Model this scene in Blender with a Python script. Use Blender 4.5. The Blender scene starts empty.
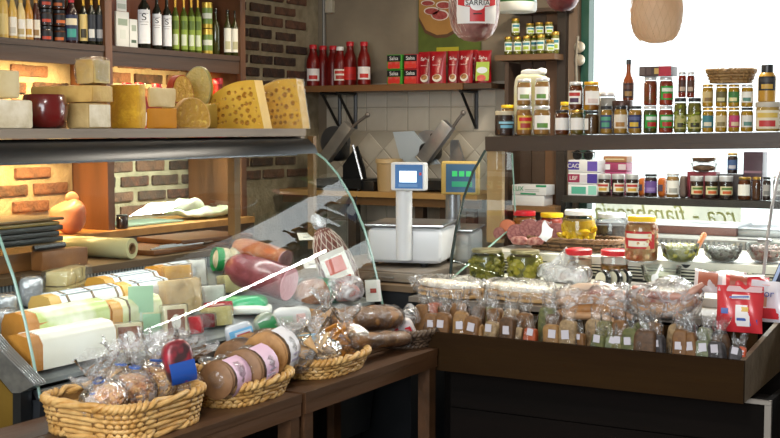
import bpy, bmesh, math, random
from mathutils import Vector, Matrix, Euler, noise
S = bpy.context.scene
COL = S.collection
PI = math.pi
R_ = math.radians

# ------------------------------------------------------------------ camera
F = 1222.0
H = 1.55
YAW = R_(29.8)
PITCH = math.atan(91 / F)
cd = bpy.data.cameras.new('camera')
cam = bpy.data.objects.new('camera', cd)
COL.objects.link(cam)
cam.location = (0, 0, H)
cam.rotation_euler = (PI / 2 - PITCH, 0, YAW)
cd.sensor_width = 36
cd.lens = 36 * F / 780
cd.clip_end = 200
S.camera = cam
# ------------------------------------------------------------------ world, lights, exposure
w = bpy.data.worlds.new('overcast_sky')
S.world = w
w.use_nodes = True
bg = w.node_tree.nodes['Background']
bg.inputs[0].default_value = (0.93, 0.97, 1.0, 1)
bg.inputs[1].default_value = 2.2
S.view_settings.view_transform = 'Standard'
S.view_settings.look = 'None'
S.view_settings.gamma = 1
S.view_settings.use_curve_mapping = False
S.view_settings.exposure = 0.0
S.cycles.use_denoising = True
S.cycles.max_bounces = 8
S.cycles.diffuse_bounces = 4
S.cycles.glossy_bounces = 4
S.cycles.transparent_max_bounces = 32
S.cycles.transmission_bounces = 8
S.cycles.sample_clamp_indirect = 4
S.cycles.caustics_reflective = False
S.cycles.caustics_refractive = False


def area(name, loc, rot, sx, sy, power, col):
    l = bpy.data.lights.new(name, 'AREA')
    l.shape = 'RECTANGLE'
    l.size, l.size_y, l.energy, l.color = sx, sy, power, col
    o = bpy.data.objects.new(name, l)
    COL.objects.link(o)
    o.location, o.rotation_euler = loc, rot
    return o


# shop front behind the photographer (daylight through the open front)
area('shopfront_daylight', (-0.6, -1.4, 2.05), (R_(74), 0, R_(12)), 2.6, 1.7, 150, (0.95, 0.98, 1.0))
# fluorescent tube under the canopy of the left display case
area('display_case_tube', (-2.735, 3.05, 1.462), (0, R_(-22), 0), 0.05, 1.9, 17, (0.97, 1.0, 0.96))
# warm strip lamps in the wall shelving
area('shelving_lamp', (-3.76, 3.45, 1.79), (0, R_(25), 0), 0.06, 0.9, 13, (1.0, 0.66, 0.26))
area('shelving_lower_lamp', (-3.72, 3.45, 1.44), (0, R_(20), 0), 0.06, 0.8, 11, (1.0, 0.58, 0.2))
area('shelving_upper_lamp', (-3.5, 4.3, 2.28), (0, R_(-35), 0), 0.08, 1.6, 14, (1.0, 0.85, 0.62))
# daylight falling in through the window above the serving case
area('window_daylight', (-0.6, 6.55, 2.0), (R_(-82), 0, 0), 3.4, 1.6, 32, (0.96, 0.98, 1.0))
area('shelving_middle_lamp', (-3.75, 4.5, 1.44), (0, R_(30), 0), 0.06, 0.7, 7, (0.9, 1.0, 0.82))
area('shelving_lamp_right', (-3.80, 4.5, 1.795), (0, R_(28), 0), 0.06, 0.75, 12, (1.0, 0.72, 0.32))
# fill light added under the jar shelf to brighten the goods in front
area('serving_case_fill', (-1.2, 4.90, 1.43), (R_(-32), 0, 0), 1.3, 0.028, 19, (1.0, 0.99, 0.95))
# overhead fill lights added at the back and front, no lamps seen there
area('overhead_fill_back', (-1.7, 5.0, 2.8), (0, 0, 0), 0.3, 0.3, 44, (1.0, 0.9, 0.74))
area('overhead_fill_front', (-0.9, 1.2, 2.95), (0, 0, 0), 0.16, 0.16, 34, (1.0, 0.96, 0.9))

# ------------------------------------------------------------------ pixel <-> place helpers
CR = Euler(cam.rotation_euler).to_matrix()
CP = Vector((0, 0, H))
FWD = CR @ Vector((0, 0, -1))


def ray(px, py):
    return CR @ Vector(((px - 390) / F, (219 - py) / F, -1))


def PX(px, py, x):
    d = ray(px, py)
    return CP + d * (x / d.x)


def PY(px, py, y):
    d = ray(px, py)
    return CP + d * (y / d.y)


def PZ(px, py, z):
    d = ray(px, py)
    return CP + d * ((z - H) / d.z)


def PD(px, py, dist):
    return CP + ray(px, py) * dist


def deck_z(x):
    return 0.875 - 0.2 * (x + 2.45)


def DK(px, py, up=0):
    d = ray(px, py)
    t = (0.875 + up - 0.2 * 2.45 - H) / (d.z + 0.2 * d.x)
    return CP + d * t


def mpp(p):
    return (p - CP).dot(FWD) / F


def face(p):
    return math.atan2(-p[1], -p[0])


rnd = random.Random(7)

# ------------------------------------------------------------------ materials
def C(h):
    if not isinstance(h, str):
        return h
    v = [int(h[i:i + 2], 16) / 255 for i in (0, 2, 4)]
    return tuple(((c / 12.92) if c < .04045 else ((c + .055) / 1.055) ** 2.4) for c in v) + (1,)


MC = {}


def mat(col, rough=.5, col2=None, sc=12, bump=0., bsc=None, metal=0., trl=0., stretch=(1, 1, 1), coat=0., emit=0, lo=.35, hi=.65, spec=.5, name=None):
    key = (col, rough, col2, sc, bump, bsc, metal, trl, stretch, coat, emit, lo, hi, spec)
    if key in MC:
        return MC[key]
    m = bpy.data.materials.new(name or 'surface_' + str(col))
    m.use_nodes = True
    nt = m.node_tree
    N, L = nt.nodes, nt.links
    b = N['Principled BSDF']
    b.inputs['Base Color'].default_value = C(col)
    b.inputs['Roughness'].default_value = rough
    b.inputs['Metallic'].default_value = metal
    b.inputs['Coat Weight'].default_value = coat
    b.inputs['Coat Roughness'].default_value = .12
    b.inputs['Specular IOR Level'].default_value = spec
    if emit:
        b.inputs['Emission Color'].default_value = C(col)
        b.inputs['Emission Strength'].default_value = emit
    if col2 or bump:
        tc = N.new('ShaderNodeTexCoord')
        mp = N.new('ShaderNodeMapping')
        mp.inputs['Scale'].default_value = stretch
        L.new(tc.outputs['Object'], mp.inputs[0])
        nz = N.new('ShaderNodeTexNoise')
        nz.inputs['Scale'].default_value = sc
        nz.inputs['Detail'].default_value = 4
        L.new(mp.outputs[0], nz.inputs['Vector'])
        if col2:
            r = N.new('ShaderNodeValToRGB')
            r.color_ramp.elements[0].position = lo
            r.color_ramp.elements[1].position = hi
            r.color_ramp.elements[0].color = C(col)
            r.color_ramp.elements[1].color = C(col2)
            L.new(nz.outputs['Fac'], r.inputs[0])
            L.new(r.outputs[0], b.inputs['Base Color'])
        if bump:
            src = nz
            if bsc:
                src = N.new('ShaderNodeTexNoise')
                src.inputs['Scale'].default_value = bsc
                src.inputs['Detail'].default_value = 3
                L.new(mp.outputs[0], src.inputs['Vector'])
            bp = N.new('ShaderNodeBump')
            bp.inputs['Strength'].default_value = bump
            bp.inputs['Distance'].default_value = .01
            L.new(src.outputs['Fac'], bp.inputs['Height'])
            L.new(bp.outputs[0], b.inputs['Normal'])
    if trl:
        t = N.new('ShaderNodeBsdfTranslucent')
        src = b.inputs['Base Color']
        if src.is_linked:
            L.new(src.links[0].from_socket, t.inputs[0])
        else:
            t.inputs[0].default_value = C(col)
        mx = N.new('ShaderNodeMixShader')
        mx.inputs[0].default_value = trl
        L.new(b.outputs[0], mx.inputs[1])
        L.new(t.outputs[0], mx.inputs[2])
        L.new(mx.outputs[0], N['Material Output'].inputs[0])
    MC[key] = m
    return m


def clear(name, tint=(1, 1, 1, 1), refl=1.0, rough=.02, base=.04, milk=0., bump=0., bsc=30, milkcol=(.9, .93, .95, 1)):
    """thin clear sheet: transparent with a fresnel reflection, milk = share of white haze"""
    m = bpy.data.materials.new(name)
    m.use_nodes = True
    nt = m.node_tree
    N, L = nt.nodes, nt.links
    N.remove(N['Principled BSDF'])
    tr = N.new('ShaderNodeBsdfTransparent')
    tr.inputs[0].default_value = tint
    gl = N.new('ShaderNodeBsdfGlossy')
    gl.inputs['Roughness'].default_value = rough
    fr = N.new('ShaderNodeLayerWeight')
    fr.inputs['Blend'].default_value = .18
    mul = N.new('ShaderNodeMath')
    mul.operation = 'MULTIPLY_ADD'
    mul.inputs[1].default_value = refl
    mul.inputs[2].default_value = base
    mul.use_clamp = True
    L.new(fr.outputs['Fresnel'], mul.inputs[0])
    mx = N.new('ShaderNodeMixShader')
    L.new(mul.outputs[0], mx.inputs[0])
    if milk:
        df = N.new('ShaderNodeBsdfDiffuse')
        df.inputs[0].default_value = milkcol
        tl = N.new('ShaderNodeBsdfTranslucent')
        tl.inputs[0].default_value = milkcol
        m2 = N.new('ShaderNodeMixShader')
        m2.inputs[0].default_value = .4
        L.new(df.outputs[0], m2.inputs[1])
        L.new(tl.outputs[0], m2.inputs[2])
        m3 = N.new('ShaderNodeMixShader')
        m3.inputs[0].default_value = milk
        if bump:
            # crumple highlights painted in as noise streaks of white haze
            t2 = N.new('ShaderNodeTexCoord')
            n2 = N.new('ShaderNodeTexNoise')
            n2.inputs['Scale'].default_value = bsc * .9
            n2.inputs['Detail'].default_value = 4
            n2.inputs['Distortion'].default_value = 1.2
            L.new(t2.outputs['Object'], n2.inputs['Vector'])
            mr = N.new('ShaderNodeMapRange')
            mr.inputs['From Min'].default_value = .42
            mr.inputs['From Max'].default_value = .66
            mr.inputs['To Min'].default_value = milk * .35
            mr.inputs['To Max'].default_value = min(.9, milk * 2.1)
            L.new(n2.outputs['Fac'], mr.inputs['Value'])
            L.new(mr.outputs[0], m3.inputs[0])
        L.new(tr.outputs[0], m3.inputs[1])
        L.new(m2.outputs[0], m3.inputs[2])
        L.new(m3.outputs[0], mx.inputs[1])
    else:
        L.new(tr.outputs[0], mx.inputs[1])
    L.new(gl.outputs[0], mx.inputs[2])
    if bump:
        tc = N.new('ShaderNodeTexCoord')
        nz = N.new('ShaderNodeTexNoise')
        nz.inputs['Scale'].default_value = bsc
        nz.inputs['Detail'].default_value = 3
        L.new(tc.outputs['Object'], nz.inputs['Vector'])
        bp = N.new('ShaderNodeBump')
        bp.inputs['Strength'].default_value = bump
        bp.inputs['Distance'].default_value = .02
        L.new(nz.outputs['Fac'], bp.inputs['Height'])
        L.new(bp.outputs[0], gl.inputs['Normal'])
        L.new(bp.outputs[0], fr.inputs['Normal'])
    L.new(mx.outputs[0], N['Material Output'].inputs[0])
    return m


JARGLASS = clear('jar_glass', (.97, .98, .97, 1), .75, .04, .03)
PANE = clear('display_glass', (.955, .985, .97, 1), .085, .01, .012)
WINPANE = clear('window_glass', (.97, .99, .98, 1), .5, .02, .02)
FILM = clear('cling_film', (.99, .99, .99, 1), .8, .12, .04, .05, .8, 28)
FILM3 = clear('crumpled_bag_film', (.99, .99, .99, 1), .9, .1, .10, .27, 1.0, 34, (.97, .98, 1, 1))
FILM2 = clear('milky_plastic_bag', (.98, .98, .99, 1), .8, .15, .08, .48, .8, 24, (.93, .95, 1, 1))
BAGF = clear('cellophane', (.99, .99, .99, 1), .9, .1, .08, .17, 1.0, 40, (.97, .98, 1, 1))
BOWLG = clear('glass_bowl', (.94, .97, .96, 1), .8, .03, .06, .06)

WOODD = mat('38230f', .5, '543720', 9, .25, 40, stretch=(1, .08, 1), name='dark_wood')
WOODX = mat('38230f', .5, '543720', 9, .25, 40, stretch=(.08, 1, 1), name='dark_wood_cross')
WOODZ = mat('4a2f1c', .45, '6d4527', 10, .2, 40, stretch=(1, 1, .1), name='brown_wood')
REDW = mat('6e3517', .4, '8e4c22', 8, .2, 30, stretch=(1, 1, .12), name='red_wood')
GREYW = mat('76695c', .55, '9a8c7b', 9, .25, 40, stretch=(1, .07, 1), name='weathered_shelf_wood')
TANW = mat('9a6a35', .5, 'b88649', 10, .2, 30, stretch=(.1, 1, 1), name='tan_wood')
BLACKM = mat('17181a', .4, name='black_metal')
STEEL = mat('b9bcc0', .28, metal=1., name='steel')
ALU = mat('8f9498', .35, 'a9adb0', 30, metal=.9, name='brushed_aluminium')
DARKM = mat('3a3d40', .33, metal=.8, name='dark_metal')
WHITE = mat('f1f0ea', .5, name='white_print')
CREAMP = mat('e9e2cc', .5, name='cream_paper')
GOLDL = mat('c9a14a', .3, metal=.8, name='gold_lid')
BLKL = mat('25272b', .35, name='black_lid')
WHTL = mat('d9dadb', .3, metal=.3, name='pale_lid')
REDL = mat('c8202c', .35, name='red_lid')
YELL = mat('f0c51d', .4, name='yellow_lid')


# ------------------------------------------------------------------ mesh helpers
class G:
    def __init__(s):
        s.v, s.f = [], []

    def add(s, v, f, M=None):
        n = len(s.v)
        s.v += [tuple(M @ Vector(p)) if M else tuple(p) for p in v]
        s.f += [tuple(i + n for i in q) for q in f]
        return s

    def box(s, c, d, M=None):
        x, y, z = d[0] / 2, d[1] / 2, d[2] / 2
        v = [(c[0] + a * x, c[1] + b * y, c[2] + e * z) for a in (-1, 1) for b in (-1, 1) for e in (-1, 1)]
        return s.add(v, [(0, 1, 3, 2), (4, 6, 7, 5), (0, 4, 5, 1), (2, 3, 7, 6), (0, 2, 6, 4), (1, 5, 7, 3)], M)

    def grid(s, fn, nu, nv, cu=False, cv=False, M=None):
        v = [fn(i, j) for i in range(nu) for j in range(nv)]
        f = []
        for i in range(nu if cu else nu - 1):
            for j in range(nv if cv else nv - 1):
                i2, j2 = (i + 1) % nu, (j + 1) % nv
                f.append((i * nv + j, i2 * nv + j, i2 * nv + j2, i * nv + j2))
        return s.add(v, f, M)

    def lathe(s, prof, n=20, sx=1, sy=1, M=None, cap=True):
        k = len(prof)
        v = [(sx * r * math.cos(2 * PI * i / n), sy * r * math.sin(2 * PI * i / n), z) for i in range(n) for r, z in prof]
        f = []
        for i in range(n):
            i2 = (i + 1) % n
            for j in range(k - 1):
                f.append((i * k + j, i2 * k + j, i2 * k + j + 1, i * k + j + 1))
        if cap:
            if prof[0][0] > 1e-5:
                f.append(tuple(i * k for i in reversed(range(n))))
            if prof[-1][0] > 1e-5:
                f.append(tuple(i * k + k - 1 for i in range(n)))
        return s.add(v, f, M)

    def tube(s, pts, r, n=6, closed=False, M=None, r2=None):
        pts = [Vector(p) for p in pts]
        m = len(pts)
        v, f = [], []
        for i, p in enumerate(pts):
            a = pts[(i - 1) % m] if (closed or i) else p
            b = pts[(i + 1) % m] if (closed or i < m - 1) else p
            t = (b - a).normalized()
            up = Vector((0, 0, 1)) if abs(t.z) < .9 else Vector((1, 0, 0))
            q = t.cross(up).normalized()
            w_ = q.cross(t)
            rr = r if r2 is None else r + (r2 - r) * i / (m - 1)
            for k in range(n):
                an = 2 * PI * k / n
                v.append(p + (q * math.cos(an) + w_ * math.sin(an)) * rr)
        for i in range(m if closed else m - 1):
            i2 = (i + 1) % m
            for k in range(n):
                k2 = (k + 1) % n
                f.append((i * n + k, i * n + k2, i2 * n + k2, i2 * n + k))
        if not closed:
            f.append(tuple(reversed(range(n))))
            f.append(tuple((m - 1) * n + k for k in range(n)))
        return s.add(v, f, M)

    def prism(s, poly, d0, d1, M=None):
        """poly in (x, z); extruded along y from d0 to d1"""
        n = len(poly)
        v = [(a, d0, b) for a, b in poly] + [(a, d1, b) for a, b in poly]
        f = [tuple(range(n)), tuple(reversed(range(n, 2 * n)))] + [(i, i + n, (i + 1) % n + n, (i + 1) % n) for i in range(n)]
        return s.add(v, f, M)

    def ball(s, c, r, n=8, k=5, sc=(1, 1, 1)):
        prof = [(math.sin(PI * j / k), -math.cos(PI * j / k)) for j in range(k + 1)]
        prof[0] = (0, -1)
        prof[-1] = (0, 1)
        return s.lathe(prof, n, M=Matrix.Translation(c) @ Matrix.Diagonal((r * sc[0], r * sc[1], r * sc[2], 1)))

    def rough(s, amp, sc, seed=0):
        o = Vector((seed * 3.1, seed * 1.7, seed * .9))
        s.v = [tuple(Vector(p) + noise.noise_vector(Vector(p) * sc + o) * amp) for p in s.v]
        return s

    def mesh(s, name='shape', smooth=True, ang=40):
        me = bpy.data.meshes.new(name)
        me.from_pydata(s.v, [], s.f)
        me.materials.append(None)
        bm = bmesh.new()
        bm.from_mesh(me)
        bmesh.ops.recalc_face_normals(bm, faces=bm.faces)
        bm.to_mesh(me)
        bm.free()
        if smooth:
            me.polygons.foreach_set('use_smooth', [True] * len(me.polygons))
            me.set_sharp_from_angle(angle=R_(ang))
        return me


MESH = {}


def cached(key, fn):
    key = tuple(round(k, 4) if isinstance(k, float) else k for k in key)
    if key not in MESH:
        MESH[key] = fn()
    return MESH[key]


def rbox(sx, sy, sz, b=.004, seg=2):
    """rounded box, origin at the centre of its base"""
    def mk():
        bm = bmesh.new()
        bmesh.ops.create_cube(bm, size=1)
        for v in bm.verts:
            v.co = Vector((v.co.x * sx, v.co.y * sy, (v.co.z + .5) * sz))
        bb = min(b, min(sx, sy, sz) * .45)
        if bb > 0:
            bmesh.ops.bevel(bm, geom=list(bm.edges), offset=bb, segments=seg, profile=.6, affect='EDGES')
        me = bpy.data.meshes.new('rounded_box')
        bm.to_mesh(me)
        bm.free()
        me.materials.append(None)
        me.polygons.foreach_set('use_smooth', [True] * len(me.polygons))
        me.set_sharp_from_angle(angle=R_(35))
        return me
    return cached(('rb', sx, sy, sz, b, seg), mk)


def block(poly, h, b=.006, amp=.002, seed=1, sub=3):
    """soft irregular block: footprint polygon (x, y), height h, base at z = 0"""
    bm = bmesh.new()
    lo = [bm.verts.new((x, y, 0)) for x, y in poly]
    f = bm.faces.new(lo)
    r = bmesh.ops.extrude_face_region(bm, geom=[f])
    for v in r['geom']:
        if isinstance(v, bmesh.types.BMVert):
            v.co.z = h
    bmesh.ops.recalc_face_normals(bm, faces=bm.faces)
    bmesh.ops.bevel(bm, geom=list(bm.edges), offset=b, segments=2, profile=.6, affect='EDGES', clamp_overlap=True)
    bmesh.ops.triangulate(bm, faces=[f for f in bm.faces if len(f.verts) > 4])
    if sub:
        bmesh.ops.subdivide_edges(bm, edges=[e for e in bm.edges if e.calc_length() > .02], cuts=sub, use_grid_fill=True)
        o = Vector((seed * 2.3, seed, seed * .7))
        for v in bm.verts:
            if v.co.z > .002:
                v.co += noise.noise_vector(v.co * 25 + o) * amp
    me = bpy.data.meshes.new('soft_block')
    bm.to_mesh(me)
    bm.free()
    me.materials.append(None)
    me.polygons.foreach_set('use_smooth', [True] * len(me.polygons))
    me.set_sharp_from_angle(angle=R_(50))
    return me


def lathe(prof, n=20, sx=1, sy=1):
    return cached(('la', tuple((round(a, 4), round(b, 4)) for a, b in prof), n, sx, sy), lambda: G().lathe(prof, n, sx, sy).mesh())


def arc(r, z0, z1, a=60, n=10, th=.0008):
    """curved label facing +X"""
    def mk():
        g = G()
        g.grid(lambda i, j: ((r + (th if j in (1, 2) else 0)) * math.cos(R_(-a + 2 * a * i / (n - 1))), (r + (th if j in (1, 2) else 0)) * math.sin(R_(-a + 2 * a * i / (n - 1))), (z0, z0, z1, z1)[j]), n, 4)
        return g.mesh()
    return cached(('arc', r, z0, z1, a, th), mk)


def sgn(v, e):
    return math.copysign(abs(v) ** e, v)


def pillow(w_, d, h, e=.55, amp=.004, sc=25, seed=1, nu=22, nv=12):
    """superellipsoid, base at z = 0"""
    def fn(i, j):
        a = 2 * PI * i / nu
        b = -PI / 2 + PI * j / (nv - 1)
        cb = sgn(math.cos(b), e) if 0 < j < nv - 1 else .001
        return (w_ / 2 * sgn(math.cos(a), e) * cb, d / 2 * sgn(math.sin(a), e) * cb, h / 2 + h / 2 * sgn(math.sin(b), e))
    return cached(('pil', w_, d, h, e, amp, sc, seed, nu, nv), lambda: G().grid(fn, nu, nv, cu=True).rough(amp, sc, seed).mesh(ang=70))


def gathered(w_, d, h, neck=.62, seed=1, top=1.0, nu=26, nv=16, nr=.16):
    """plastic bag gathered at the neck with a flared top"""
    rr = random.Random(seed)
    ph = [rr.uniform(0, 6.3) for _ in range(4)]

    def fn(i, j):
        t = j / (nv - 1)
        a = 2 * PI * i / nu
        if t < .04:
            k = .7
        elif t < neck:
            u = (t - .04) / (neck - .04)
            k = .7 + .3 * math.sin(min(1, u * 3) * PI / 2) if u < .6 else 1 - (1 - nr) * ((u - .6) / .4) ** 1.6
        else:
            u = (t - neck) / (1 - neck)
            k = nr + (top * .75 - nr) * u ** .9
        wr = .05 + .3 * max(0, (t - .4))
        k *= 1 + wr * (math.sin(5 * a + ph[0]) * .6 + math.sin(9 * a + ph[1] + t * 4) * .5 + math.sin(13 * a + ph[2]) * .25)
        e = .8
        x, y = w_ / 2 * k * sgn(math.cos(a), e), d / 2 * k * sgn(math.sin(a), e)
        if t > neck:
            y *= 1 - .4 * (t - neck) / (1 - neck)
            x += (t - neck) * .25 * w_ * math.sin(ph[3])
        return (x, y, h * t + (.06 * h * math.sin(4 * a + ph[1]) if j == nv - 1 else 0))
    return cached(('gat', w_, d, h, neck, seed, top, nr), lambda: G().grid(fn, nu, nv, cu=True).rough(w_ * .05, 9 / w_ * .25, seed).mesh(ang=75))


def text_mesh(s, size, ext=.0004, key=None, shear=0.):
    def mk():
        cu = bpy.data.curves.new('lettering', 'FONT')
        cu.body = s
        cu.size = size
        cu.extrude = ext
        cu.align_x = 'CENTER'
        cu.align_y = 'CENTER'
        cu.shear = shear
        o = bpy.data.objects.new('lettering', cu)
        COL.objects.link(o)
        dg = bpy.context.evaluated_depsgraph_get()
        dg.update()
        me = bpy.data.meshes.new_from_object(o.evaluated_get(dg))
        bpy.data.objects.remove(o)
        bpy.data.curves.remove(cu)
        me.materials.clear()
        me.materials.append(None)
        return me
    return cached(('txt', s, size, ext), mk)


# ------------------------------------------------------------------ object helpers
def link(name, me, m, parent=None, loc=(0, 0, 0), rot=(0, 0, 0), scale=(1, 1, 1)):
    o = bpy.data.objects.new(name, me)
    COL.objects.link(o)
    o.location, o.rotation_euler, o.scale = loc, rot, scale
    if parent is not None:
        o.parent = parent
    if me is not None and m is not None:
        o.material_slots[0].link = 'OBJECT'
        o.material_slots[0].material = m
    return o


def part(parent, name, me, m, loc=(0, 0, 0), rot=(0, 0, 0), scale=(1, 1, 1), label=None, kind=None):
    o = link(name, me, m, parent, loc, rot, scale)
    if label:
        o['label'] = label
    if kind:
        o['kind'] = kind
    return o


def thing(name, label, cat, loc=(0, 0, 0), rz=0, group=None, rot=None):
    o = link(name, None, None, None, loc, rot or (0, 0, rz))
    o.empty_display_size = .02
    o['label'], o['category'] = label, cat
    if group:
        o['group'] = group
    return o


def solo(name, label, cat, me, m, loc=(0, 0, 0), rot=(0, 0, 0), group=None, kind=None):
    o = link(name, me, m, None, loc, rot)
    o['label'], o['category'] = label, cat
    if group:
        o['group'] = group
    if kind:
        o['kind'] = kind
    return o


def struct(name, me, m, parent=None, loc=(0, 0, 0), rot=(0, 0, 0)):
    o = link(name, me, m, parent, loc, rot)
    if parent is None:
        o['kind'] = 'structure'
    return o


def bx(x0, x1, y0, y1, z0, z1):
    return G().box(((x0 + x1) / 2, (y0 + y1) / 2, (z0 + z1) / 2), (x1 - x0, y1 - y0, z1 - z0)).mesh(smooth=False)


# ================================================================== SETTING
XW, YW = -4.06, 6.22          # brick wall plane, back wall plane
PLASTER = mat('6f6253', .85, '94866f', 2.2, .3, 14, lo=.3, hi=.7, name='stained_plaster')
MORTAR = mat('83775f', .9, '9c9078', 14, .6, 60, name='mortar')
struct('floor', bx(-4.3, 2.2, -1.6, 6.4, -.1, 0), mat('2b2521', .5, '3a322c', 6, .1, name='dark_floor'))
struct('ceiling', bx(-4.3, 2.2, -1.6, 6.4, 3.1, 3.2), mat('b9b2a4', .8, name='ceiling_paint'))
wl = struct('wall_left', bx(XW - .2, XW, -1.6, 6.4, 0, 3.1), MORTAR)
BR = [mat('53382a', .9, '2f2420', 18, .7, 70, name='brown_brick'), mat('5e4231', .9, '3d2f28', 20, .7, 70, name='tan_brick'),
      mat('46332b', .9, '6b4a38', 16, .7, 70, name='dark_brick'), mat('6a3f2c', .9, '3c2a23', 20, .7, 70, name='red_brick')]
PX0 = -3.90
struct('wall_left_pier', bx(XW, PX0, -1.6, 3.985, 0, 3.1), MORTAR)
bm_ = [block([(-.015, -.1), (.012, -.1), (.012, .1), (-.015, .1)], .048, .006, .004, k + 1, 3) for k in range(4)]
pitch = .0715
for r in range(20):
    z = .98 + r * pitch
    off = (r % 2) * .12
    for k in range(12):
        y = 3.62 + off + k * .236 + rnd.uniform(-.008, .008)
        if y > 6.08 or 3.88 < y < 4.12 or (y < 5.0 and (z > 1.86 or z < 1.08)) or (y > 5.0 and z < 1.2):
            continue
        if y < 3.98 and rnd.random() < .15:
            continue
        part(wl, 'brick', bm_[rnd.randrange(4)], BR[rnd.randrange(4)], ((PX0 if y < 3.9 else XW) + rnd.uniform(-.002, .004), y, z), (0, 0, 0), (1, rnd.uniform(.97, 1.03), rnd.uniform(.92, 1.05)))

# back wall with the window opening
WX0 = PY(587, 100, YW).x
wb = struct('wall_back', bx(-4.3, WX0 - .0, YW, YW + .06, 0, 3.1), PLASTER)
struct('wall_back_below_window', bx(WX0, 2.2, YW, YW + .06, 0, .98), PLASTER)
struct('wall_back_above_window', bx(WX0, 2.2, YW, YW + .06, 2.75, 3.1), PLASTER)
struct('wall_right', bx(2.0, 2.2, -1.6, 6.4, 0, 3.1), mat('8d8376', .85, '9d9385', 3, name='side_wall_plaster'))
wfm = mat('8d8376', .85, '9d9385', 3, name='front_wall_plaster')
struct('wall_front', bx(-4.3, -2.3, -1.8, -1.6, 0, 3.1), wfm)
struct('wall_front_beside_door', bx(.9, 2.2, -1.8, -1.6, 0, 3.1), wfm)
struct('wall_front_above_door', bx(-2.3, .9, -1.8, -1.6, 2.5, 3.1), wfm)
TILE = [mat(c, .3, c2, 4, .05, name='glazed_tile') for c, c2 in (('c9c2b3', 'b9b1a1'), ('cfc8ba', 'bdb5a6'), ('bdb6a6', 'c6bfb0'))]
tl = rbox(.134, .012, .134, .003, 1)
x1t = PY(506, 130, YW).x
for c in range(9):
    for r, z in enumerate((1.529, 1.669)):
        x = -4.0 + .07 + c * .14
        if x < x1t:
            part(wb, 'tile', tl, TILE[rnd.randrange(3)], (x, YW - .002, z + .003))
    for z in (1.00, .86, .72):
        x = -4.0 + .07 + c * .14
        if x < x1t:
            part(wb, 'tile', tl, TILE[rnd.randrange(3)], (x, YW - .002, z + .003))
dg_ = .14 * math.sqrt(2)
for r in range(3):
    for c in range(7):
        x = -4.0 + (c + .5 * (r % 2)) * dg_ + .1
        z = 1.428 - r * dg_ / 2
        if x < x1t - .06:
            part(wb, 'tile', tl, TILE[rnd.randrange(3)], (x - .0474, YW - .002, z - .0474), (0, R_(45), 0))
part(wb, 'tile_backing', bx(-4.0, x1t, YW - .004, YW, .7, 1.81), mat('aaa293', .8, name='tile_grout'))
# conduit and junction box in the corner
p = PY(323, 0, YW - .03)
part(wb, 'conduit', G().tube([(p.x, YW - .02, 1.8), (p.x, YW - .02, 2.6)], .012, 8).mesh(), mat('77746d', .5, metal=.5))
p = PY(329, 6, YW - .03)
part(wb, 'junction_box', rbox(.052, .035, .075, .006), mat('b3ab97', .5), (p.x, YW - .02, p.z - .04))

# window
wn = struct('window_1', bx(WX0, 2.0, YW + .05, YW + .056, .98, 2.75), WINPANE)
GREEN = mat('1f4a3c', .45, name='green_frame_paint')
part(wn, 'frame', bx(WX0 - .03, WX0 + .014, YW - .02, YW + .06, .98, 2.75), GREEN)
part(wn, 'sill', bx(WX0, 2.0, YW - .04, YW + .2, .95, .985), mat('9a958c', .5))
part(wn, 'frame', bx(WX0, 2.0, YW + .03, YW + .08, 2.69, 2.75), GREEN)
# sign band on the pane, read from inside: mirrored lettering
s0, s1 = PY(552, 200, YW + .09), PY(743, 226, YW + .09)
zt, zb_ = PY(650, 200, YW + .09).z, PY(650, 234, YW + .09).z
part(wn, 'sign_band', bx(WX0 + .04, s1.x, YW + .040, YW + .047, zb_, zt), clear('frosted_sign', (.9, .89, .8, 1), .3, .3, .02, .45, milkcol=(.95, .94, .84, 1)))
tx = text_mesh('rca - fiambrería', .135, .0006, shear=.3)
t0, t1 = PY(598, 212, YW + .085), PY(741, 215, YW + .085)
part(wn, 'lettering', tx, mat('dcdcb4', .6, trl=.75, name='pale_olive_lettering'), ((t0.x + t1.x) / 2, YW + .038, (t0.z + t1.z) / 2), (PI / 2, 0, 0), (-(t1.x - t0.x) / max(tx.vertices, key=lambda v: v.co.x).co.x / 2, 1, 1))

# door jamb with lock beside the window
dj = struct('door_1', bx(PY(563, 50, YW - .05).x, WX0 - .035, YW - .06, YW, .3, 2.9), mat('6a5646', .55, '84705d', 6, .2, 30, stretch=(1, 1, .1), name='jamb_wood'))
part(dj, 'edge_board', bx(PY(562, 50, YW - .08).x - .02, PY(567, 50, YW - .08).x, YW - .1, YW - .02, .3, 2.9), mat('2a2019', .5))
for zz, nm in ((47, 'lock_plate'), (60, 'lock_plate')):
    p = PY(579, zz, YW - .07)
    part(dj, nm, G().lathe([(0, 0), (.03, 0), (.03, .008), (.02, .012), (0, .012)], 16, M=Matrix.Rotation(PI / 2, 4, 'X')).mesh(), mat('b9b0a0', .35, metal=.7), (p.x, YW - .06, p.z))
p = PY(578, 36, YW - .07)
part(dj, 'latch_bar', G().tube([(p.x, YW - .07, p.z), (p.x - .01, YW - .07, p.z - .12), (p.x, YW - .07, p.z - .42)], .008, 6).mesh(), mat('a79e8e', .35, metal=.7))


# ================================================================== WALL SHELVING (left)
def wpart(parent, name, me, m, label=None, kind=None):
    """part whose mesh is written in room coordinates"""
    return part(parent, name, me, m, tuple(-c for c in parent.location), label=label, kind=kind)


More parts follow.
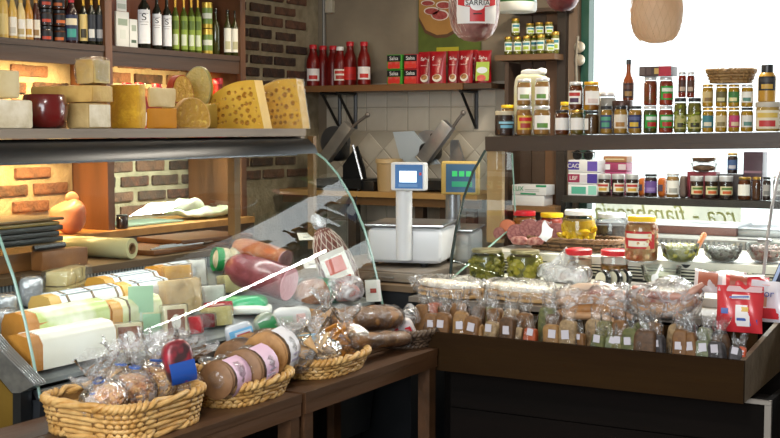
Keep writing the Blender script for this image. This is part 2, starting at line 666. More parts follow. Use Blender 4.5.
XS = -3.70
yd, ye = PX(109, 60, XS).y, PX(243, 60, XS).y
z1s, z2s = PX(50, 41, XS).z, PX(180, 51, XS).z
sh = thing('wall_shelving', 'dark-stained wooden wall shelving full of bottles against the brick wall', 'shelving', (-3.87, 3.9, 1.08))
for y, m in ((yd, WOODZ), (ye, WOODZ)):
    wpart(sh, 'side_panel', bx(XW + .02, XS, y - .02, y + .022, 1.08, 2.6), m)
for y0, y1, zz in ((2.7, yd - .02, z1s), (yd + .022, ye - .02, z2s)):
    wpart(sh, 'shelf', bx(XW + .02, XS - .004, y0, y1, zz - .025, zz), WOODD)
    wpart(sh, 'apron', bx(XS - .03, XS - .008, y0, y1, zz - .088, zz - .026), WOODD)
    wpart(sh, 'back_panel', bx(XW + .02, XW + .035, y0, y1, zz, 2.6), REDW)
wpart(sh, 'worktop', bx(XW + .02, XS + .05, 2.7, ye + .02, 1.075, 1.105), TANW)
wpart(sh, 'middle_shelf', bx(XW + .02, XS - .004, yd + .024, ye - .022, 1.46, 1.485), WOODD)
wpart(sh, 'worktop_edge', bx(XS + .02, XS + .045, 2.7, ye + .02, 1.02, 1.074), WOODX)

# ================================================================== LEFT DISPLAY CASE
yn, yf = 2.32, 4.13
prof = [PY(a, b, yf) for a, b in ((383, 310), (378, 284), (372, 258), (364, 230), (352, 200), (337, 174), (325, 160), (312, 150))]
prof = [(p.x, p.z) for p in prof]
case = thing('display_case', 'long curved glass delicatessen display case with metal canopy, full of cheese and cold cuts', 'display case', (-2.9, 3.2, 0))
CASEB = mat('1b1d20', .6, '232528', 5, .1, spec=.2, name='case_body_enamel')
wpart(case, 'body', bx(-3.35, -2.5, yn, yf, 0, .80), CASEB)
wpart(case, 'front_panel', G().prism([(-2.5, .35), (-2.46, .35), (-2.40, .825), (-2.5, .825)], yn, yf).mesh(smooth=False), mat('34373b', .3, '44474b', 4, metal=.5, name='front_sheet'))
wpart(case, 'rail', G().prism([(-2.415, .826), (-2.39, .83), (-2.385, .846), (-2.40, .855), (-2.43, .85)], yn, yf).mesh(smooth=False), STEEL)
wpart(case, 'deck', G().prism([(-3.05, deck_z(-3.05)), (-3.05, deck_z(-3.05) - .012), (-2.43, deck_z(-2.43) - .012), (-2.43, deck_z(-2.43))], yn + .01, yf - .01).mesh(smooth=False), mat('7f8487', .3, name='enamel_deck'))
wpart(case, 'back_ledge', bx(-3.42, -3.06, yn - .4, yf, 1.035, 1.06), mat('4a3722', .5, '5e4629', 6, .15, 30, stretch=(1, .1, 1)))
wpart(case, 'vent_backing', bx(-3.085, -3.075, yn, yf, .99, 1.034), mat('1c1e20', .6))
g = G()
n = 110
for i in range(n):
    y = yn + .02 + (yf - yn - .04) * i / (n - 1)
    g.box((-3.068, y, 1.013), (.01, .006, .044))
wpart(case, 'vent_slats', g.mesh(smooth=False), mat('8f979c', .35, metal=.6), kind='stuff')
wpart(case, 'lower_back', bx(-3.42, -3.09, yn, yf, .80, 1.034), CASEB)
# near end cap in ridged aluminium over a brass coloured side
cp = [PY(q[0], q[1], yn - .05) for q in ((-70, 270), (0, 351), (34, 386), (20, 393), (12, 393), (-70, 296))]
cp = [(q.x, q.z) for q in cp]
wpart(case, 'end_cap', G().prism(cp, yn - .05, yn - .006).mesh(smooth=False), ALU)
g = G()
for i in range(5):
    yy = yn - .046 + i * .009
    g.tube([(a_, yy, b_ + .002) for a_, b_ in cp[:3]], .0028, 5)
wpart(case, 'cap_ridges', g.mesh(), STEEL, kind='stuff')
ep = [(q.x, q.z) for q in (PY(*r_, yn - .04) for r_ in ((-70, 300), (12, 394), (20, 394), (20, 600), (-70, 600)))]
wpart(case, 'end_panel', G().prism(ep, yn - .04, yn - .008).mesh(smooth=False), mat('7a5f22', .35, '8f7230', 5, metal=.5, name='brass_sheet'))
ep = [(q.x, q.z) for q in (PY(*r_, yn - .045) for r_ in ((13, 393), (21, 392), (21, 600), (13, 600)))]
wpart(case, 'end_frame', G().prism(ep, yn - .046, yn - .007).mesh(smooth=False), DARKM)
g = G()
k = len(prof)
g.grid(lambda i, j: (prof[j][0], (yn, yf)[i], prof[j][1]), 2, k)
wpart(case, 'curved_glass', g.mesh(ang=80), PANE)
for nm, y in (('end_glass', yf + .004), ('end_glass', yn - .004)):
    pts = [(x, y, z) for x, z in prof] + [(-2.80, y, 1.50), (-3.06, y, 1.50), (-3.06, y, 1.07 if y > 3 else 1.0)]
    wpart(case, nm, G().add(pts, [tuple(range(len(pts)))]).mesh(smooth=False), PANE)
    wpart(case, 'glass_edge', G().tube([(x, y, z) for x, z in prof], .0045, 6).mesh(), mat('9fc4b8', .1, trl=.3, name='green_glass_edge'))
wpart(case, 'canopy', G().prism([(-2.70, 1.448), (-2.712, 1.478), (-2.745, 1.505), (-2.80, 1.515), (-2.86, 1.515), (-2.86, 1.50), (-2.79, 1.49), (-2.75, 1.462)], yn - .5, yf).mesh(ang=60), mat('2b2c2e', .32, metal=.6, name='dark_canopy_metal'))
wpart(case, 'canopy_lip', bx(-2.703, -2.697, yn - .5, yf - .15, 1.443, 1.449), DARKM)
wpart(case, 'lamp_tube', G().tube([(-2.765, yn, 1.466), (-2.765, yf - .25, 1.466)], .008, 8).mesh(), mat('f4f7f0', .4, emit=3., name='fluorescent_tube'))
ZC = 1.548                     # top of the cheese shelf
yce = PX(306, 130, -2.76).y
wpart(case, 'top_shelf', bx(-3.12, -2.76, 1.9, yce, ZC - .03, ZC), GREYW)
wpart(case, 'shelf_end', bx(-2.80, -2.765, yce - .03, yce - .002, 1.49, ZC - .031), GREYW)
wpart(case, 'back_post', bx(-3.12, -3.085, yce - .05, yce - .01, 1.06, ZC - .031), mat('6f5636', .5, name='post_wood'))
pm = PX(312, 170, -2.90)
wpart(case, 'end_post', bx(-2.915, -2.885, pm.y - .012, pm.y + .012, 1.03, 1.515), mat('6f5636', .5, name='post_wood'))
for px_ in (112, 243):
    q = PX(px_, 142, -3.1)
    wpart(case, 'shelf_bracket', bx(-3.12, -3.09, q.y - .015, q.y + .015, 1.44, ZC - .031), TANW)
wpart(case, 'back_rail', bx(-3.12, -3.09, 1.9, yce - .051, 1.47, 1.50), WOODD)

# ================================================================== CORNER COUNTER
cc = thing('corner_counter', 'dark low counter in the corner carrying the scales', 'counter', (-2.72, 4.75, 0))
wpart(cc, 'body', bx(-3.1, -2.32, 4.22, 5.35, 0, .90), CASEB)
wpart(cc, 'top', bx(-3.12, -2.30, 4.20, 5.37, .901, .925), mat('5b4a38', .4, '6d5943', 6, stretch=(1, .1, 1)))
p = PZ(412, 275, .95)
st = thing('metal_cash_drawer', 'low grey metal drawer under the front white scale', 'drawer', (-2.47, 4.48, .926), 0)
part(st, 'drawer_body', rbox(.34, .40, .045, .006), mat('6b6258', .4, '80766a', 8, metal=.4), (0, 0, 0))
part(st, 'drawer_front', rbox(.31, .012, .034, .003), mat('8a8072', .35, metal=.4), (0, -.207, .004))
part(st, 'handle', rbox(.09, .012, .008, .003), STEEL, (0, -.219, .016))

# ================================================================== RIGHT SERVING CASE
YB = 4.25
XP = PY(450, 280, YB).x
lp = [PX(a, b, XP) for a, b in ((450, 280), (452, 255), (457, 225), (464, 197), (473, 172), (485, 151))]
ptop, pbk = PX(512, 153, XP), PX(516, 224, XP)
YSF = ptop.y                    # front edge of the jar shelf
XR = PY(762, 300, YB).x + .0
rc = thing('serving_case', 'wide open-backed glass serving case with stepped white decks under the jar shelf', 'display case', (-1.6, 4.7, 0))
wpart(rc, 'body', bx(XP - .02, -.55, 4.245, 5.15, 0, .90), mat('141110', .9, '1a1614', 6, spec=.1))
ZL, ZU, ZF = .955, 1.04, .925
DECKW = mat('d8d6cc', .35, name='white_deck_enamel')
wpart(rc, 'front_ledge', bx(XP - .02, -.97, 3.95, 4.24, .906, ZF), mat('6b6258', .4))
wpart(rc, 'lower_deck', bx(XP - .02, -.55, 4.241, 4.56, .901, ZL), DECKW)
wpart(rc, 'upper_deck', bx(XP - .02, -.55, 4.60, 5.15, ZU - .03, ZU), DECKW)
wpart(rc, 'deck_support', bx(XP - .02, -.55, 4.62, 5.14, .901, ZU - .031), mat('3b3d3c', .6))
g = G()
for i in range(5):
    g.box(((XP - .57) / 2, 4.606, ZL + .01 + i * .0125), (-.55 - XP, .008, .0055))
for i in range(13):
    g.box((XP + (-.55 - XP) * i / 12, 4.605, ZL + .03), (.012, .012, .055))
wpart(rc, 'riser_grille', g.mesh(smooth=False), mat('d9d5c4', .4), kind='stuff')
wpart(rc, 'grille_backing', bx(XP, -.57, 4.613, 4.619, ZL, ZU - .031), mat('2a2b2a', .6))
# rear duct with grille and stone worktop behind
wpart(rc, 'rear_duct', bx(XP, -.55, 5.16, 5.2, .901, 1.075), mat('77746c', .5))
g = G()
for i in range(70):
    g.box((XP + .02 + (-.6 - XP) * i / 69, 5.155, 1.055), (.008, .008, .03))
wpart(rc, 'rear_grille', g.mesh(smooth=False), mat('4a4a47', .5), kind='stuff')
wpart(rc, 'rear_worktop', bx(XP, -.55, 5.16, 5.5, 1.076, 1.092), mat('a9aaa6', .3, 'bfc0bc', 5))
wpart(rc, 'end_glass', G().add([tuple(q) for q in lp] + [tuple(ptop), tuple(pbk)], [tuple(range(len(lp) + 2))]).mesh(smooth=False), PANE)
wpart(rc, 'glass_edge', G().tube([tuple(q) for q in lp], .006, 6).mesh(), mat('2c3836', .15, name='dark_glass_edge'))
wpart(rc, 'glass_edge', G().tube([tuple(lp[0]), tuple(pbk), tuple(ptop)], .004, 6).mesh(), mat('9fc4b8', .1, trl=.3, name='green_glass_edge'))
wpart(rc, 'curved_glass', G().grid(lambda i, j: ((XP, XR)[i], lp[j].y, lp[j].z), 2, len(lp)).mesh(ang=80), PANE)
pr = [(XR, q.y, q.z) for q in lp]
wpart(rc, 'end_glass', G().add(pr + [(XR, YSF + .25, 1.46), (XR, YSF + .25, 1.05), (XR, YB, ZL)], [tuple(range(len(pr) + 3))]).mesh(smooth=False), PANE)
wpart(rc, 'glass_edge', G().tube(pr, .006, 6).mesh(), mat('a5a2a0', .2, name='grey_glass_edge'))
xl = PY(485, 145, YSF).x
TILT = .023 / 1.30


def zshelf(x):
    return 1.513 + (x - xl) * TILT


o = part(rc, 'top_shelf', bx(0, 1.75, 0, .42, -.064, 0), mat('2e241d', .4, '43352a', 8, .2, 40, stretch=(.08, 1, 1), name='dark_shelf_wood'),
         (xl + 1.6, YSF - 4.7, 1.513), (0, -math.atan(TILT), 0))
wpart(rc, 'shelf_post', bx(xl + 1.62, xl + 1.66, YSF + .32, YSF + .36, 1.04, 1.447), mat('6b5238', .5))
q0, q1 = PY(489, 160, YSF + .12), PY(504, 160, YSF + .12)
wpart(rc, 'pale_post', bx(q0.x, q1.x, YSF + .10, YSF + .13, 1.041, 1.447), mat('b89a6c', .55, 'a98757', 6, stretch=(1, 1, .1)))
# ================================================================== SPICE TRAY
TX0, TX1, TY0, TY1 = -2.0, PY(744, 363, 3.70).x, 3.70, 3.945
TRAYW = mat('281a0d', .85, '33230f', 8, .25, 40, spec=.06, stretch=(.08, 1, 1), name='dark_tray_wood')
tr = thing('spice_tray', 'dark wooden tray along the front of the serving case, filled with spice bags', 'tray', (-1.4, 3.8, .72))
wpart(tr, 'front_board', bx(TX0, TX1, TY0, TY0 + .016, .716, .847), TRAYW)
wpart(tr, 'end_board', G().add([(TX1 - .016, TY0 + .017, .716), (TX1 - .016, 4.24, .73), (TX1 - .016, 4.24, .905), (TX1 - .016, TY0 + .017, .847), (TX1, TY0 + .017, .716), (TX1, 4.24, .73), (TX1, 4.24, .905), (TX1, TY0 + .017, .847)],
      [(0, 1, 2, 3), (7, 6, 5, 4), (0, 4, 5, 1), (1, 5, 6, 2), (2, 6, 7, 3), (3, 7, 4, 0)]).mesh(smooth=False), mat('6b5a45', .55, '57472f', 9, .3, 40, name='worn_tray_end'))
wpart(tr, 'bottom_board', bx(TX0, TX1 - .017, TY0 + .017, TY1, .716, .73), TRAYW)
wpart(tr, 'back_board', bx(TX0, TX1 - .017, TY1 - .012, TY1 - .001, .731, .898), TRAYW)
# base cabinet under the tray with a pale metal corner
bc = thing('base_cabinet', 'very dark plank cabinet below the spice tray with pale corner trim', 'cabinet', (-1.3, 3.9, 0))
CABW = mat('0f0c0a', .9, col2='17110e', sc=7, spec=.1, bump=.2, bsc=30, stretch=(.08, 1, 1), name='black_brown_plank')
xc = PY(771, 405, 3.80).x
for i in range(5):
    wpart(bc, 'plank', bx(-1.93, xc - .02, 3.80 + rnd.uniform(0, .002), 3.82, .03 + i * .135, .03 + i * .135 + .131), CABW)
wpart(bc, 'side_panel', bx(xc - .018, xc, 3.80, 3.99, .0, .712), CABW)
wpart(bc, 'inner_panel', bx(-1.93, xc - .02, 3.83, 3.95, .02, .70), CABW)
TRIM = mat('8d857c', .4, metal=.5)
wpart(bc, 'corner_trim', bx(xc - .016, xc + .004, 3.785, 3.799, .0, .70), TRIM)
wpart(bc, 'corner_trim', bx(xc - .10, xc + .004, 3.785, 3.799, .701, .714), TRIM)
wpart(bc, 'bolt', G().tube([(xc + .003, 3.83, .56), (xc + .05, 3.83, .575)], .008, 8).mesh(), STEEL)

# ================================================================== BENCHES
XBF = -1.92
ZB = .795


def bench(y0, y1, label):
    t = thing('wooden_bench', label, 'bench', (-2.13, (y0 + y1) / 2, 0))
    for i in range(3):
        a = -2.36 + i * .1475
        wpart(t, 'top_board', bx(a, a + .144, y0, y1, ZB - .024, ZB), WOODD)
    wpart(t, 'apron', bx(XBF - .024, XBF - .002, y0 + .002, y1 - .002, ZB - .062, ZB - .025), WOODD)
    for yy in (y0 + .025, y1 - .025):
        for xx in (-2.335, XBF - .03):
            wpart(t, 'leg', bx(xx - .022, xx + .022, yy - .022, yy + .022, 0, ZB - .063), WOODD)
    wpart(t, 'shelf', bx(-2.33, -1.98, y0 + .05, y1 - .05, .25, .27), CABW)
    m = int((y1 - y0) / .14)
    for i in range(m):
        ya = y0 + .05 + (y1 - y0 - .1) * i / m
        wpart(t, 'back_plank', bx(-2.358, -2.34, ya, ya + (y1 - y0 - .1) / m - .006, .02, ZB - .065), CABW)
    return t


bench(1.55, 2.85, 'near dark wooden bench holding the two nearest wicker baskets')
bench(2.87, PX(438, 350, XBF).y, 'far dark wooden bench holding the low tan basket and the dark basket')


# ================================================================== BUILDERS OF GOODS
def ccol(c, c2=None, **k):
    return mat(c, k.pop('rough', .35), c2, k.pop('sc', 40), k.pop('bump', 0), **k)


HONEY = ccol('a87322', '8a5716', trl=.35)
MUST = ccol('c99b3e', 'b98a33', trl=.25)
AMBER = ccol('8e4a18', '6a3110', trl=.4)
DARKJ = ccol('2e1c18', '3d2620')
OLIVE = ccol('8f8a33', '6d6a22', sc=60, bump=.4, trl=.3)
PICKLE = ccol('6a6826', '4a4c1a', sc=45, bump=.5, trl=.3)
REDJ = ccol('9b2a1c', 'b9482a', sc=40, bump=.3, trl=.3)
YELJ = ccol('d8ab1e', 'c79515', sc=50, bump=.4, trl=.3)
TANJ = ccol('b98f55', 'a67c43', trl=.2)
ORNJ = ccol('b5662b', '98501f', sc=40, trl=.25)


def labelset(t, r, z0, z1, lab, a=62, shape='band'):
    """lab = (paper, accent, accent2 or None)"""
    lo = part(t, 'label', arc(r, z0, z1, a), mat(lab[0], .55))
    h = z1 - z0
    if len(lab) > 1 and lab[1]:
        part(lo, 'emblem', arc(r + .0006, z0 + h * .12, z0 + h * .45, a * .6), mat(lab[1], .5))
    if len(lab) > 2 and lab[2]:
        part(lo, 'print', arc(r + .0006, z0 + h * .60, z0 + h * .86, a * .78), mat(lab[2], .5))
    return lo


def jar(label, loc, w_, h, con, lid, lab=None, fill=.86, lidh=.1, group=None, name='jar', n=20, chunks=None, sq=False, lz=(.2, .68), rz=None, neckr=.86):
    r = w_ / 2
    t = thing(name, label, 'jar', loc, face(loc) + rnd.uniform(-.3, .3) if rz is None else rz, group)
    zl = h * (1 - lidh)
    part(t, 'glass', lathe([(r * .8, 0), (r * .97, h * .03), (r, h * .08), (r, h * .74), (r * .96, h * .8), (r * neckr, h * .86), (r * neckr, zl)], n), JARGLASS)
    ri = r * .95
    fh = h * fill
    pr_ = [(ri * .8, h * .015), (ri * .97, h * .04), (ri, h * .09), (ri, min(fh, h * .74))]
    if fh > h * .75:
        pr_ += [(ri * .95, h * .8), (ri * neckr * .98, min(fh, h * .87))]
    part(t, 'contents', lathe(pr_, n), con)
    if chunks:
        g = G()
        rr = random.Random(len(label))
        nn, rad, m, sc3 = chunks
        for k in range(nn):
            a, zz = rr.uniform(0, 6.28), rr.uniform(.1, fill - .1)
            b = M_ = Matrix.Translation((ri * .86 * math.cos(a), ri * .86 * math.sin(a), h * zz)) @ Euler((rr.uniform(0, 3), rr.uniform(0, 3), a)).to_matrix().to_4x4() @ Matrix.Diagonal((rad * sc3[0], rad * sc3[1], rad * sc3[2], 1))
            g.lathe([(0, -1), (.7, -.7), (1, 0), (.7, .7), (0, 1)], 7, M=M_)
        part(t, 'chunks', g.mesh(), m, kind='stuff')
    lr = r * (neckr + .06)
    part(t, 'lid', lathe([(lr * .98, zl - h * .005), (lr, zl + h * .01), (lr, h - h * .015), (lr * .95, h), (0, h)], n), lid)
    if lab:
        labelset(t, r * 1.004, h * lz[0], h * lz[1], lab)
    return t


BOT = {
    'sauce': [(.40, 0), (.48, .01), (.5, .03), (.5, .60), (.46, .68), (.30, .78), (.21, .86), (.2, .90)],
    'oil': [(.44, 0), (.5, .015), (.5, .62), (.44, .68), (.22, .75), (.17, .80), (.16, .93)],
    'passata': [(.44, 0), (.5, .02), (.5, .56), (.47, .62), (.40, .70), (.30, .78), (.26, .84), (.25, .92)],
    'hot': [(.44, 0), (.5, .015), (.5, .42), (.44, .50), (.24, .62), (.2, .70), (.2, .90)],
    'squeeze': [(.46, 0), (.5, .02), (.5, .62), (.47, .70), (.36, .78), (.3, .80)],
}


def bottle(label, loc, w_, h, kind, body, cap, lab=None, lz=(.1, .5), capk=1.15, caph=None, group=None, neck=None, rz=None, sy=1):
    t = thing('bottle', label, 'bottle', loc, face(loc) if rz is None else rz, group)
    pr_ = [(a * w_, b * h) for a, b in BOT[kind]]
    part(t, 'body', lathe(pr_, 18, 1, sy), body)
    rn, zn = pr_[-1]
    part(t, 'cap', lathe([(rn * capk, zn - h * .02), (rn * capk, h * .985), (rn * capk * .9, h), (0, h)], 14), cap)
    if neck:
        z0 = h * .74 if kind == 'oil' else h * .8
        part(t, 'neck_foil', lathe([(w_ * .2, z0), (rn * 1.08, z0 + h * .06), (rn * 1.08, zn - h * .02)], 14), neck)
    if lab:
        labelset(t, w_ * .503, h * lz[0], h * lz[1], lab)
    return t


def carton(label, x0, x1, y0, y1, z0, h, m, cat='box', name='box', panels=(), group=None, ax='x', b=.003):
    """box with printed panels on the face(s) that look at the room; ax: which face (+x or -y) carries the panels"""
    t = thing(name, label, cat, ((x0 + x1) / 2, (y0 + y1) / 2, z0), 0, group)
    part(t, 'carton', rbox(x1 - x0, y1 - y0, h, b), m)
    for f, u0, u1, v0, v1, pm_ in panels:
        if f == 'x':
            W_ = y1 - y0
            part(t, 'print', rbox(.0012, (u1 - u0) * W_, (v1 - v0) * h, 0), pm_, ((x1 - x0) / 2 + .0002, -W_ / 2 + W_ * (u0 + u1) / 2, h * v0))
        else:
            W_ = x1 - x0
            part(t, 'print', rbox((u1 - u0) * W_, .0012, (v1 - v0) * h, 0), pm_, (-W_ / 2 + W_ * (u0 + u1) / 2, -(y1 - y0) / 2 - .0002, h * v0))
    return t


def cbox(pl, pm_, pr_, pt, xf, zb):
    """box seen at its corner: -y face between pl..pm, +x face between pm..pr, top of the corner at pt"""
    c = PX(pm_, pt, xf)
    y0 = c.y
    d = ray(pl, pt)
    x0 = y0 * d.x / d.y
    d = ray(pr_, pt)
    y1 = xf * d.y / d.x
    return x0, xf, y0, y1, c.z - zb


def zcol(h):
    return mat(h, .5)


# ================================================================== CHEESES ON THE TOP SHELF
RIND = mat('b98f4a', .5, 'd0aa62', 14, .25, 60, name='tan_cheese_rind')
PALE = mat('d8c79a', .5, 'c4ab72', 10, .2, 50, name='pale_cheese')
WHITEC = mat('e6dcc6', .6, 'cdbf9f', 16, .3, 60, name='white_cheese')
YELC = mat('d9b04a', .45, 'c9983a', 8, .15, 40, name='yellow_cheese')
ORC = mat('bf7d00', .6, 'ae7000', 6, .1, 30, spec=.2, name='waxy_yellow_cheese')


def cheese(label, px, xf, zb, m, m2=None, amp=.003, b=.008, seed=1, taper=None, film=False, dmax=None):
    x0, x1, y0, y1, h = cbox(*px, xf, zb)
    if dmax:
        x0 = max(x0, x1 - dmax)
    t = thing('cheese', label, 'cheese', ((x0 + x1) / 2, (y0 + y1) / 2, zb))
    dx, dy = (x1 - x0) / 2, (y1 - y0) / 2
    k = taper or 1
    part(t, 'cheese_body', block([(-dx, -dy), (dx, -dy), (dx, dy * k), (-dx, dy)], h, b, amp, seed), m)
    if m2:
        part(t, 'cut_face', block([(-.0015, -dy * .9), (.0015, -dy * .9), (.0015, dy * k * .9), (-.0015, dy * k * .9)], h * .88, .001, 0, seed, 0), m2, (dx + .001, 0, h * .06), label=None)
    if film:
        part(t, 'wrapping', block([(-dx - .004, -dy - .004), (dx + .004, -dy - .004), (dx + .004, dy + .004), (-dx - .004, dy + .004)], h + .006, b, .004, seed + 5, 6), FILM)
    return t, (x0, x1, y0, y1, h)


XF = -2.80
c2, d2 = cheese('white crumbly cheese block at the left end of the top shelf', (-40, -8, 33, 99), XF, ZC, WHITEC, seed=2)
c1, d1 = cheese('pale film-wrapped cheese wedge lying on the white block, leftmost on the top shelf', (-45, -12, 20, 69), XF - .02, ZC + d2[4] + .004, PALE, seed=3)
# half edam in red wax
p = PX(45, 128, -2.90)
r = 46 * mpp(p) / 2
t = thing('cheese', 'half ball of cheese in dark red wax with a flat cut top', 'cheese', (p.x, p.y, ZC), face(p))
he = 34 * mpp(p)
part(t, 'wax_rind', lathe([(r * .55, 0), (r * .78, he * .06), (r * .94, he * .25), (r, he * .5), (r * .98, he * .72), (r * .9, he * .94), (r * .84, he), (0, he * 1.01)], 32), mat('6b1414', .22, '571010', 6, coat=.6, name='red_wax'))
c5, d5 = cheese('white cheese block with tan rind under the long yellow wedge', (66, 88, 111, 103), XF, ZC, mat('a98c56', .55, 'c5aa74', 12, .3, 50), WHITEC, seed=5)
c4, d4 = cheese('long tan-rinded cheese wedge lying across the red half ball and white block', (30, 91, 113, 85), XF + .005, ZC + d5[4] + .003, RIND, mat('cfae62', .5, 'b08a46', 9, .25, 50), seed=6)
c6, d6 = cheese('upright film-wrapped cheese wedge on top of the long tan wedge', (74, 93, 110, 58), XF, ZC + d5[4] + d4[4] + .006, mat('c0964a', .45, 'd6b26a', 9, .2, 40), mat('ddc47e', .4, 'cdb066', 9, .2, 40), b=.018, film=True, seed=7)
c7, d7 = cheese('yellow cheese wedge with small holes between the white block and the waxy block', (109, 139, 146, 84), XF, ZC, mat('e0b436', .45, 'c4952a', 26, .5, 60, lo=.3, hi=.5), seed=8)
c9, d9 = cheese('glossy deep yellow waxed cheese block at the bottom of its pile', (146, 148, 177, 108), XF, ZC, ORC, b=.014, seed=9)
c8, d8 = cheese('pale tan cheese block lying on the waxed yellow block', (147, 150, 176, 87), XF, ZC + d9[4] + .003, mat('cdb783', .5, 'bda066', 12, .2, 40), seed=10)


def wheel(label, pc, py_b, w_px, h_px, x, zb, flesh, rind, thick=.06, tilt=0, seed=1, zrot=.25):
    """half wheel standing on its rim with the cut face towards the room"""
    p_ = PX(pc, py_b, x)
    s_ = mpp(p_)
    w_, h_ = w_px * s_, h_px * s_
    t = thing('cheese', label, 'cheese', (p_.x, p_.y, zb), face(p_) + PI / 2 + zrot)
    poly = [(-w_ * .40, 0), (w_ * .40, 0), (w_ * .48, h_ * .08)] + [(w_ / 2 * math.cos(a), h_ * .25 + h_ * .75 * math.sin(a)) for a in [PI * k / 14 for k in range(15)]] + [(-w_ * .48, h_ * .08)]
    c_, s2 = math.cos(tilt), math.sin(tilt)
    ctr = sum(b for a, b in poly) / len(poly)
    g_ = G().prism(poly, 0, thick).mesh(ang=30)
    mn = 0
    part(t, 'rind', g_, rind, (0, 0, 0), (0, tilt, 0))
    g2 = G().prism([(a * .93, ctr + (b - ctr) * .93) for a, b in poly], -.003, .002).mesh(ang=30)
    part(t, 'cut_face', g2, flesh, (0, 0, 0), (0, tilt, 0))
    return t


HOLEY = mat('e0bf58', .45, 'b98d34', 55, .9, 55, lo=.32, hi=.46, name='eyed_cheese')
wheel('film-wrapped half wheel of holey yellow cheese in front of two smaller pieces', 193, 129, 36, 31, -2.86, ZC, HOLEY, mat('d9b877', .4, 'c99a5c', 10), seed=1)
HZ = PX(186, 103, -2.98).z
tb = thing('cheese', 'small cheese block hidden behind the half wheel, carrying two wedges', 'cheese', (-3.04, PX(190, 110, -3.04).y, ZC))
part(tb, 'cheese_body', rbox(.12, .2, HZ - ZC, .012), mat('cdb15a', .45))
wheel('red-rinded cheese wedge with tiny holes leaning above the half wheel', 184, 102, 24, 27, -3.0, HZ + .004, HOLEY, mat('9a3320', .35, name='red_rind'), .05, R_(-6), 2, .5)
wheel('taller olive-rinded cheese wedge behind the red-rinded wedge', 194, 104, 30, 37, -3.08, HZ + .004, mat('cdbb62', .45, 'b7a14a', 45, .6, 50, lo=.32, hi=.46), mat('94893b', .4, name='olive_rind'), .05, R_(10), 3, -.2)


def emmental(label, c4px, y0, y1, seed, wrapped):
    """large wedge of eyed cheese; face corners bl, tl, tr, br in the plane y0, real holes pushed into it"""
    A = [PY(a, b, y0) for a, b in c4px]
    zmin = ZC
    cx = sum(a.x for a in A) / 4
    t = thing('cheese', label, 'cheese', (cx, (y0 + y1) / 2, zmin))
    P4 = [(a.x - cx, a.z - zmin) for a in A]
    P4[0] = (P4[0][0], 0)
    P4[3] = (P4[3][0], 0)
    rr = random.Random(seed)
    holes = []
    Wf, Hf = P4[3][0] - P4[0][0], max(P4[1][1], P4[2][1])
    for _ in range(4000):
        u, v = rr.uniform(.10, .94), rr.uniform(.10, .86)
        rad = rr.uniform(.006, .0125) * (1 if .3 < u < .9 else .7)
        hh_ = Hf * (.72 + .28 * u)
        if all(math.hypot((u - a) * Wf, (v - b) * hh_) > rad + c + .004 for a, b, c in holes):
            holes.append((u, v, rad))
        if len(holes) > 40:
            break
    nu, nv = 100, 70

    def pos(u, v):
        b = (P4[0][0] * (1 - u) + P4[3][0] * u, 0)
        tp = (P4[1][0] * (1 - u) + P4[2][0] * u, P4[1][1] * (1 - u) + P4[2][1] * u + .022 * math.sin(PI * u))
        return b[0] * (1 - v) + tp[0] * v, tp[1] * v

    hp = [(*pos(u, v), rad) for u, v, rad in holes]

    def fn(i, j):
        u, v = i / (nu - 1), j / (nv - 1)
        x, z = pos(u, v)
        dep = 0
        for hx, hz, rad in hp:
            d2_ = ((x - hx) ** 2 + ((z - hz) * 1.15) ** 2) / rad ** 2
            if d2_ < 1:
                dep = max(dep, rad * 1.5 * (1 - d2_ ** 3) ** .5)
        return (x, -(y1 - y0) / 2 + dep, z)
    gg = G().grid(fn, nu, nv)
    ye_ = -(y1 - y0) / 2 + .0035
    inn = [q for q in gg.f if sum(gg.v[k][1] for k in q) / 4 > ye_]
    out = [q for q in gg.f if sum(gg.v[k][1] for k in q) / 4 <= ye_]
    ge = G()
    ge.v, ge.f = list(gg.v), inn
    gg.f = out
    for q_ in (ge, gg):
        used = sorted({k for f_ in q_.f for k in f_})
        ix = {k: i for i, k in enumerate(used)}
        q_.v = [q_.v[k] for k in used]
        q_.f = [tuple(ix[k] for k in f_) for f_ in q_.f]
    part(t, 'eyes', ge.mesh(ang=80), mat('bd8c36', .35, 'b0802e', 12, coat=.2, name='emmental_eye_shade'), label='shiny lining of the round holes, shade painted in darker', kind='stuff')  # hole walls coloured darker to paint in the shade inside them
    part(t, 'holed_face', gg.mesh(ang=80), mat('e3bb4c', .42, 'd6a83c', 10, .1, 30, coat=.2, name='emmental_paste'))
    rim = [pos(0, v / 6) for v in range(7)] + [pos(u / 12, 1) for u in range(1, 13)] + [pos(1, 1 - v / 6) for v in range(1, 7)]
    g_ = G().prism(rim, -(y1 - y0) / 2 + .0175, (y1 - y0) / 2)
    part(t, 'rind', g_.mesh(ang=35), mat('c9a045', .4, 'd8b45a', 8, name='emmental_rind'))
    ring = G()
    n_ = len(rim)
    ring.add([(a, -(y1 - y0) / 2, b) for a, b in rim] + [(a, -(y1 - y0) / 2 + .0175, b) for a, b in rim], [(i, (i + 1) % n_, (i + 1) % n_ + n_, i + n_) for i in range(n_)])
    part(t, 'rind_edge', ring.mesh(ang=35), mat('c9a045', .4, 'd8b45a', 8, name='emmental_rind'))
    if wrapped:
        g2 = G().prism([(a * 1.02, b * 1.02) for a, b in rim], -(y1 - y0) / 2 - .004, (y1 - y0) / 2 + .004)
        part(t, 'wrapping', g2.mesh(ang=35), FILM)


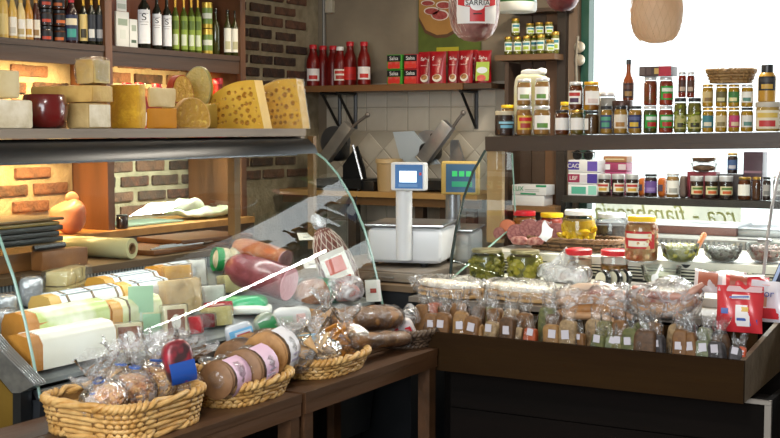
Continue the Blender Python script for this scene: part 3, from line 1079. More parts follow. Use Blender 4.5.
ye1 = PX(265, 128, -2.79).y
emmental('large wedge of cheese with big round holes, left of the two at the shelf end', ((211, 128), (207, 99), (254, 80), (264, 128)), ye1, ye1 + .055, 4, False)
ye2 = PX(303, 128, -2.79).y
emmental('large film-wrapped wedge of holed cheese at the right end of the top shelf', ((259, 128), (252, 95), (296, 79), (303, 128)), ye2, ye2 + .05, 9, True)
PASS = ccol('86140f', '72100c', sc=10, trl=.2)
for i, (px_, pyt) in enumerate(((127, 83), (140, 83), (157, 84), (205, 79), (218, 78))):
    p = PX(px_, pyt, -3.78)
    bottle('red-capped tomato bottle behind the ' + ['holey wedge, leftmost of the row', 'holey wedge, second of the row', 'pale tan block', 'olive-rinded wedge', 'left big holed wedge'][i],
           (p.x, p.y, 1.486), .085, p.z - 1.486, 'passata', PASS, REDL, ('e8e2d4', 'b3211d'))

# ================================================================== BOTTLES ON THE WALL SHELVES
DARKG = mat('1a1d14', .12, coat=.5, name='dark_bottle_glass')
GRNG = mat('5a6a1e', .15, '48561a', 8, trl=.25, coat=.5, name='green_oil_bottle')
GOLDF = mat('c79a3a', .3, metal=.7, name='gold_foil')
MUSTB = mat('d6b25a', .3, 'caa24a', 9, name='cream_sauce_bottle')
OCHRE = mat('c58a2a', .3, 'b67a20', 9, name='ochre_sauce_bottle')
BROWN_B = mat('4a2114', .25, name='brown_sauce_bottle')


def wb_(label, pc, w_, pt, zs, x, *a, **k):
    p_ = PX(pc, pt, x)
    bottle(label, (p_.x, p_.y, zs + .001), w_ * mpp(p_), p_.z - zs, *a, **k)


xb = -3.82
Q = z1s
wb_('pale yellow sauce bottle, leftmost on the upper left shelf', 3, 9, -12, Q, xb, 'sauce', MUSTB, YELL, ('dcc27c',))
wb_('yellow sauce bottle with white label, second on the upper left shelf', 12, 9, -6, Q, xb, 'sauce', MUSTB, WHITE, ('e8e4d8', 'c9c3b4'))
wb_('cream sauce bottle with white label and cone neck, third on the upper left shelf', 20.5, 9, -2, Q, xb, 'sauce', mat('e0c98c', .3), MUSTB, ('ece8de', 'b9a77a'))
wb_('orange-yellow sauce bottle with white label, fourth on the upper left shelf', 28, 9, -3, Q, xb, 'sauce', OCHRE, OCHRE, ('ebe5d6', 'c79c3c'))
wb_('brown sauce bottle with cream label, fifth on the upper left shelf', 35.5, 8.5, -2, Q, xb, 'sauce', BROWN_B, OCHRE, ('e5decb', '9c7b4a'))
for col, px_ in (('red', 46), ('orange', 60)):
    zz = Q
    for lv, nm in enumerate(('bottom', 'middle', 'top')):
        p = PX(px_, 40, xb)
        w_ = 13.5 * mpp(p)
        h_ = 16.5 * mpp(p)
        jar('squat black-label jar with %s emblem, %s of its stack on the upper shelf' % (col, nm), (p.x, p.y, zz + .001), w_, h_, DARKJ if col == 'red' else AMBER, BLKL, ('1c1c20', 'c2452a' if col == 'red' else 'cf6a2f', None), lz=(.15, .7), lidh=.2)
        zz += h_ + .002
wb_('dark wine bottle with red cap and navy triangle label', 71, 13.5, -4, Q, xb + .03, 'sauce', mat('2a1012', .15, coat=.5), REDL, ('2a3350', '3f9a8e', 'e3d6b4'), lz=(.08, .6), neck=REDL)
wb_('small red bottle half hidden behind the navy label bottle', 78, 8, 8, Q, xb - .11, 'sauce', mat('a3201c', .3), REDL)
wb_('dark bottle with narrow yellow label, upper left shelf', 83, 8.5, -4, Q, -3.77, 'oil', DARKG, GOLDF, ('d9c07a', '3a3320'), neck=GOLDF, lz=(.08, .62))
wb_('dark bottle with black label and gold neck, second from the shelf divider', 91, 8.5, -5, Q, -3.745, 'oil', DARKG, GOLDF, ('262a33', 'cfcfcb'), neck=GOLDF, lz=(.08, .6))
wb_('dark bottle with black label and gold neck, beside the shelf divider', 99, 9, -5, Q, -3.735, 'oil', DARKG, GOLDF, ('1f232c', '8f9094'), neck=GOLDF, lz=(.08, .6))
Q = z2s
wpk = mat('e9ebe6', .5)
x0, x1, y0, y1, h = cbox(114, 116, 129, 11, xb + .04, Q)
ex = carton('white carton with grey-green print, bottom one beside the shelf divider', x0, x1, y0, y1, Q + .001, h, wpk, panels=(('x', .15, .85, .62, .8, mat('9fae9a', .5)), ('x', .3, .7, .25, .5, mat('dfe4dc', .5))))
carton('white carton stacked on the grey-green printed carton', x0 + .005, x1 - .005, y0 + .01, y1 - .01, Q + h + .003, .11, wpk, panels=(('x', .1, .9, .1, .3, mat('b9c2b8', .5)),))
x0, x1, y0, y1, h = cbox(128, 129.5, 137.5, 19, xb + .03, Q)
carton('smaller white carton before the dark bottles of the upper shelf', x0, x1, y0, y1, Q + .001, h, wpk, panels=(('x', .2, .8, .2, .3, mat('51664f', .5)), ('x', .25, .8, .6, .8, mat('aab5a4', .5))))
SM = mat('1b1b1e', .5)
for i, (px_, w_, pt) in enumerate(((143.5, 13, -14), (156.5, 10, -8), (166.5, 10, -6))):
    p = PX(px_, pt, xb + .03)
    W_ = w_ * mpp(p)
    hh = p.z - Q
    t = bottle('dark oil bottle with white letter S label, ' + ('largest of the three', 'middle of the three', 'beside the green bottles')[i], (p.x, p.y, Q + .001), W_, hh, 'oil', DARKG, (DARKG, WHITE, WHITE)[i], ('edeef0',), lz=(.09, .62))
    lb = [c for c in t.children if c.name.startswith('label')][0]
    part(lb, 'letter', text_mesh('S', W_ * .75), SM, (W_ * .512, 0, hh * .50), (PI / 2, 0, PI / 2), (1.2, 1, 1))
    part(lb, 'print', arc(W_ * .506, hh * .56, hh * .565, 40), SM)
    part(lb, 'print', arc(W_ * .506, hh * .425, hh * .43, 40), SM)
    part(lb, 'print', arc(W_ * .506, hh * .385, hh * .39, 30), SM)
for i, px_ in enumerate((175, 183.5, 191, 197.5)):
    wb_('slim green-labelled oil bottle with gold neck, %s from the letter S bottles' % ('first', 'second', 'third', 'fourth')[i], px_, 7.6, -4, Q, xb + .02, 'oil', GRNG, GOLDF, ('8ea53a', 'dbe3c4', '5d7526'), lz=(.06, .64), neck=GOLDF)
p = PX(207, 2, xb + .02)
for lv, (za, zb2, nm) in enumerate(((0, .49, 'lower yellow and green oil tin of the stacked pair'), (.5, 1, 'upper yellow and green oil tin of the stacked pair'))):
    hh = (p.z - Q)
    t = thing('oil_tin', nm, 'tin', (p.x, p.y, Q + .001 + za * hh), face(p))
    w_ = 10.5 * mpp(p)
    part(t, 'tin_body', lathe([(w_ * .48, 0), (w_ * .5, .004), (w_ * .5, hh * .48), (w_ * .47, hh * .485), (0, hh * .485)], 18), mat('cfae45', .3, metal=.4))
    part(t, 'label', arc(w_ * .503, hh * .08, hh * .38, 75), mat('6f8a3c', .4))
    part(t, 'print', arc(w_ * .507, hh * .18, hh * .28, 60), mat('d9dcc8', .4))
for i, (px_, pt, lab) in enumerate(((215.5, 9, None), (222.5, 10, ('2c3018',)), (227.5, 10, ('e4e2d6', 'b9b48f')), (235, 11, ('e6e2d4', 'b5af88')))):
    wb_(('plain dark green oil bottle right of the oil tins', 'dark oil bottle with green label, second right of the oil tins', 'dark oil bottle with tall white label, second from the shelf end', 'dark oil bottle with white label at the right end of the shelf')[i],
        px_, 7.8, pt, Q, (-3.79, -3.86, -3.76, -3.735)[i], 'oil', mat('35380f', .14, '2a2d0c', 8, coat=.5), DARKG, lab, lz=(.08, .6))

# ================================================================== BEHIND THE LEFT CASE: worktop goods
KRAFT = mat('7d4f1e', .55, '6b431a', 8, .15, 30, name='brown_board')
BLKB = mat('1d2120', .45, name='black_board')
ZLG = 1.061
b0, b1 = PX(-60, 240, -3.15), PX(64, 240, -3.15)
zz = ZLG
nb = [(.018, mat('6e5426', .5), 'olive brown serving board at the bottom of the board pile'), (.02, BLKB, 'black serving board, lowest of the three black ones'), (.02, BLKB, 'black serving board, middle of the three black ones'), (.02, BLKB, 'black serving board, highest of the three black ones'),
      (.014, mat('7d6a2b', .4), 'olive serving board lying second from the top of the pile'), (.012, mat('6d4f20', .4), 'thin brown tray at the very top of the board pile')]
zz = PX(30, 246, -3.25).z
for i, (hh, m, lb) in enumerate(nb):
    y1_ = b1.y - (.02 if i in (0, 2, 4) else .0) + (.01 if i == 5 else 0)
    o = thing('serving_board', lb, 'board', (-3.27, (b0.y + y1_) / 2, zz), R_((-1, 1, 0, 1, -1, 2)[i]), 'pile of serving boards')
    part(o, 'board', rbox(.24, y1_ - b0.y, hh - .002, .004), m)
    part(o, 'grip_edge', rbox(.03, .008, (hh - .002) * .6, .001), m, (.06, (y1_ - b0.y) / 2 + .004, .002))
    zz += hh
o = solo('crate', 'low wooden crate carrying the pile of serving boards', 'crate', rbox(.24, b1.y - b0.y - .03, PX(30, 246, -3.25).z - ZLG - .001, .004), KRAFT, (-3.27, (b0.y + b1.y) / 2, ZLG))
# chopping block with knife
x0, x1, y0, y1, h = cbox(38, 42, 88, 252, -3.09, ZLG)
o = thing('chopping_block', 'thick worn brown chopping block behind the wrapped cheese wedge', 'block', (-3.12, (y0 + y1) / 2, ZLG))
part(o, 'block', block([(-.025, -(y1 - y0) / 2), (.03, -(y1 - y0) / 2), (.03, (y1 - y0) / 2), (-.025, (y1 - y0) / 2)], h, .006, .002, 3), mat('8a5a2c', .5, '71451f', 9, .2, 40))
k0, k1, k2 = PX(-5, 255, -3.11), PX(33, 251, -3.11), PX(64, 248, -3.11)
o = thing('knife', 'long knife with a black handle lying on the chopping block', 'knife', (k1.x, k1.y, ZLG + h))
zk = .012
part(o, 'handle', G().tube([(0, 0, zk), (k2.x - k1.x, k2.y - k1.y, zk + .002)], .011, 8).mesh(), mat('15171b', .25))
part(o, 'blade', G().box((0, -.09, zk), (.003, .18, .022)).mesh(smooth=False), mat('b07a40', .2, metal=.8))
# roll of cling film
a, b = PX(62, 243, -3.42), PX(132, 246, -3.10)
d = (b - a)
rr_ = 10.5 * mpp(b)
o = thing('film_roll', 'big pale green roll of cling film with cardboard core', 'roll', ((a.x + b.x) / 2, (a.y + b.y) / 2, ZLG + rr_), rot=(0, PI / 2, math.atan2(d.y, d.x) + 0))
o.rotation_euler = Euler((0, PI / 2, math.atan2(d.y, d.x)))
L_ = d.length
part(o, 'film', G().lathe([(rr_ * .55, -L_ / 2), (rr_ * .98, -L_ / 2), (rr_, -L_ / 2 + .004), (rr_, L_ / 2 - .004), (rr_ * .98, L_ / 2), (rr_ * .55, L_ / 2)], 28, cap=False).mesh(), mat('c9c79a', .22, 'bdbb8c', 10, coat=.4, trl=.15))
part(o, 'core', G().lathe([(rr_ * .54, -L_ / 2 - .002), (rr_ * .54, L_ / 2 + .002), (rr_ * .42, L_ / 2 + .002), (rr_ * .42, -L_ / 2 - .002)], 24, cap=False).mesh(), mat('7b5a37', .7))
# brown boards / paper and tools on the ledge
p = PX(185, 246, -3.2)
for i, (dy, dz, lb, m) in enumerate(((0, 0, 'long brown cutting board on the ledge right of the film roll', mat('6a3f1a', .5, '5a3415', 8)), (.12, .022, 'second brown cutting board lying crosswise on the long one', mat('5e3616', .5, '4f2d12', 8)))):
    o = thing('cutting_board', lb, 'board', (-3.24, p.y + dy, ZLG + dz), R_((2, -6)[i]))
    part(o, 'board', rbox(.26, .62 - .2 * i, .02, .004), m)
    part(o, 'grip_hole', rbox(.02, .06, .003, .001), BLKB, (.08, .2, .0185))
p = PX(180, 243, -3.13)
for i in range(3):
    o = thing('carving_fork' if i == 0 else 'skewer', ('thin steel carving fork lying on the brown board', 'thin metal skewer lying beside the carving fork', 'thin metal skewer nearest the vent grille')[i], 'utensil', (-3.13 - i * .03 + .03, p.y - .05 + i * .06, ZLG + .026))
    part(o, 'shaft', G().tube([(0, -.16, 0), (-.01 * i, .16, .0)], .0035, 6).mesh(), STEEL)
    part(o, 'handle', G().tube([(-.01 * i, .16, 0), (-.01 * i, .22, 0)], .006, 6).mesh(), WOODD)
# pinkish bag, dark jar, crumpled bag, glass sheets on the shelving worktop
p = PX(79, 228, -3.66)
w_ = 34 * mpp(p)
o = thing('plastic_bag', 'knotted pinkish plastic bag standing against the orange wooden divider', 'bag', (p.x - .06, p.y, 1.107), face(p) + PI / 2)
hb_ = 38 * mpp(p)
part(o, 'bag_body', pillow(w_, w_ * .62, hb_ * .9, .75, .022, 13, 4, 40, 22), mat('d8a083', .3, 'c78b70', 8, .4, 30, trl=.3, coat=.3))
part(o, 'knot', pillow(w_ * .34, w_ * .2, hb_ * .28, .8, .012, 26, 5), mat('d8a083', .3, 'c78b70', 8, .4, 30, trl=.3, coat=.3), (w_ * .1, 0, hb_ * .8))
p = PX(122, 219, -3.70)
jar('small dark jar beside the divider post on the back worktop', (p.x, p.y, 1.107), 12 * mpp(p), 14 * mpp(p), DARKJ, BLKL)
p = PX(158, 222, -3.72)
o = solo('glass_sheet', 'pale green glass cutting sheet lying on the back worktop', 'sheet', rbox(.22, .40, .008, .003), mat('a9bfae', .15, trl=.3), (-3.84, p.y, 1.107))
p = PX(205, 217, -3.78)
o = thing('plastic_bag', 'crumpled white and yellow plastic bag lying flat on the back worktop', 'bag', (-3.80, p.y, 1.116), R_(80))
part(o, 'bag_body', pillow(.42, .16, .045, .8, .03, 14, 9, 40, 16), mat('d7d8cf', .4, 'b5bf9a', 18, .3, 40, trl=.2))
part(o, 'twisted_neck', pillow(.16, .09, .075, .8, .022, 18, 3, 26, 14), mat('dedfd8', .4, 'c9cfae', 18, trl=.2), (-.09, 0, .02))

# ================================================================== CHEESE AND COLD CUTS IN THE LEFT CASE
PAPERW = mat('e6e8ea', .4, name='white_cheese_wrap')
LOAF = mat('c88a3c', .45, 'b4752c', 10, .2, 40, name='amber_cheese')


def barcheese(label, pl, pr_, x0, x1, z0, h, body, wrap, strips=0, seed=1):
    """long cheese bar lying along the case, white paper sleeve over it"""
    xm = (x0 + x1) / 2
    y0, y1 = PX(pl, 320, xm).y, PX(pr_, 320, xm).y
    t = thing('cheese_bar', label, 'cheese', (xm, (y0 + y1) / 2, z0))
    W_ = x1 - x0
    poly = [(-W_ / 2, .0), (W_ / 2, 0), (W_ / 2, h * .7), (W_ * .36, h * .93), (0, h), (-W_ * .36, h * .93), (-W_ / 2, h * .7)]
    L_ = y1 - y0
    part(t, 'cheese_body', G().prism(poly, -L_ / 2, L_ / 2).rough(.003, 20, seed).mesh(ang=60), body)
    if wrap:
        part(t, 'sleeve', G().prism([(a * 1.03, b * 1.02) for a, b in poly], -L_ / 2 + .045, L_ / 2 - .004).rough(.0015, 30, seed).mesh(ang=60), wrap)
    if wrap is PAPERW:
        g_ = G()
        for k_ in range(5):
            xx_ = (-.36 + .18 * k_) * W_
            g_.box((xx_, .02, h * (1.0 - .16 * abs(xx_) / W_) + .0015), (.0045, L_ - .06, .002))
        part(t, 'print_stripes', g_.mesh(smooth=False), mat('a9bccb', .5), kind='stuff')
    for i in range(strips):
        yy = -L_ / 2 + .07 + (L_ - .1) * i / max(1, strips - 1)
        part(t, 'band', G().prism([(a * 1.05, b * 1.035) for a, b in poly], yy, yy + .008).mesh(ang=60), mat('6f5a3f', .5))
    return t


barcheese('amber cheese loaf in a white sleeve, front row at the near end', 16, 103, -2.56, -2.455, .892, .10, LOAF, mat('f2f1ec', .35, 'e7e4da', 6), 0, 1)
barcheese('amber cheese loaf in a white and green sleeve, second row at the near end', 14, 98, -2.68, -2.575, .915, .115, LOAF, mat('eef0e2', .35, 'b9cb7c', 5, lo=.45, hi=.6), 0, 2)
barcheese('long pale cheese bar in banded white paper, third row', 40, 112, -2.80, -2.70, .945, .10, mat('caa35a', .45), PAPERW, 3, 3)
barcheese('white-wrapped cheese bar in the third row, second from the near end', 114, 160, -2.80, -2.70, .945, .10, mat('d7a84a', .45), PAPERW, 2, 4)
barcheese('dark-banded white cheese bar in the back row near the grille', 96, 150, -2.92, -2.82, .968, .085, mat('c9953f', .45), PAPERW, 2, 5)
barcheese('golden cheese bar with banded paper in the middle of the back row', 154, 192, -2.92, -2.82, .968, .095, mat('d99a35', .45), PAPERW, 2, 6)
barcheese('amber cheese bar with a cut end in the second row behind the oval labels', 102, 152, -2.68, -2.59, .917, .10, mat('d39a3c', .4), mat('e9e6cd', .35, 'cfd79a', 6), 1, 7)
FOILW = mat('c3c6cc', .25, '9ea3aa', 22, .8, 30, metal=.35, name='crumpled_wrap')
for lb, a, b, wpx, hpx, x in (('crumpled silvery wrapped cheese, left edge of the case by the near glass', 6, 290, 26, 28, -2.86), ('crumpled silvery wrapped cheese in front of the chopping block', 31, 288, 26, 30, -2.95), ('crumpled silvery wrapped cheese low at the near end glass', 2, 318, 34, 30, -2.74)):
    p = PX(a, b, x)
    s_ = mpp(p)
    t = thing('wrapped_cheese', lb, 'cheese', (p.x, p.y, deck_z(p.x) + .001), face(p) + PI / 2)
    part(t, 'cheese_body', pillow(wpx * s_ * .9, .08, hpx * s_, .45, .005, 20, len(lb)), FOILW)
    part(t, 'film_ends', pillow(wpx * s_, .095, hpx * s_ * 1.05, .5, .010, 24, len(lb) + 3), FILM)
p = PX(64, 288, -2.98)
t = thing('cheese', 'small film-wrapped cheese wedge lying below the chopping block', 'cheese', (p.x + .02, p.y, deck_z(-2.96)), R_(20))
part(t, 'cheese_body', block([(-.05, -.10), (.05, -.10), (.03, .13), (-.02, .14)], .05, .008, .003, 4), mat('cdbb85', .4, 'b7a468', 12))
part(t, 'top_piece', block([(-.045, -.09), (.03, -.085), (.015, .10), (-.03, .12)], .05, .008, .003, 5), mat('d6c48e', .4, 'bfae74', 12), (0, .01, .052))
part(t, 'wrapping', block([(-.055, -.105), (.055, -.105), (.035, .135), (-.025, .145)], .108, .02, .006, 8, 5), FILM)


def pack(label, name, cat, pc, pb, wpx, hpx, depth, body, lab=None, film=True, yaw=.55, tilt=-.15, x=None, b=.006, up=0, seed=1):
    """wrapped piece standing on the sloping deck, broad face turned to the room; lab = (paper, accent oval)"""
    p_ = DK(pc, pb, up) if x is None else PX(pc, pb, x)
    s_ = mpp(p_)
    zb = max(deck_z(p_.x - depth * .5) + up, p_.z if x is None else 0)
    W_, h_ = wpx * s_, hpx * s_
    ang = face(p_) * (1 - yaw)
    t = thing(name, label, cat, (p_.x - depth * .5, p_.y, zb + .002), rot=(0, tilt, ang))
    part(t, 'body', block([(-depth / 2, -W_ / 2), (depth / 2, -W_ / 2), (depth / 2, W_ / 2), (-depth / 2, W_ / 2)], h_, b, .0015, seed), body)
    if lab:
        l1 = part(t, 'label', rbox(.0015, W_ * .74, h_ * .76, 0), mat(lab[0], .5), (depth / 2 + .0025, 0, h_ * .12))
        part(l1, 'oval', G().lathe([(0, 0), (.5, 0), (.5, .0012), (0, .0012)], 24, M=Matrix.Translation((.001, 0, h_ * .38)) @ Matrix.Rotation(PI / 2, 4, 'Y') @ Matrix.Diagonal((h_ * .46, W_ * .4, 1, 1))).mesh(), mat(lab[1], .5))
    if film:
        part(t, 'wrapping', block([(-depth / 2 - .003, -W_ / 2 - .004), (depth / 2 + .006, -W_ / 2 - .004), (depth / 2 + .006, W_ / 2 + .004), (-depth / 2 - .003, W_ / 2 + .004)], h_ + .004, b, .003, seed + 3, 5), FILM)
    return t


CRM = mat('e9dfc0', .4, 'd9cda8', 10, name='cream_cheese_slab')
pack('cream cheese slab with brown label and white oval, left of the two', 'cheese_slab', 'cheese', 133.5, 355, 29, 29, .045, CRM, ('8f5a44', 'ece7df'), yaw=.35)
pack('cream cheese slab with brown label and white oval, right of the two', 'cheese_slab', 'cheese', 180.5, 341, 24, 33, .045, CRM, ('8f5a44', 'ece7df'), yaw=.35)
pack('small bright red waxed cheese beside the right oval-label slab', 'cheese', 'cheese', 198, 338, 20, 18, .06, mat('d7263a', .25, coat=.5), None, yaw=.4, b=.014)
pack('dark red waxed cheese behind the bright red one', 'cheese', 'cheese', 213, 331, 14, 15, .05, mat('7d1623', .25, coat=.5), None, yaw=.4, b=.012)
pack('yellow cheese piece wrapped in film with a red paper label above', 'cheese', 'cheese', 224, 329, 26, 19, .06, mat('d9cb86', .4, 'c7b86d', 9), None, yaw=.5, seed=4)
p = DK(222, 310, .03)
t = thing('card_sign', 'dark red rectangular card leaning on the yellow cheese piece', 'sign', (p.x - .01, p.y, p.z - .005), rot=(0, -.45, face(p) * .6))
part(t, 'card', rbox(.003, 30 * mpp(p), 10 * mpp(p), .001), mat('a11f28', .45))
part(t, 'lettering', rbox(.001, 14 * mpp(p), 2 * mpp(p), 0), mat('d9a39a', .5), (.002, -.005, 6 * mpp(p)))
part(t, 'lettering', rbox(.001, 18 * mpp(p), 1.2 * mpp(p), 0), mat('d9a39a', .5), (.002, -.003, 3.4 * mpp(p)))
pack('bright orange-yellow cheese block in film between two white packs', 'cheese', 'cheese', 184, 300, 30, 30, .09, mat('e0a83a', .35, 'd69a2b', 8), None, x=-2.78, yaw=.6, seed=5)
pack('white upright cheese pack with cut-off corners next to the orange cheese', 'cheese', 'cheese', 203, 291, 17, 31, .06, mat('ecebe2', .4), None, x=-2.80, yaw=.5, seed=6)
pack('big pale peach film-wrapped cheese block behind the right oval-label slab', 'cheese', 'cheese', 188, 322, 42, 34, .08, mat('e9cf9d', .4, 'e0b878', 7), None, x=-2.63, yaw=.7, seed=7)
pack('small white cheese pack above the red card', 'cheese', 'cheese', 218, 305, 22, 17, .05, mat('eeeee8', .4), None, x=-2.68, yaw=.5, seed=8)
pack('pale yellow cheese block right of the small white pack', 'cheese', 'cheese', 240, 303, 24, 18, .07, mat('ddd39a', .4, 'cfc383', 9), None, x=-2.72, yaw=.5, seed=9)
# green price card holders on clear stems
CARD = mat('b9dcc0', .25, trl=.35, name='green_card')
for lb, a, b, ww, hh_, x in (('translucent pale green price card on a stem, front of the case', 141, 313, 25, 27, -2.585), ('translucent pale green price card lying low behind the oval-label slab', 152, 336, 18, 22, -2.55)):
    p = PX(a, b, x)
    s_ = mpp(p)
    zd = deck_z(x)
    t = thing('price_card', lb, 'card', (p.x, p.y, zd + .001), face(p) * .8)
    part(t, 'card', rbox(.003, ww * s_, hh_ * s_, .001), CARD, (0, 0, p.z - zd))
    part(t, 'stem', G().tube([(0, 0, 0), (0, 0, p.z - zd + .002)], .004, 6).mesh(), mat('d9e4dd', .2, trl=.3))
    part(t, 'foot', rbox(.02, .03, .004, .001), mat('d9e4dd', .2))


def logthing(label, name, cat, a, b, r, body, cut=None, cutm=None, r2=None, film=None, seed=1, band=None, ends=.35, flat=1.0, amp=.004):
    """sausage or loaf from a to b (room coordinates of its axis)"""
    a, b = Vector(a), Vector(b)
    mid = (a + b) / 2
    d_ = b - a
    L_ = d_.length
    q = d_.to_track_quat('Z', 'X')
    t = thing(name, label, cat, tuple(mid))
    t.rotation_euler = q.to_euler()
    r2 = r2 or r

    def shell(k, ex=0, am=amp, sd=seed):
        pts = []
        n_ = 14
        for i in range(n_ + 1):
            u = i / n_
            rad = (r + (r2 - r) * u) * k
            e0 = min(1, u / ends) if ends else 1
            e1 = min(1, (1 - u) / ends) if ends else 1
            if cut == 'a' or cut == 'ab':
                e0 = 1
            if cut == 'b' or cut == 'ab':
                e1 = 1
            rad *= math.sqrt(max(.0, 1 - (1 - e0) ** 2)) * math.sqrt(max(.0, 1 - (1 - e1) ** 2))
            pts.append((max(rad, .0005 if 0 < i < n_ else rad), -L_ / 2 * k - ex + (L_ * k + 2 * ex) * u))
        return G().lathe(pts, 22, flat, 1).rough(am, 18, sd).mesh(ang=60)
    part(t, 'body', shell(1), body)
    for e, z_, rr_2 in (('a', -L_ / 2 - .001, r), ('b', L_ / 2 + .001, r2)):
        if cut and e in cut:
            part(t, 'cut_face', G().lathe([(0, -.002), (rr_2 * .97, -.0015), (rr_2 * .97, .0015), (0, .002)], 22, flat, 1).mesh(), cutm, (0, 0, z_))
    if band:
        z_, w_, bmz, txt = band
        part(t, 'label', G().lathe([((r + (r2 - r) * z_) * 1.02, -w_ / 2), ((r + (r2 - r) * z_) * 1.03, 0), ((r + (r2 - r) * z_) * 1.02, w_ / 2)], 24, flat, 1, cap=False).mesh(), bmz, (0, 0, -L_ / 2 + L_ * z_))
    if film:
        part(t, 'wrapping', shell(1.06, .004, .006, seed + 7), film)
    return t


# cold cuts at the far half of the case
def PXZ(px, py, x):
    return PX(px, py, x)


SAL = mat('6d2a30', .35, '8a434a', 30, .1, 60, coat=.3, name='dark_salami')
PINK = mat('efb4be', .5, 'e09aa6', 60, .05, name='pink_cut_meat')
HAMC = mat('a9542a', .4, 'c27844', 20, .25, 40, name='orange_crust')
WS = mat('d9d4bd', .7, 'bfb894', 26, .3, 60, name='floury_salami_skin')
a, b = PX(262, 300, -2.66), PX(288, 285, -2.60)
logthing('big purple-red salami roll with a round pink cut face', 'salami', 'cold cut', PX(289, 284, -2.52) + Vector((-.27, -.02, .055)), PX(289, 284, -2.52), 17 * mpp(b), SAL, 'b', PINK, seed=3)
logthing('second dark red salami lying behind the pink cut face', 'salami', 'cold cut', PX(226, 276, -2.86), PX(262, 271, -2.80), .045, SAL, seed=4, film=FILM)
logthing('brown mortadella roll with a green label band', 'mortadella', 'cold cut', PX(298, 297, -2.57), PX(338, 292, -2.53), 17 * mpp(PX(318, 295, -2.55)), mat('9c5c3c', .35, 'b07450', 8, coat=.3), None, None, r2=15 * mpp(PX(318, 295, -2.55)), band=(.62, .055, mat('1f8f6a', .4), None), seed=5, film=FILM)
logthing('cured pork loin with orange crust and a pale pink cut end', 'cured_pork', 'cold cut', PX(285, 260, -2.70) + Vector((-.25, .0, .05)), PX(285, 260, -2.70), .05, HAMC, 'b', mat('d9a3a8', .4, 'c98890', 30), seed=6, film=FILM, flat=.8)
logthing('floury white salami with green band lying at the back', 'salami', 'cold cut', PX(214, 259, -2.98), PX(232, 260, -2.94), .046, WS, band=(.2, .03, mat('1f8f4a', .5), None), seed=7)
logthing('second floury white salami, right of the green-banded one', 'salami', 'cold cut', PX(230, 258, -2.93), PX(247, 257, -2.90), .048, WS, seed=8)
# netted ham with label leaning in the far corner
NETM = mat('5a2c26', .4, '7d463c', 25, .3, 50, name='ham_meat')


def net(parent, prof_, n, m, rows, tw=.35, sx=1, sy=1, r=.0013):
    """string net around a lathed body: two families of slanting cords, one part"""
    g = G()
    z0, z1 = prof_[0][1], prof_[-1][1]

    def rad(z):
        for (ra, za), (rb, zb2) in zip(prof_, prof_[1:]):
            if za <= z <= zb2:
                return ra + (rb - ra) * (z - za) / max(1e-6, zb2 - za)
        return prof_[-1][0]
    for s_ in (-1, 1):
        for k in range(n):
            pts = []
            for i in range(rows):
                u = .03 + .94 * i / (rows - 1)
                z = z0 + (z1 - z0) * u
                a_ = 2 * PI * k / n + s_ * u * tw * 2 * PI
                q = rad(z) * 1.012 + .001
                pts.append((sx * q * math.cos(a_), sy * q * math.sin(a_), z))
            g.tube(pts, r, 3)
    part(parent, 'net', g.mesh(smooth=False), m, kind='stuff')


hb, ht = PY(347, 292, 4.03), PY(320, 227, 4.0)
t = thing('netted_ham', 'whole netted ham with white label leaning in the far corner of the case', 'ham', tuple(hb))
t.rotation_euler = (ht - hb).to_track_quat('Z', 'X').to_euler()
L_ = (ht - hb).length
rh = 19 * mpp(hb)
hp_ = [(.005, -.02), (rh * .55, -.01), (rh * .9, L_ * .12), (rh, L_ * .3), (rh * .95, L_ * .5), (rh * .78, L_ * .75), (rh * .45, L_ * .93), (rh * .2, L_ * .98)]
part(t, 'meat', lathe(hp_, 24), NETM)
net(t, hp_, 16, mat('d9cdbf', .6), 12, .3)
part(t, 'knot', pillow(.05, .04, .07, .8, .006, 30, 3), FILM2, (0, 0, L_ * .95))
ca = math.atan2(*((t.rotation_euler.to_matrix().inverted() @ (CP - hb)).yx))
lo = part(t, 'label', arc(rh * 1.05, L_ * .08, L_ * .62, 42), mat('e9e6df', .5), (0, 0, 0), (0, 0, ca))
part(lo, 'print', arc(rh * 1.056, L_ * .30, L_ * .52, 26), mat('cf6a5c', .5))
part(lo, 'print', arc(rh * 1.056, L_ * .14, L_ * .22, 30), mat('b3342f', .5))
for lb, a, b, ww, hh_, x in (('white paper ticket lying behind the cured pork', 307, 240, 16, 8, -2.9), ('white paper ticket on top of the mortadella', 314, 268, 20, 10, -2.66), ('white paper card standing at the far front corner of the case', 374, 302, 16, 22, -2.42)):
    p = PX(a, b, x)
    s_ = mpp(p)
    zz = p.z
    flatp = hh_ < 15
    zt = p.z if flatp else deck_z(x) + .001
    t = thing('paper_ticket', lb, 'paper', (p.x, p.y, zt), rot=(0, -.9 if flatp else -.25, face(p) * .7))
    part(t, 'sheet', rbox(.002, ww * s_, hh_ * s_ * (1.3 if flatp else 1), 0), mat('e7e6e2', .5))
    part(t, 'print', rbox(.001, ww * s_ * .4, hh_ * s_ * .2, 0), mat('a9443c', .5) if not flatp else mat('b8b8b8', .5), (.0017, 0, hh_ * s_ * .4))
p = DK(258, 316)
t = thing('green_bag', 'flat green printed bag of sliced cheese lying in front of the salami', 'bag', (p.x - .05, p.y, deck_z(p.x - .05) + .002), face(p) + PI / 2)
part(t, 'bag_body', pillow(42 * mpp(p), .12, .055, .6, .008, 20, 4, 28, 12), mat('189a5c', .3, '2bb274', 10, coat=.3))
part(t, 'white_base', pillow(46 * mpp(p), .13, .03, .6, .006, 20, 5, 28, 12), mat('e6e8e2', .4), (.01, -.03, -.001))
p = DK(355, 306)
t = thing('wrapped_meat', 'crumpled film-wrapped meat pack with red print before the netted ham', 'cold cut', (p.x - .05, p.y, deck_z(p.x - .05) + .003), face(p) + PI / 2)
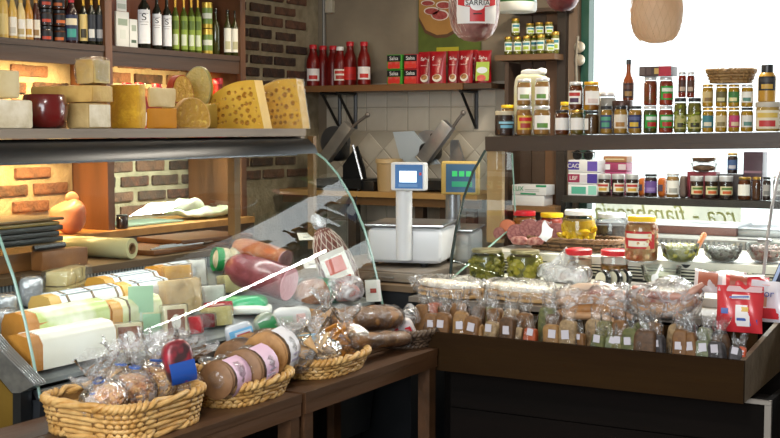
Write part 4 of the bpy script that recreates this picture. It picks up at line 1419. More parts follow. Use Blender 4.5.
part(t, 'meat', pillow(.12, .07, .07, .7, .006, 20, 6), mat('cfa9a2', .4, 'b9605a', 18, lo=.5, hi=.62))
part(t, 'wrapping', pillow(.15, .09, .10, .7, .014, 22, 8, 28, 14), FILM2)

# ================================================================== BACK WALL: shelf, sauces, pouches, poster
SHB = mat('5d3d20', .5, '7a5430', 8, .2, 30, stretch=(.08, 1, 1), name='rough_shelf_wood')
zsh = 1.795
xa, xb2, xc2 = PY(302, 85, 6.0).x, PY(464, 83, 6.0).x, PY(492, 83, 6.0).x
ws = thing('wall_shelf', 'long rough brown wall shelf under the tomato bottles and red pouches', 'shelf', ((xa + xc2) / 2, 6.1, zsh - .04))
wpart(ws, 'board', bx(xa, xb2, 5.98, YW - .002, zsh - .036, zsh), SHB)
wpart(ws, 'end_board', bx(xb2 + .003, xc2, 5.99, YW - .002, zsh - .032, zsh - .004), mat('3b2a1b', .5, '4b3725', 8, stretch=(.08, 1, 1)))
for px_ in (330, 346, 468):
    xx = PY(px_, 95, 6.1).x
    bk = wpart(ws, 'bracket', G().tube([(xx, YW - .012, zsh - .037), (xx, YW - .012, zsh - .25)], .012, 6).tube([(xx, 6.0, zsh - .043), (xx, YW - .012, zsh - .043)], .010, 6).tube([(xx, 6.02, zsh - .05), (xx, YW - .02, zsh - .24)], .009, 6).mesh(), BLACKM)


def onshelf(pc, pt, y, zb):
    p_ = PY(pc, pt, y)
    return p_, mpp(p_), p_.z - zb


for i, (pc, pt, y, lab, capm) in enumerate(((313, 45, 6.09, ('efe9e4', 'c5261f'), REDL), (323, 46, 6.16, None, REDL), (333, 46, 6.15, None, REDL), (340, 47, 6.08, ('efe9d8', 'b8352a', 'c23b32'), WHITE), (350, 42, 6.10, ('d5261c', 'c5261f'), REDL), (364, 42, 6.06, ('efe9e4', 'd0281f'), REDL))):
    p, s_, h_ = onshelf(pc, pt, y, zsh)
    bottle(('tomato sauce bottle with white and red label, leftmost on the wall shelf', 'unlabelled tomato sauce bottle at the back, second on the wall shelf', 'unlabelled tomato sauce bottle half hidden behind the white-capped bottle', 'white-capped tomato sauce bottle with cream label on the wall shelf',
            'tomato sauce bottle with all-red label between white-capped and rightmost bottle', 'tomato sauce bottle with white label, rightmost of the bottles on the wall shelf')[i], (p.x, p.y, zsh + .001), 13.5 * s_, h_, 'passata', PASS, capm, lab, lz=(.13, .42))


def frontbox(label, name, cat, pl, pr_, pt, y, zb, dep, m, panels=(), pb=None, b=.002):
    a, c = PY(pl, pt, y), PY(pr_, pt, y)
    h_ = (a.z + c.z) / 2 - zb if pb is None else (pb - pt) * mpp(a)
    return carton(label, a.x, c.x, y, y + dep, zb, h_, m, cat, name, panels, b=b), h_


GRB, RDB = mat('3f9a2c', .4, name='green_carton'), mat('b3202a', .4, name='red_carton')
BLK, TOMR = mat('15161a', .4), mat('c53a32', .4, 'd9655a', 40)
LTXT = mat('eeeeea', .5)
for i, (pl, pr_, lv, m) in enumerate(((387, 402, 0, GRB), (387, 402, 1, GRB), (404, 418, 0, RDB), (404, 418, 1, RDB))):
    hh = .083
    t, _ = frontbox(('green-edged tomato carton, bottom left of the four', 'green-edged tomato carton, top left of the four', 'red-edged tomato carton, bottom right of the four', 'red-edged tomato carton, top right of the four')[i], 'tomato_carton', 'carton', pl, pr_, 70, 6.06, zsh + .001 + lv * (hh + .002), .06, m,
                    (('y', 0, .88, .55, .97, BLK), ('y', .06, .84, .06, .54, TOMR)), pb=0)
    bpy.data.objects.remove(t.children[0])
    a, c = PY(pl, 70, 6.06), PY(pr_, 70, 6.06)
    for ch in t.children:
        bpy.data.objects.remove(ch)
    W_ = c.x - a.x
    part(t, 'carton', rbox(W_, .06, hh, .002), m)
    bnd = part(t, 'print', rbox(W_ * .9, .0012, hh * .42, 0), BLK, (-W_ * .04, -.0304, hh * .54))
    part(bnd, 'lettering', text_mesh('Salsa', .030), LTXT, (0, -.001, hh * .2), (PI / 2, 0, 0))
    tm = part(t, 'print', rbox(W_ * .8, .0012, hh * .46, 0), mat('b9b2a8', .5) if False else TOMR, (-W_ * .04, -.0304, hh * .06))
    for k in range(3):
        part(tm, 'tomato_picture', G().lathe([(0, 0), (.014, 0), (.014, .0012), (0, .0012)], 14, M=Matrix.Rotation(PI / 2, 4, 'X')).mesh(), mat('d8392e', .4), ((k - 1) * .026, -.0006, .012 + .006 * (k % 2)))
POUCH = mat('a3141f', .3, '8a0f1a', 8, coat=.3, name='red_pouch')


def pouch(label, pc, wpx, pt, y, prints, m=POUCH):
    p, s_, h_ = onshelf(pc, pt, y, zsh)
    W_ = wpx * s_ * 1.1

    def fn(i, j):
        u, v = i / 11 * 2 - 1, j / 11
        th = .028 * (1 - v) ** .6 * math.sqrt(max(0, 1 - u * u)) + .0015
        return (u * W_ / 2 * (1 - .05 * math.sin(PI * v)), -th, v * h_)

    def fb(i, j):
        x, yy, z = fn(i, j)
        return (x, -yy, z)
    g = G().grid(fn, 12, 12).grid(fb, 12, 12).rough(.002, 20, pc)
    t = thing('sauce_pouch', label, 'pouch', (p.x, p.y, zsh + .001), rnd.uniform(-.12, .12))
    part(t, 'pouch_body', g.mesh(ang=70), m)
    for nm, u, v, ww, hh, mm, shape in prints:
        if shape == 'o':
            me = G().lathe([(0, 0), (.5, 0), (.5, .002), (0, .002)], 20, M=Matrix.Rotation(PI / 2, 4, 'X') @ Matrix.Diagonal((ww * W_, hh * h_, 1, 1))).mesh()
        else:
            me = rbox(ww * W_, .002, hh * h_, 0)
        part(t, nm, me, mm, (u * W_ / 2, -.028 * (1 - v) ** .6 * math.sqrt(max(0, 1 - u * u)) - .0035, v * h_), (-.11, 0, 0))
    part(t, 'lettering', text_mesh('Salsa', W_ * .30, .0006), LTXT, (0, -.0285 * .45, h_ * .76), (PI / 2 - .1, .12, 0))
    return t


PLATE, BEAN = mat('e8e2d2', .5), mat('6b2a1a', .5, 'c79a5a', 70)
for i, (pc, wpx, pt, y) in enumerate(((426, 15, 52, 6.10), (438, 17, 51.5, 6.06), (454, 13, 51, 6.10), (466, 15, 50.5, 6.07), (473, 10, 50, 6.14), (484, 15, 50.5, 6.06))):
    if i < 5:
        pr_ = [('dish_picture', .15, .17, .55, .24, PLATE, 'o'), ('dish_picture', .1, .20, .42, .16, BEAN, 'o'), ('print', 0, .56, .45, .02, mat('d8a8a4', .5), 'b')]
    else:
        pr_ = [('print', .05, .06, .86, .58, mat('a9c24a', .5), 'b'), ('print', .0, .38, .7, .2, mat('dfe7ea', .5), 'o'), ('print', 0, .42, .5, .08, mat('2c5fa8', .5), 'o'), ('tomato_picture', -.05, .14, .6, .2, TOMR, 'o')]
    pouch(('red sauce pouch with bowl picture, leftmost of the pouches', 'widest red sauce pouch with bowl picture, second of the pouches', 'narrow red sauce pouch, third of the pouches', 'red sauce pouch with white lettering, fourth of the pouches', 'red sauce pouch half hidden behind the fourth', 'red and green sauce pouch with tomato picture, rightmost on the wall shelf')[i], pc, wpx, pt, y, pr_)
# poster
pa, pb_ = PY(418, 10, YW - .02), PY(480.5, 10, YW - .02)
zlo = PY(450, 52, YW - .02).z
po = thing('poster', 'green poster with sliced sausage on a wooden board behind the red pouches', 'poster', ((pa.x + pb_.x) / 2, YW - .012, zlo - .06))
wpart(po, 'sheet', bx(pa.x, pb_.x, YW - .016, YW - .006, zlo - .06, zlo + .66), mat('4a5418', .7, '5d6b22', 6, name='green_print'))


def fl(px, py):
    q = PY(px, py, YW - .018)
    return (q.x, q.z)


wpart(po, 'board_picture', G().prism([fl(*q) for q in ((419, -60), (419, 17), (426, 30), (437, 35), (447, 34), (468, 22), (470, -60))], YW - .019, YW - .0165).mesh(smooth=False), mat('b0803f', .6, '9c6d33', 6))
wpart(po, 'board_edge_picture', G().prism([fl(*q) for q in ((419, 17), (426, 30), (437, 35), (447, 34), (468, 22), (468, 26), (447, 37.5), (436, 38), (425, 33), (419, 21))], YW - .0195, YW - .0165).mesh(smooth=False), mat('5a3a20', .6))
for cx, cy, rx, ry in ((432, 11, 8, 4), (440, 15, 9, 5.5), (444, 5, 8, 4), (428, 3, 7, 3)):
    wpart(po, 'sausage_picture', G().prism([fl(cx + rx * math.cos(k * PI / 9), cy + ry * math.sin(k * PI / 9)) for k in range(18)], YW - .0205, YW - .0196).mesh(smooth=False), mat('d9cfc4', .6))
    wpart(po, 'sausage_picture', G().prism([fl(cx + rx * .85 * math.cos(k * PI / 9), cy + .3 + ry * .8 * math.sin(k * PI / 9)) for k in range(18)], YW - .0215, YW - .0206).mesh(smooth=False), mat('8e2f2c', .5, 'a8504a', 60))
wpart(po, 'yellow_strip', bx(PY(438, 50, YW).x, PY(460, 50, YW).x, YW - .018, YW - .0165, zlo + .005, zlo + .028), mat('b3a524', .6))

# back worktop with slicers and bucket
ZW = PY(380, 192, 5.72).z
wt = thing('back_worktop', 'pale wooden worktop along the tiled back wall', 'worktop', (-3.3, 5.95, 0))
xw0, xw1 = -4.0, PY(505, 195, 6.0).x - .03
wpart(wt, 'top', bx(xw0, xw1, 5.72, YW - .02, ZW - .03, ZW), mat('a67f49', .5, 'b89258', 8, .15, 30, stretch=(.08, 1, 1)))
wpart(wt, 'apron', bx(xw0, xw1, 5.75, 5.775, ZW - .075, ZW - .031), mat('6a4c2b', .5))
for px_ in (352, 419, 444, 470):
    xx = PY(px_, 210, 5.78).x
    wpart(wt, 'leg', bx(xx - .025, xx + .025, 5.78, 5.83, 0, ZW - .031), mat('3a2a1c', .5))
g = G().tube([(PY(417, 203, 5.9).x, 5.9, ZW - .05), (PY(427, 222, 5.9).x, 5.9, ZW - .22)], .012, 6)
wpart(wt, 'brace', g.mesh(), BLACKM)


def rotbox(t, name, c, dims, ang, m, yaw=0, tilt=0, b=.004):
    """box turned by ang in the picture-facing plane"""
    return part(t, name, rbox(*dims, b), m, c, Euler((tilt, ang, yaw), 'ZXY' if False else 'XYZ'))


SLC, SLD = mat('9a9da0', .3, 'aeb1b4', 12, metal=.75, name='slicer_metal'), mat('2c2e31', .35, metal=.6, name='slicer_dark')


def slicer(label, base, pts, dark):
    """pts: picture points of base, plate, guard centre, carriage ends, handle; all at the depth of base"""
    y = base.y
    t = thing('meat_slicer', label, 'slicer', (base.x, y, base.z))
    off = Vector((base.x, y, base.z))

    def L(px, py, dy=0):
        return PY(px, py, y + dy) - off
    lite, drk = (SLC, SLD) if not dark else (mat('5d5f62', .35, metal=.7), SLD)
    (bl, br, bt, bb), plate, (gx, gy, gr), (c0, c1, cw), (h0, h1) = pts
    A, B = L(bl, bb), L(br, bt)
    part(t, 'base', bx(A.x, B.x, -.12, .16, 0, max(.05, B.z)), drk)
    for sx in (A.x + .03, B.x - .03):
        part(t, 'foot', lathe([(.018, 0), (.02, .008), (.014, .012), (0, .012)], 12), BLACKM, (sx, -.1, -.0005))
    if plate:
        part(t, 'plate', G().prism([(L(*q).x, L(*q).z) for q in plate], .02, .035).mesh(smooth=False), mat('c3d2de', .35, metal=.35) if not dark else SLC)
    c = L(gx, gy)
    s_ = mpp(c + off)
    part(t, 'blade_guard', G().lathe([(0, -.03), (gr * s_ * .8, -.03), (gr * s_, -.015), (gr * s_, .02), (0, .025)], 28, M=Matrix.Rotation(PI / 2, 4, 'X')).mesh(), lite, tuple(c + Vector((0, .06, 0))))
    part(t, 'motor_housing', pillow(gr * s_ * 1.2, .16, gr * s_ * 1.3, .6, 0, 1, 2), drk, tuple(c + Vector((gr * s_ * .4, .02, -gr * s_ * 1.2))))
    P0, P1 = L(*c0), L(*c1)
    d_ = P1 - P0
    an = math.atan2(d_.x, d_.z)
    part(t, 'carriage', rbox(cw * s_, .05, d_.length, .005), SLC if not dark else mat('8b8883', .35, '9d9a94', 9, metal=.5), tuple(P0 + Vector((0, -.07, 0))), (0, an, 0))
    part(t, 'carriage_edge', rbox(cw * s_ * 1.02, .052, .012, .002), STEEL, tuple(P0 + Vector((0, -.07, 0)) - d_.normalized() * .011), (0, an, 0))
    H0, H1 = L(*h0), L(*h1)
    part(t, 'handle', G().tube([tuple(H0 + Vector((0, -.07, 0))), tuple((H0 + H1) / 2 + Vector((0, -.075, .0))), tuple(H1 + Vector((0, -.07, 0)))], .009, 8).ball(tuple(H1 + Vector((0, -.07, 0))), .016).mesh(), mat('77706a', .4, metal=.4))
    return t


b1_ = PY(432, 192, 5.95)
sl = slicer('large steel meat slicer behind the two scales', Vector((b1_.x, 5.95, ZW + .013)), ((412, 462, 186, 192), [(391, 132), (411, 131), (438, 164), (411, 167), (398, 158)], (424, 144, 14), ((429, 160), (455, 124), 14), ((459, 127), (469, 113))), False)
off = Vector(sl.location)
part(sl, 'support_panel', G().prism([((PY(*q, 5.95) - off).x, (PY(*q, 5.95) - off).z) for q in ((448, 140), (455, 140), (463, 166), (456, 188), (446, 188))], .03, .045).mesh(smooth=False), SLC)
part(sl, 'knob', lathe([(.016, 0), (.018, .03), (0, .034)], 12), BLACKM, tuple(PY(434, 136, 5.95) - off + Vector((0, -.02, -.02))), (.4, .5, 0))
b2_ = PY(350, 188, 5.85)
sl2 = slicer('dark grey meat slicer at the left end of the back worktop', Vector((b2_.x, 5.85, ZW + .013)), ((322, 372, 183, 190), None, (330, 142, 16), ((333, 157), (356, 125), 12), ((359, 127), (374, 115))), True)
off = Vector(sl2.location)
part(sl2, 'slide_rod', G().tube([tuple(PY(353, 145, 5.82) - off), tuple(PY(363, 183, 5.82) - off)], .007, 6).mesh(), STEEL)
part(sl2, 'shield', G().prism([((PY(*q, 5.85) - off).x, (PY(*q, 5.85) - off).z) for q in ((354, 146), (361, 168), (364, 186), (340, 186), (340, 165))], .03, .045).mesh(smooth=False), SLD)
p = PY(389, 190, 5.80)
s_ = mpp(p)
t = thing('bucket', 'cream plastic bucket on the worktop between the slicers', 'bucket', (p.x, 5.80, ZW + .001))
r = 13 * s_
hb_ = PY(389, 159, 5.80).z - ZW
part(t, 'bucket_body', G().lathe([(r * .86, 0), (r * .97, hb_ * .88), (r * .97, hb_), (r * .92, hb_), (r * .82, .01), (0, .01)], 28).mesh(), mat('c4a87a', .45, trl=.15, name='cream_bucket'))
part(t, 'rim', G().lathe([(r * .98, hb_ * .86), (r * 1.05, hb_ * .87), (r * 1.05, hb_ * .99), (r * .98, hb_)], 28, cap=False).mesh(), mat('ccb184', .45))
part(t, 'contents', lathe([(r * .9, hb_ * .84), (0, hb_ * .86)], 24), mat('8c7350', .7))
p = PY(389, 192, 5.76)
t = thing('power_adapter', 'small black power box with a hanging cable in front of the bucket', 'adapter', (p.x - .13, 5.78, ZW + .001))
part(t, 'housing', rbox(14 * s_, .06, 10 * s_, .004), BLACKM)
part(t, 'cable', G().tube([(-.035, -.02, .03), (-.05, -.05, .005), (-.055, -.066, -.06), (-.04, -.066, -.14), (-.01, -.066, -.22)], .004, 6).mesh(), BLACKM)

# scales
SCW = mat('d3d6d8', .3, name='white_scale_plastic')
SCG = mat('85827b', .4, name='grey_scale_plastic')


def scale(label, p, wb2, hb2, head, hm, scr, postm, base_z):
    t = thing('scale', label, 'scale', (p.x, p.y, base_z), 0)
    a = R_(16)
    body = part(t, 'body', rbox(.32, .34, hb2, .03, 3), SCW, (0, 0, .012), (0, 0, a))
    for sx in (-1, 1):
        for sy in (-1, 1):
            part(t, 'foot', lathe([(.015, 0), (.018, .012), (0, .0125)], 10), BLACKM, (sx * .12, sy * .12, 0))
    part(t, 'side_panel', rbox(.01, .30, hb2 * .8, .004), SCG, (-.16 * math.cos(a), -.16 * math.sin(a), .025), (0, 0, a))
    part(t, 'weighing_plate', rbox(.34, .36, .012, .005), STEEL, (0, .0, hb2 + .014), (0, 0, a))
    hx, hz, hw, hh_ = head
    zt = hz - base_z
    part(t, 'post', G().tube([(hx[0] - p.x, hx[1] - p.y, .03), (hx[0] - p.x, hx[1] - p.y, zt + .01)], .034, 12).mesh(), postm)
    hd = part(t, 'display_head', rbox(hw, .06, hh_, .010, 3), hm, (hx[0] - p.x + hw * .5 - .036, hx[1] - p.y - .02, zt), (0, 0, R_(14)))
    pan = part(hd, 'screen_panel', rbox(hw * .80, .003, hh_ * .84, 0), scr[0], (hw * .04, -.031, hh_ * .08))
    for (u, v, ww, h2, mm) in scr[1]:
        part(hd, 'display', rbox(ww * hw, .003, h2 * hh_, 0), mm, (u * hw, -.033, v * hh_))
    return t


SCRW = mat('dff0f8', .3, emit=1.0, name='lit_screen')
SCRG = mat('30c46a', .3, emit=.35, name='green_digits')
BLUE = mat('2f6fb0', .4, name='blue_panel')
TEAL = mat('2c5f86', .4, name='teal_panel')
hp1 = PY(404, 190, 4.42)
s_ = mpp(hp1)
scale('front white scale with a blue panel and lit screen', Vector((-2.52, 4.60, 0)), .32, .15, ((hp1.x, hp1.y), hp1.z, 35 * s_, 28 * s_), SCW, (BLUE, [(.02, .30, .50, .40, SCRW), (.38, .55, .06, .10, REDL), (.02, .14, .55, .10, mat('5f8fc4', .5))]), mat('cfd2d4', .35), .973)
hp2 = PY(453, 194, 4.98)
s_ = mpp(hp2)
scale('rear scale with a yellowed housing and green digits', Vector((-2.62, 5.08, 0)), .32, .14, ((hp2.x, hp2.y), hp2.z, 37 * s_, 33 * s_), mat('c9ac5c', .4, name='yellowed_plastic'), (TEAL, [(-.12, .55, .14, .16, SCRG), (.07, .55, .14, .16, SCRG), (.26, .55, .14, .16, SCRG), (.08, .24, .55, .16, mat('1f9a70', .3, emit=.2))]), mat('8d9296', .3, metal=.5), .926)

# pendant lamps and hanging hams
def lathe_x(prof, n=28):
    return G().lathe(prof, n).mesh(ang=50)


p = PD(516, 3, 5.7)
s_ = mpp(p)
t = thing('pendant_lamp', 'green enamel pendant lamp with white inside beside the hanging ham', 'lamp', (p.x, p.y, p.z))
R0 = 21 * s_
part(t, 'shade', lathe_x([(R0, 0), (R0 * .97, .02), (R0 * .72, .075), (R0 * .3, .12), (R0 * .2, .16), (0, .165)]), mat('1f5a26', .3, coat=.4, name='green_enamel'))
part(t, 'lower_lip', lathe_x([(R0 * .93, -9 * s_), (R0 * .99, -7 * s_), (R0, 0)]), mat('f4f5f0', .35, trl=.4, name='white_glass_lip'))
part(t, 'shade_lining', lathe_x([(R0 * .995, -.002), (R0 * .96, .015), (R0 * .7, .068), (R0 * .28, .11), (0, .115)]), mat('f0f2ee', .4, name='white_enamel'))
part(t, 'bulb', G().ball((0, 0, .045), .045, 14, 8).mesh(), mat('fff3d8', .4, emit=9., name='bulb'))
part(t, 'cord', G().tube([(0, 0, .16), (0, 0, 3.1 - p.z)], .004, 6).mesh(), BLACKM)


def ham(label, pc, pb, wpx, dist, prof_, m, netm, lab=None, seed=1):
    p_ = PD(pc, pb, dist)
    s2 = mpp(p_)
    r_ = wpx / 2 * s2
    t_ = thing('hanging_ham', label, 'ham', (p_.x, p_.y, p_.z), face(p_))
    pr2 = [(a * r_, b * r_) for a, b in prof_]
    part(t_, 'meat', cached(('ham', pc), lambda: G().lathe(pr2, 30, 1, 1).rough(.006, 9, seed).mesh(ang=70)), m)
    if netm:
        net(t_, pr2[1:], 22, netm, 16, .22, r=.0009)
    part(t_, 'string', G().tube([(0, 0, pr2[-1][1] - .01), (0, 0, 3.1 - p_.z)], .005, 6).mesh(), mat('cfc7b4', .8))
    return t_, r_, pr2


MEAT1 = mat('5e2a2a', .3, 'b98d84', 9, .3, 40, coat=.5, lo=.42, hi=.68, name='cured_ham_meat')
HP = [(0, 0), (.42, .06), (.72, .28), (.90, .62), (.99, 1.1), (1.0, 1.6), (.96, 2.2), (.8, 2.9), (.45, 3.5), (.12, 3.8)]
t, r_, pr2 = ham('hanging cured ham in net with a large red and white label', 474, 42, 50, 4.9, HP, MEAT1, mat('c9b8ac', .6), seed=3)
ph_ = part(t, 'label', G().grid(lambda i, j: (r_ * 1.05 * math.cos((i / 11 - .5) * 1.65 + .12) * (.955, .98, 1, 1, 1, 1, 1, 1)[j], r_ * 1.06 * math.sin((i / 11 - .5) * 1.65 + .12) * (.955, .98, 1, 1, 1, 1, 1, 1)[j], r_ * (.66 + 1.12 * j / 7)), 12, 8).mesh(), mat('e6e3df', .45, name='ham_label_paper'))


def onham(u, v, k=1.075):
    a = u * .82 + .12
    return (r_ * k * math.cos(a), r_ * k * math.sin(a), r_ * (.66 + 1.12 * v))


def patch(u0, u1, fv0, fv1, k, n_=10, rows=5):
    return G().grid(lambda i, j: onham(u0 + (u1 - u0) * i / (n_ - 1), fv0(u0 + (u1 - u0) * i / (n_ - 1)) + (fv1(u0 + (u1 - u0) * i / (n_ - 1)) - fv0(u0 + (u1 - u0) * i / (n_ - 1))) * j / (rows - 1), k), n_, rows).mesh()


LR = mat('c4282e', .45, name='label_red')
part(ph_, 'red_band', patch(-.92, .92, lambda u: .55 + .12 * u * u, lambda u: .97, 1.078), LR)
part(ph_, 'red_stem', patch(-.34, .34, lambda u: .06, lambda u: .62, 1.079), LR)
part(ph_, 'seal', patch(-.36, .36, lambda u: .66 - .22 * math.sqrt(max(0, 1 - (u / .36) ** 2)), lambda u: .66 + .22 * math.sqrt(max(0, 1 - (u / .36) ** 2)), 1.084), mat('efeeec', .45))
part(ph_, 'name_band', patch(-.58, .58, lambda u: .60 + .05 * u * u, lambda u: .78 + .05 * u * u, 1.088), mat('efeeec', .45))
q = onham(0, .695, 1.125)
part(ph_, 'lettering', text_mesh('SARRIA', r_ * .30, .0006), mat('2a2a2c', .5), q, (PI / 2, 0, PI / 2 + .12), (1, 1, 1))
q = onham(0, .30, 1.12)
part(ph_, 'print', rbox(.001, r_ * .34, r_ * .05, 0), mat('3a1a1c', .5), q, (0, 0, .12))
ham('dark red hanging ham cut off by the top of the picture', 562, 12, 37, 5.6, HP, mat('5c1f24', .35, '8f5a58', 9, .2, 40, lo=.45, hi=.7), None, seed=5)
HP3 = [(0, 0), (.35, .02), (.68, .16), (.86, .42), (.98, .9), (1.0, 1.35), (.93, 1.9), (.8, 2.5), (.6, 3.1), (.25, 3.6)]
ham('large pale tan hanging ham in a fine net before the window', 656, 44, 51, 4.5, HP3, mat('e3c7a6', .6, 'd4b08a', 6, .25, 40, trl=.25, name='pale_ham_skin'), mat('d2b490', .7), seed=8)

# ================================================================== JARS ON THE RIGHT TOP SHELF
YJ = YSF + .10
SAV = ccol('b98b4a', 'a97a3a', trl=.2)
FANN = ccol('b5803f', 'a06d33', trl=.2)
TOPJ = {}


def sj(label, x0, x1, yt, con, lid, lab, on=None, y=YJ, key=None, **k):
    xm = (x0 + x1) / 2
    p = PY(xm, yt, y)
    s_ = mpp(p)
    z0 = (zshelf(p.x) if on is None else TOPJ[on]) + .0015
    jar(label, (p.x, p.y, z0), (x1 - x0) * s_, p.z - z0, con, lid, lab, **k)
    TOPJ[key or xm] = p.z


CRP, WHP = 'ebe4d2', 'f0eee8'
sj('chocolate-brown spread jar with pale lid and blue label, leftmost on the top shelf', 495, 514.5, 111, DARKJ, mat('cfc3a6', .4), ('3c3833', '6fb0c8', '8fc6d6'), lz=(.28, .62), neckr=.94, lidh=.16)
p = PY(508, 105, YJ + .15)
jar('yellow-lidded jar hidden behind the leftmost spread jar', (p.x, p.y, zshelf(p.x)), 15 * mpp(p), p.z - zshelf(p.x), SAV, YELL)
sj('honey-coloured jar with yellow label and red disc', 516, 532.5, 106, FANN, WHTL, ('d9b44a', 'a8372a', 'c9282a'), key='a')
sj('mustard jar with white label and green print, lower of its pair', 533.5, 550.5, 106, SAV, WHTL, (WHP, '5d8a3c'), key='b')
sj('tan jar with small white label, stacked on the red disc jar', 517, 531.5, 79, SAV, WHTL, (WHP, '7f9a5a'), on='a')
sj('mustard jar with white label and green print, upper of its pair', 535, 550, 78, SAV, WHTL, (WHP, '5d8a3c'), on='b')
sj('amber jar with white label, first of the three under the stacked pair', 555, 569.5, 110, AMBER, BLKL, (WHP, None, None), key='c1')
sj('olive-amber jar with white label, second of the three under the stacked pair', 570, 584, 110, ccol('8d7a2c', '6f5c1e', trl=.3), GOLDL, (WHP, None, None), key='c')
sj('dark amber jar with half-turned label beside the jars with navy labels', 584.8, 599, 111, ccol('4a3018', '6a4a22', trl=.2), BLKL, (WHP, None, None), key='d', rz=-1.2 - PI / 2)
sj('brown jar with white label and red stripe, upper left of the stacked pair', 569, 583, 82, AMBER, WHTL, (WHP, '4a2a4a', 'b8322c'), on='c')
sj('orange-topped jar with white label, upper right of the stacked pair', 583.5, 599.5, 82, ccol('8e4a18', 'd9a020', trl=.3, sc=9), mat('e0a92a', .3, metal=.3), (WHP, 'd8c7c2', None), on='d')
sj('pale mustard jar with green and navy label', 600.5, 613, 106, MUST, BLKL, ('3a4a72', '4f9a7a', '4f9a7a'), key='e')
sj('pale mustard jar with white label and small bee-like print', 614, 627.8, 105.5, MUST, BLKL, ('e6dccb', 'a87a3a', None), key='f')
sj('pale mustard jar with navy and yellow label', 628.7, 642.3, 106, MUST, BLKL, ('2e3763', 'd9b43c', '565f8a'), key='g')
sj('green-labelled pickled pepper jar, lower left of four', 643.5, 657.5, 106, PICKLE, WHTL, ('2f9a3a', 'b9281f', 'e4efe0'), key='h')
sj('green-labelled pickled pepper jar, lower right of four', 658.8, 673.5, 106, REDJ, WHTL, ('2f9a3a', 'b9281f', 'e4efe0'), key='i')
sj('red and green pickle jar without a front label, upper left of four', 644, 657.5, 77, ccol('8a5a2a', 'a83a22', sc=50, trl=.35), WHTL, None, on='h', key='h2')
sj('green-labelled pickled pepper jar, upper right of four', 659.5, 673.5, 77, REDJ, WHTL, ('2f9a3a', 'b9281f', 'e4efe0'), on='i', key='i2')
OL = (26, .008, ccol('8d9a3a', '7a842c', rough=.25), (1, 1, 1.2))
sj('tall jar of green olives, left of two', 674.3, 687, 98, OLIVE, BLKL, ('b5b06a', '3d3a20'), chunks=OL, lz=(.12, .5), key='j')
sj('tall jar of green olives, right of two', 688, 701.7, 98, OLIVE, BLKL, ('b5b06a', '3d3a20'), chunks=OL, lz=(.12, .5), key='k')
sj('small dark-red relish jar with brown label on the left olive jar', 678.5, 686.3, 72, REDJ, WHTL, ('4a2a24', 'c9b4a0'), on='j')
sj('small orange-red relish jar on the right olive jar', 687.2, 695, 72, ccol('b0462a', '8a2a1c', trl=.3), WHTL, ('5a3a2c', 'c9b4a0'), on='k', y=YJ + .03)
for i, (x0, x1, acc, nm) in enumerate(((702.5, 714, ('3f7f86', 'e4dcc0'), 'teal label'), (715.5, 727.5, ('d8c79a', '8a7a4a'), 'cream label'), (728.5, 740, ('c2406a', 'e2c9a0'), 'pink label'), (741, 753.5, ('e9e6da', '5d8a7c'), 'round white label'))):
    sj('yellow antipasto jar with %s in the bottom row under the wicker basket' % nm, x0, x1, 107.5, YELJ, GOLDL if i < 3 else BLKL, (acc[0], acc[1]), key='y%d' % i)
for i, (x0, x1, acc, nm) in enumerate(((702.5, 713.5, ('c9b27a', '8a6a3a'), 'faded tan label, lowest lid of the row'), (716, 727.5, ('6a6038', 'd8cfa0'), 'olive label'), (728.5, 740, ('3f7a3c', 'e2d9a0'), 'dark green label'), (741.5, 753.5, ('efece2', '5d8a7c'), 'round white label and dark collar'))):
    sj('yellow antipasto jar in the top row with %s' % nm, x0, x1, 84.5, YELJ, GOLDL if i < 3 else WHTL, (acc[0], acc[1]), on='y%d' % i, key='z%d' % i)
# big tub and mustard bottle at the right end
p = PY(768.5, 102, YJ + .0)
s_ = mpp(p)
z0 = zshelf(p.x) + .0015
jar('big square tub of mayonnaise-like spread with pale lid at the right end', (p.x, p.y, z0), 25 * s_, p.z - z0, mat('d9b563', .35, 'cfa750', 6, trl=.2), mat('c2bcae', .4), ('e6dcc0', 'c43a3a', 'd8b95a'), name='tub', lidh=.17, lz=(.1, .72), neckr=.96)
TOPJ['tub'] = p.z
p = PY(767.5, 65, YJ)
bottle('mustard squeeze bottle with black label standing on the big tub', (p.x, p.y, TOPJ['tub'] + .001), 17.5 * mpp(p), p.z - TOPJ['tub'], 'squeeze', mat('c9993a', .35, trl=.15), BLKL, ('24262b', 'c9a24a', '3a3a3c'), lz=(.3, .68), capk=1.15)
# dark tin with the hot sauce bottle
p = PY(622.5, 101, YJ + .12)
s_ = mpp(p)
zq = zshelf(p.x)
t = thing('tin', 'wide dark brown tin behind the pale mustard jars, carrying a sauce bottle', 'tin', (p.x, p.y, zq + .001), 0)
part(t, 'tin_body', lathe([(10 * s_ * .97, 0), (10 * s_, .006), (10 * s_, p.z - zq - .02), (10 * s_ * .96, p.z - zq - .018)], 26), mat('3b2420', .35, metal=.3))
part(t, 'tin_lid', lathe([(10.4 * s_, p.z - zq - .022), (10.4 * s_, p.z - zq - .004), (10 * s_, p.z - zq), (0, p.z - zq)], 26), mat('46302a', .35, metal=.3))
q = PY(628.8, 60, YJ + .12)
bottle('slim hot sauce bottle standing on the dark tin', (q.x, q.y, p.z + .002), 11 * s_, q.z - p.z, 'hot', mat('9a5630', .2, '7a3a20', 10, trl=.35), BLKL, ('3a2220', '9a7a4a', '5a3a30'), lz=(.06, .42))
